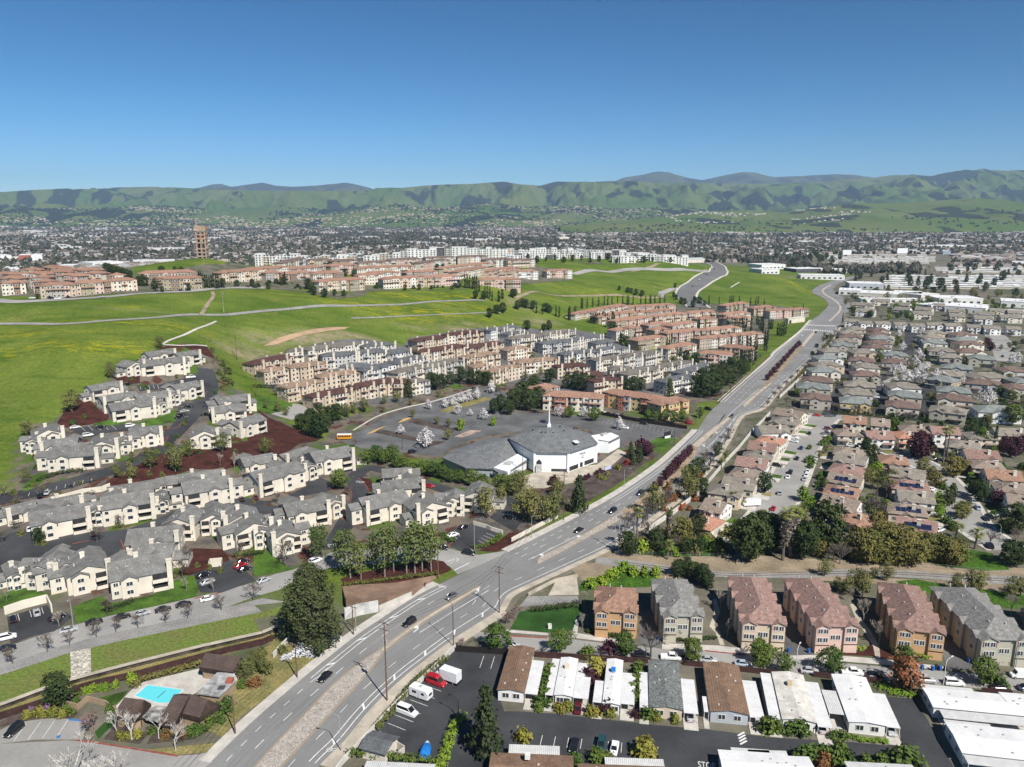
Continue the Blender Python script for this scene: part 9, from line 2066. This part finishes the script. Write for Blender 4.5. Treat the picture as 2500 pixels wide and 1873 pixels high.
range_mesh("mountains","blue far mountain range behind the green hills",[(-400,482),(0,478),(150,478),(300,474),(430,470),(520,464),(555,456),(575,455),(600,461),(650,455),(672,452),(700,459),(740,461),(800,458),(830,455),(865,451),(900,459),(935,467),(1050,470),(1200,466),(1350,466),(1480,452),(1510,441),(1545,436),(1585,427),(1615,430),(1650,440),(1690,447),(1720,441),(1750,434),(1785,428),(1820,431),(1860,440),(1930,437),(2010,433),(2050,436),(2085,440),(2140,446),(2300,450),(2900,450)],13600,16500,420,40,M_FAR,260,3,woods=0.5)
RX,RY,RZ=range_mesh("mountains","green grassy mountain range with dark wooded gullies",[(-400,478),(0,479),(100,478),(200,470),(230,468),(320,463),(430,461),(520,465),(600,468),(700,470),(800,470),(930,470),(960,463),(1000,464),(1060,458),(1110,456),(1160,455),(1200,452),(1230,450),(1270,456),(1315,459),(1350,450),(1420,450),(1500,448),(1560,452),(1640,452),(1720,453),(1800,455),(1860,452),(1920,452),(2000,447),(2060,441),(2110,438),(2150,434),(2180,434),(2220,436),(2255,430),(2290,424),(2337,421),(2370,426),(2420,425),(2460,425),(2500,427),(2600,425),(2900,430)],7600,12300,900,200,M_NEARR,480,11,fall=1.1,woods=0.34)
HX,HY,HZ_=range_mesh("foothills","low rolling green hills before the mountain range",[(-400,520),(0,514),(120,505),(260,512),(420,503),(560,511),(700,504),(860,512),(980,500),(1080,510),(1180,498),(1290,508),(1380,500),(1500,512),(1620,506),(1740,516),(1900,520),(2900,522)],6600,8600,520,90,M_NEARR,120,37,fall=0.9,woods=0.2)
FX,FY,FZ=range_mesh("foothills","green foothill with houses on its shoulder",[(1350,548),(1450,540),(1600,528),(1700,515),(1800,512),(1880,518),(1960,508),(2060,497),(2150,498),(2200,494),(2300,487),(2340,486),(2400,491),(2450,498),(2520,494),(2700,492),(3000,490)],4700,6500,260,60,M_FOOT,70,23,fall=0.8,woods=0.12)
# valley town and woods: beyond counting
RT=np.random.default_rng(77)
def far_mass(name,label,boxes,mats):
 me=bpy.data.meshes.new(name);V,F,Mi=boxes;me.from_pydata(V.tolist(),[],F);[me.materials.append(m)for m in mats]
 me.polygons.foreach_set('material_index',Mi);me.update();tag(link(name,me),label,kind='stuff')
def scatter(n,ymin,ymax,keep,p=1.0):
 out=[]
 while len(out)<n:
  k=4000;y=np.exp(RT.uniform(np.log(ymin),np.log(ymax),k))**p;x=RT.uniform(-0.72,0.72,k)*y
  ok=keep(x,y);out+=list(zip(x[ok],y[ok]))
 return np.array(out[:n])
def keep_valley(x,y):return~((x>0.38*y)&(x<0.56*y)&(y>1700)&(y<2250))&~((x>0.52*y)&(y<1720))&(ground_z(x,y)<0.5)&((x<np.interp(y,road_l[_o,1],road_l[_o,0])-20)|(y>1480))&~((x>380)&(y<1500))&(y>1450)
def octas(P,r,h,z,nm):
 n=len(P);a=RT.uniform(0,6.28,n);base=np.array([[1,0,0.45],[0,1,0.5],[-1,0,0.4],[0,-1,0.5],[0.1,0.1,1.0],[0,0,0.02],[0.6,0.6,0.75],[-0.6,0.5,0.7],[-0.5,-0.6,0.78],[0.55,-0.6,0.7]])
 B=np.repeat(base[None],n,0)*RT.uniform(0.75,1.25,(n,10,1));c,s=np.cos(a)[:,None],np.sin(a)[:,None]
 X=(B[...,0]*c-B[...,1]*s)*r[:,None]+P[:,:1];Y=(B[...,0]*s+B[...,1]*c)*r[:,None]+P[:,1:2];Zz=B[...,2]*h[:,None]+z[:,None]
 V=np.stack([X,Y,Zz],-1).reshape(-1,3)
 f0=[(0,1,6),(1,2,7),(2,3,8),(3,0,9),(6,1,4),(1,7,4),(7,2,4),(2,8,4),(8,3,4),(3,9,4),(9,0,4),(0,6,4),(5,1,0),(5,2,1),(5,3,2),(5,0,3)]
 F=[tuple(10*i+k for k in f)for i in range(n)for f in f0];M_=np.repeat(RT.integers(0,nm,n),16).tolist()
 return V,F,M_
def huts(P,w,d,h,z,nm):
 n=len(P);a=np.round(RT.uniform(0,4,n))*0.785+0.4+RT.uniform(-0.1,0.1,n);base=np.array([[-1,-1,0],[1,-1,0],[1,1,0],[-1,1,0],[-1,-1,.62],[1,-1,.62],[1,1,.62],[-1,1,.62],[-1,0,1],[1,0,1]],float)
 c,s=np.cos(a)[:,None],np.sin(a)[:,None];bx=base[None,:,0]*w[:,None];by=base[None,:,1]*d[:,None]
 V=np.stack([bx*c-by*s+P[:,:1],bx*s+by*c+P[:,1:2],base[None,:,2]*h[:,None]+z[:,None]+0*bx],-1).reshape(-1,3)
 f0=[(0,1,5,4),(2,3,7,6),(1,2,6,9,5),(3,0,4,8,7),(4,5,9,8),(6,7,8,9)];F=[tuple(10*i+k for k in f)for i in range(n)for f in f0]
 rm=RT.integers(1,nm,n);M_=np.stack([0*rm,0*rm,0*rm,0*rm,rm,rm],1).ravel().tolist()
 return V,F,M_
FARD=leaf_mat("leaf_far_dark",(0.022,0.029,0.015))
P=scatter(34000,1460,7600,lambda x,y:keep_valley(x,y)&(fbm(x/420,y/420,3,5)>0.30),1.0);r=RT.uniform(2.6,6.2,len(P));far_mass("far_woods","grey-green tree canopy filling the far valley",octas(P,r,r*RT.uniform(1.5,2.8,len(P)),0*r-0.5,3),[FARD,leaf_mat("leaf_far_olive",(0.052,0.054,0.030)),leaf_mat("leaf_far_grey",(0.080,0.073,0.060))])
P=scatter(7600,1500,7000,lambda x,y:keep_valley(x,y)&(fbm(x/500,y/500,3,31)>0.40));n=len(P)
far_mass("far_town","countless pale and tan roofs across the far valley",huts(P,RT.uniform(7,14,n),RT.uniform(6,10,n),RT.uniform(6,9,n),np.zeros(n),5),[WALL['shade'],ROOF['ash'],mat("far_pale_roof",(0.38,0.38,0.38),0.8),ROOF['clay'],ROOF['mauve']])
P=scatter(150,1700,7500,lambda x,y:keep_valley(x,y));n=len(P)
far_mass("far_sheds","long white flat roofs across the far valley",huts(P,RT.uniform(20,60,n),RT.uniform(15,30,n),RT.uniform(7,12,n),np.zeros(n),3),[WALL['ivory'],mat("far_white_roof2",(0.55,0.55,0.55),0.8),mat("far_grey_roof",(0.45,0.46,0.47),0.8)])
def on_mesh(X,Y,Zz,rows,n,cond=None):
 i=RT.integers(rows[0],rows[1],n*3);j=RT.integers(0,X.shape[1]-1,n*3);x,y,z=X[i,j],Y[i,j],Zz[i,j]
 ok=np.abs(x)<0.75*y
 if cond is not None:ok&=cond(x,y)
 return np.c_[x,y][ok][:n]+RT.normal(0,12,(min(n,ok.sum()),2)),z[ok][:n]
P,z=on_mesh(HX,HY,HZ_,(2,80),2600,lambda x,y:fbm(x/900,y/500,3,51)>0.46);n=len(P);far_mass("far_hillside_homes","tiny pale homes scattered up the mountain foot",huts(P,RT.uniform(6,12,n),RT.uniform(6,10,n),RT.uniform(6,9,n),z-1,5),[WALL['tan'],ROOF['ash'],ROOF['clay'],ROOF['rose'],ROOF['clay']])
P,z=on_mesh(HX,HY,HZ_,(2,88),4500,lambda x,y:fbm(x/700,y/400,4,61)>0.46);n=len(P);r=RT.uniform(6,14,n);far_mass("far_hillside_woods","dark tree clumps on the mountain foot",octas(P,r,r*1.3,z-2,1),[FARD])
P,z=on_mesh(FX,FY,FZ,(18,58),700,lambda x,y:(x>1200)&(x<2550)&(y>5600-(x-1200)*0.3)&(fbm(x/300,y/200,2,71)>0.42));n=len(P);far_mass("far_shoulder_homes","rows of pale homes on the foothill's shoulder",huts(P,RT.uniform(8,12,n),RT.uniform(7,10,n),RT.uniform(7,9,n),z-1,4),[WALL['ivory'],ROOF['clay'],ROOF['rose'],ROOF['ash']])
P,z=on_mesh(FX,FY,FZ,(1,40),450,lambda x,y:fbm(x/350,y/260,4,81)>0.55);n=len(P);r=RT.uniform(5,10,n);far_mass("far_foothill_woods","dark tree clumps on the green foothill",octas(P,r,r*1.4,z-2,1),[FARD])
# ---------------------------------------------------------------- the air
HZ=MB();HZ.box((-17000,-900,-8),(17000,19500,1080),0,True)
m=bpy.data.materials.new("thin_haze");m.use_nodes=True;nt=m.node_tree;nt.nodes.clear()
o_=nt.nodes.new("ShaderNodeOutputMaterial");v_=nt.nodes.new("ShaderNodeVolumePrincipled");v_.inputs['Color'].default_value=(0.50,0.72,1.0,1);v_.inputs['Density'].default_value=4.4e-5;v_.inputs['Anisotropy'].default_value=0.0
nt.links.new(v_.outputs[0],o_.inputs['Volume'])
tag(link("haze",HZ.mesh("haze",m)),"thin blue haze over the valley",kind='stuff')

settle_labels()
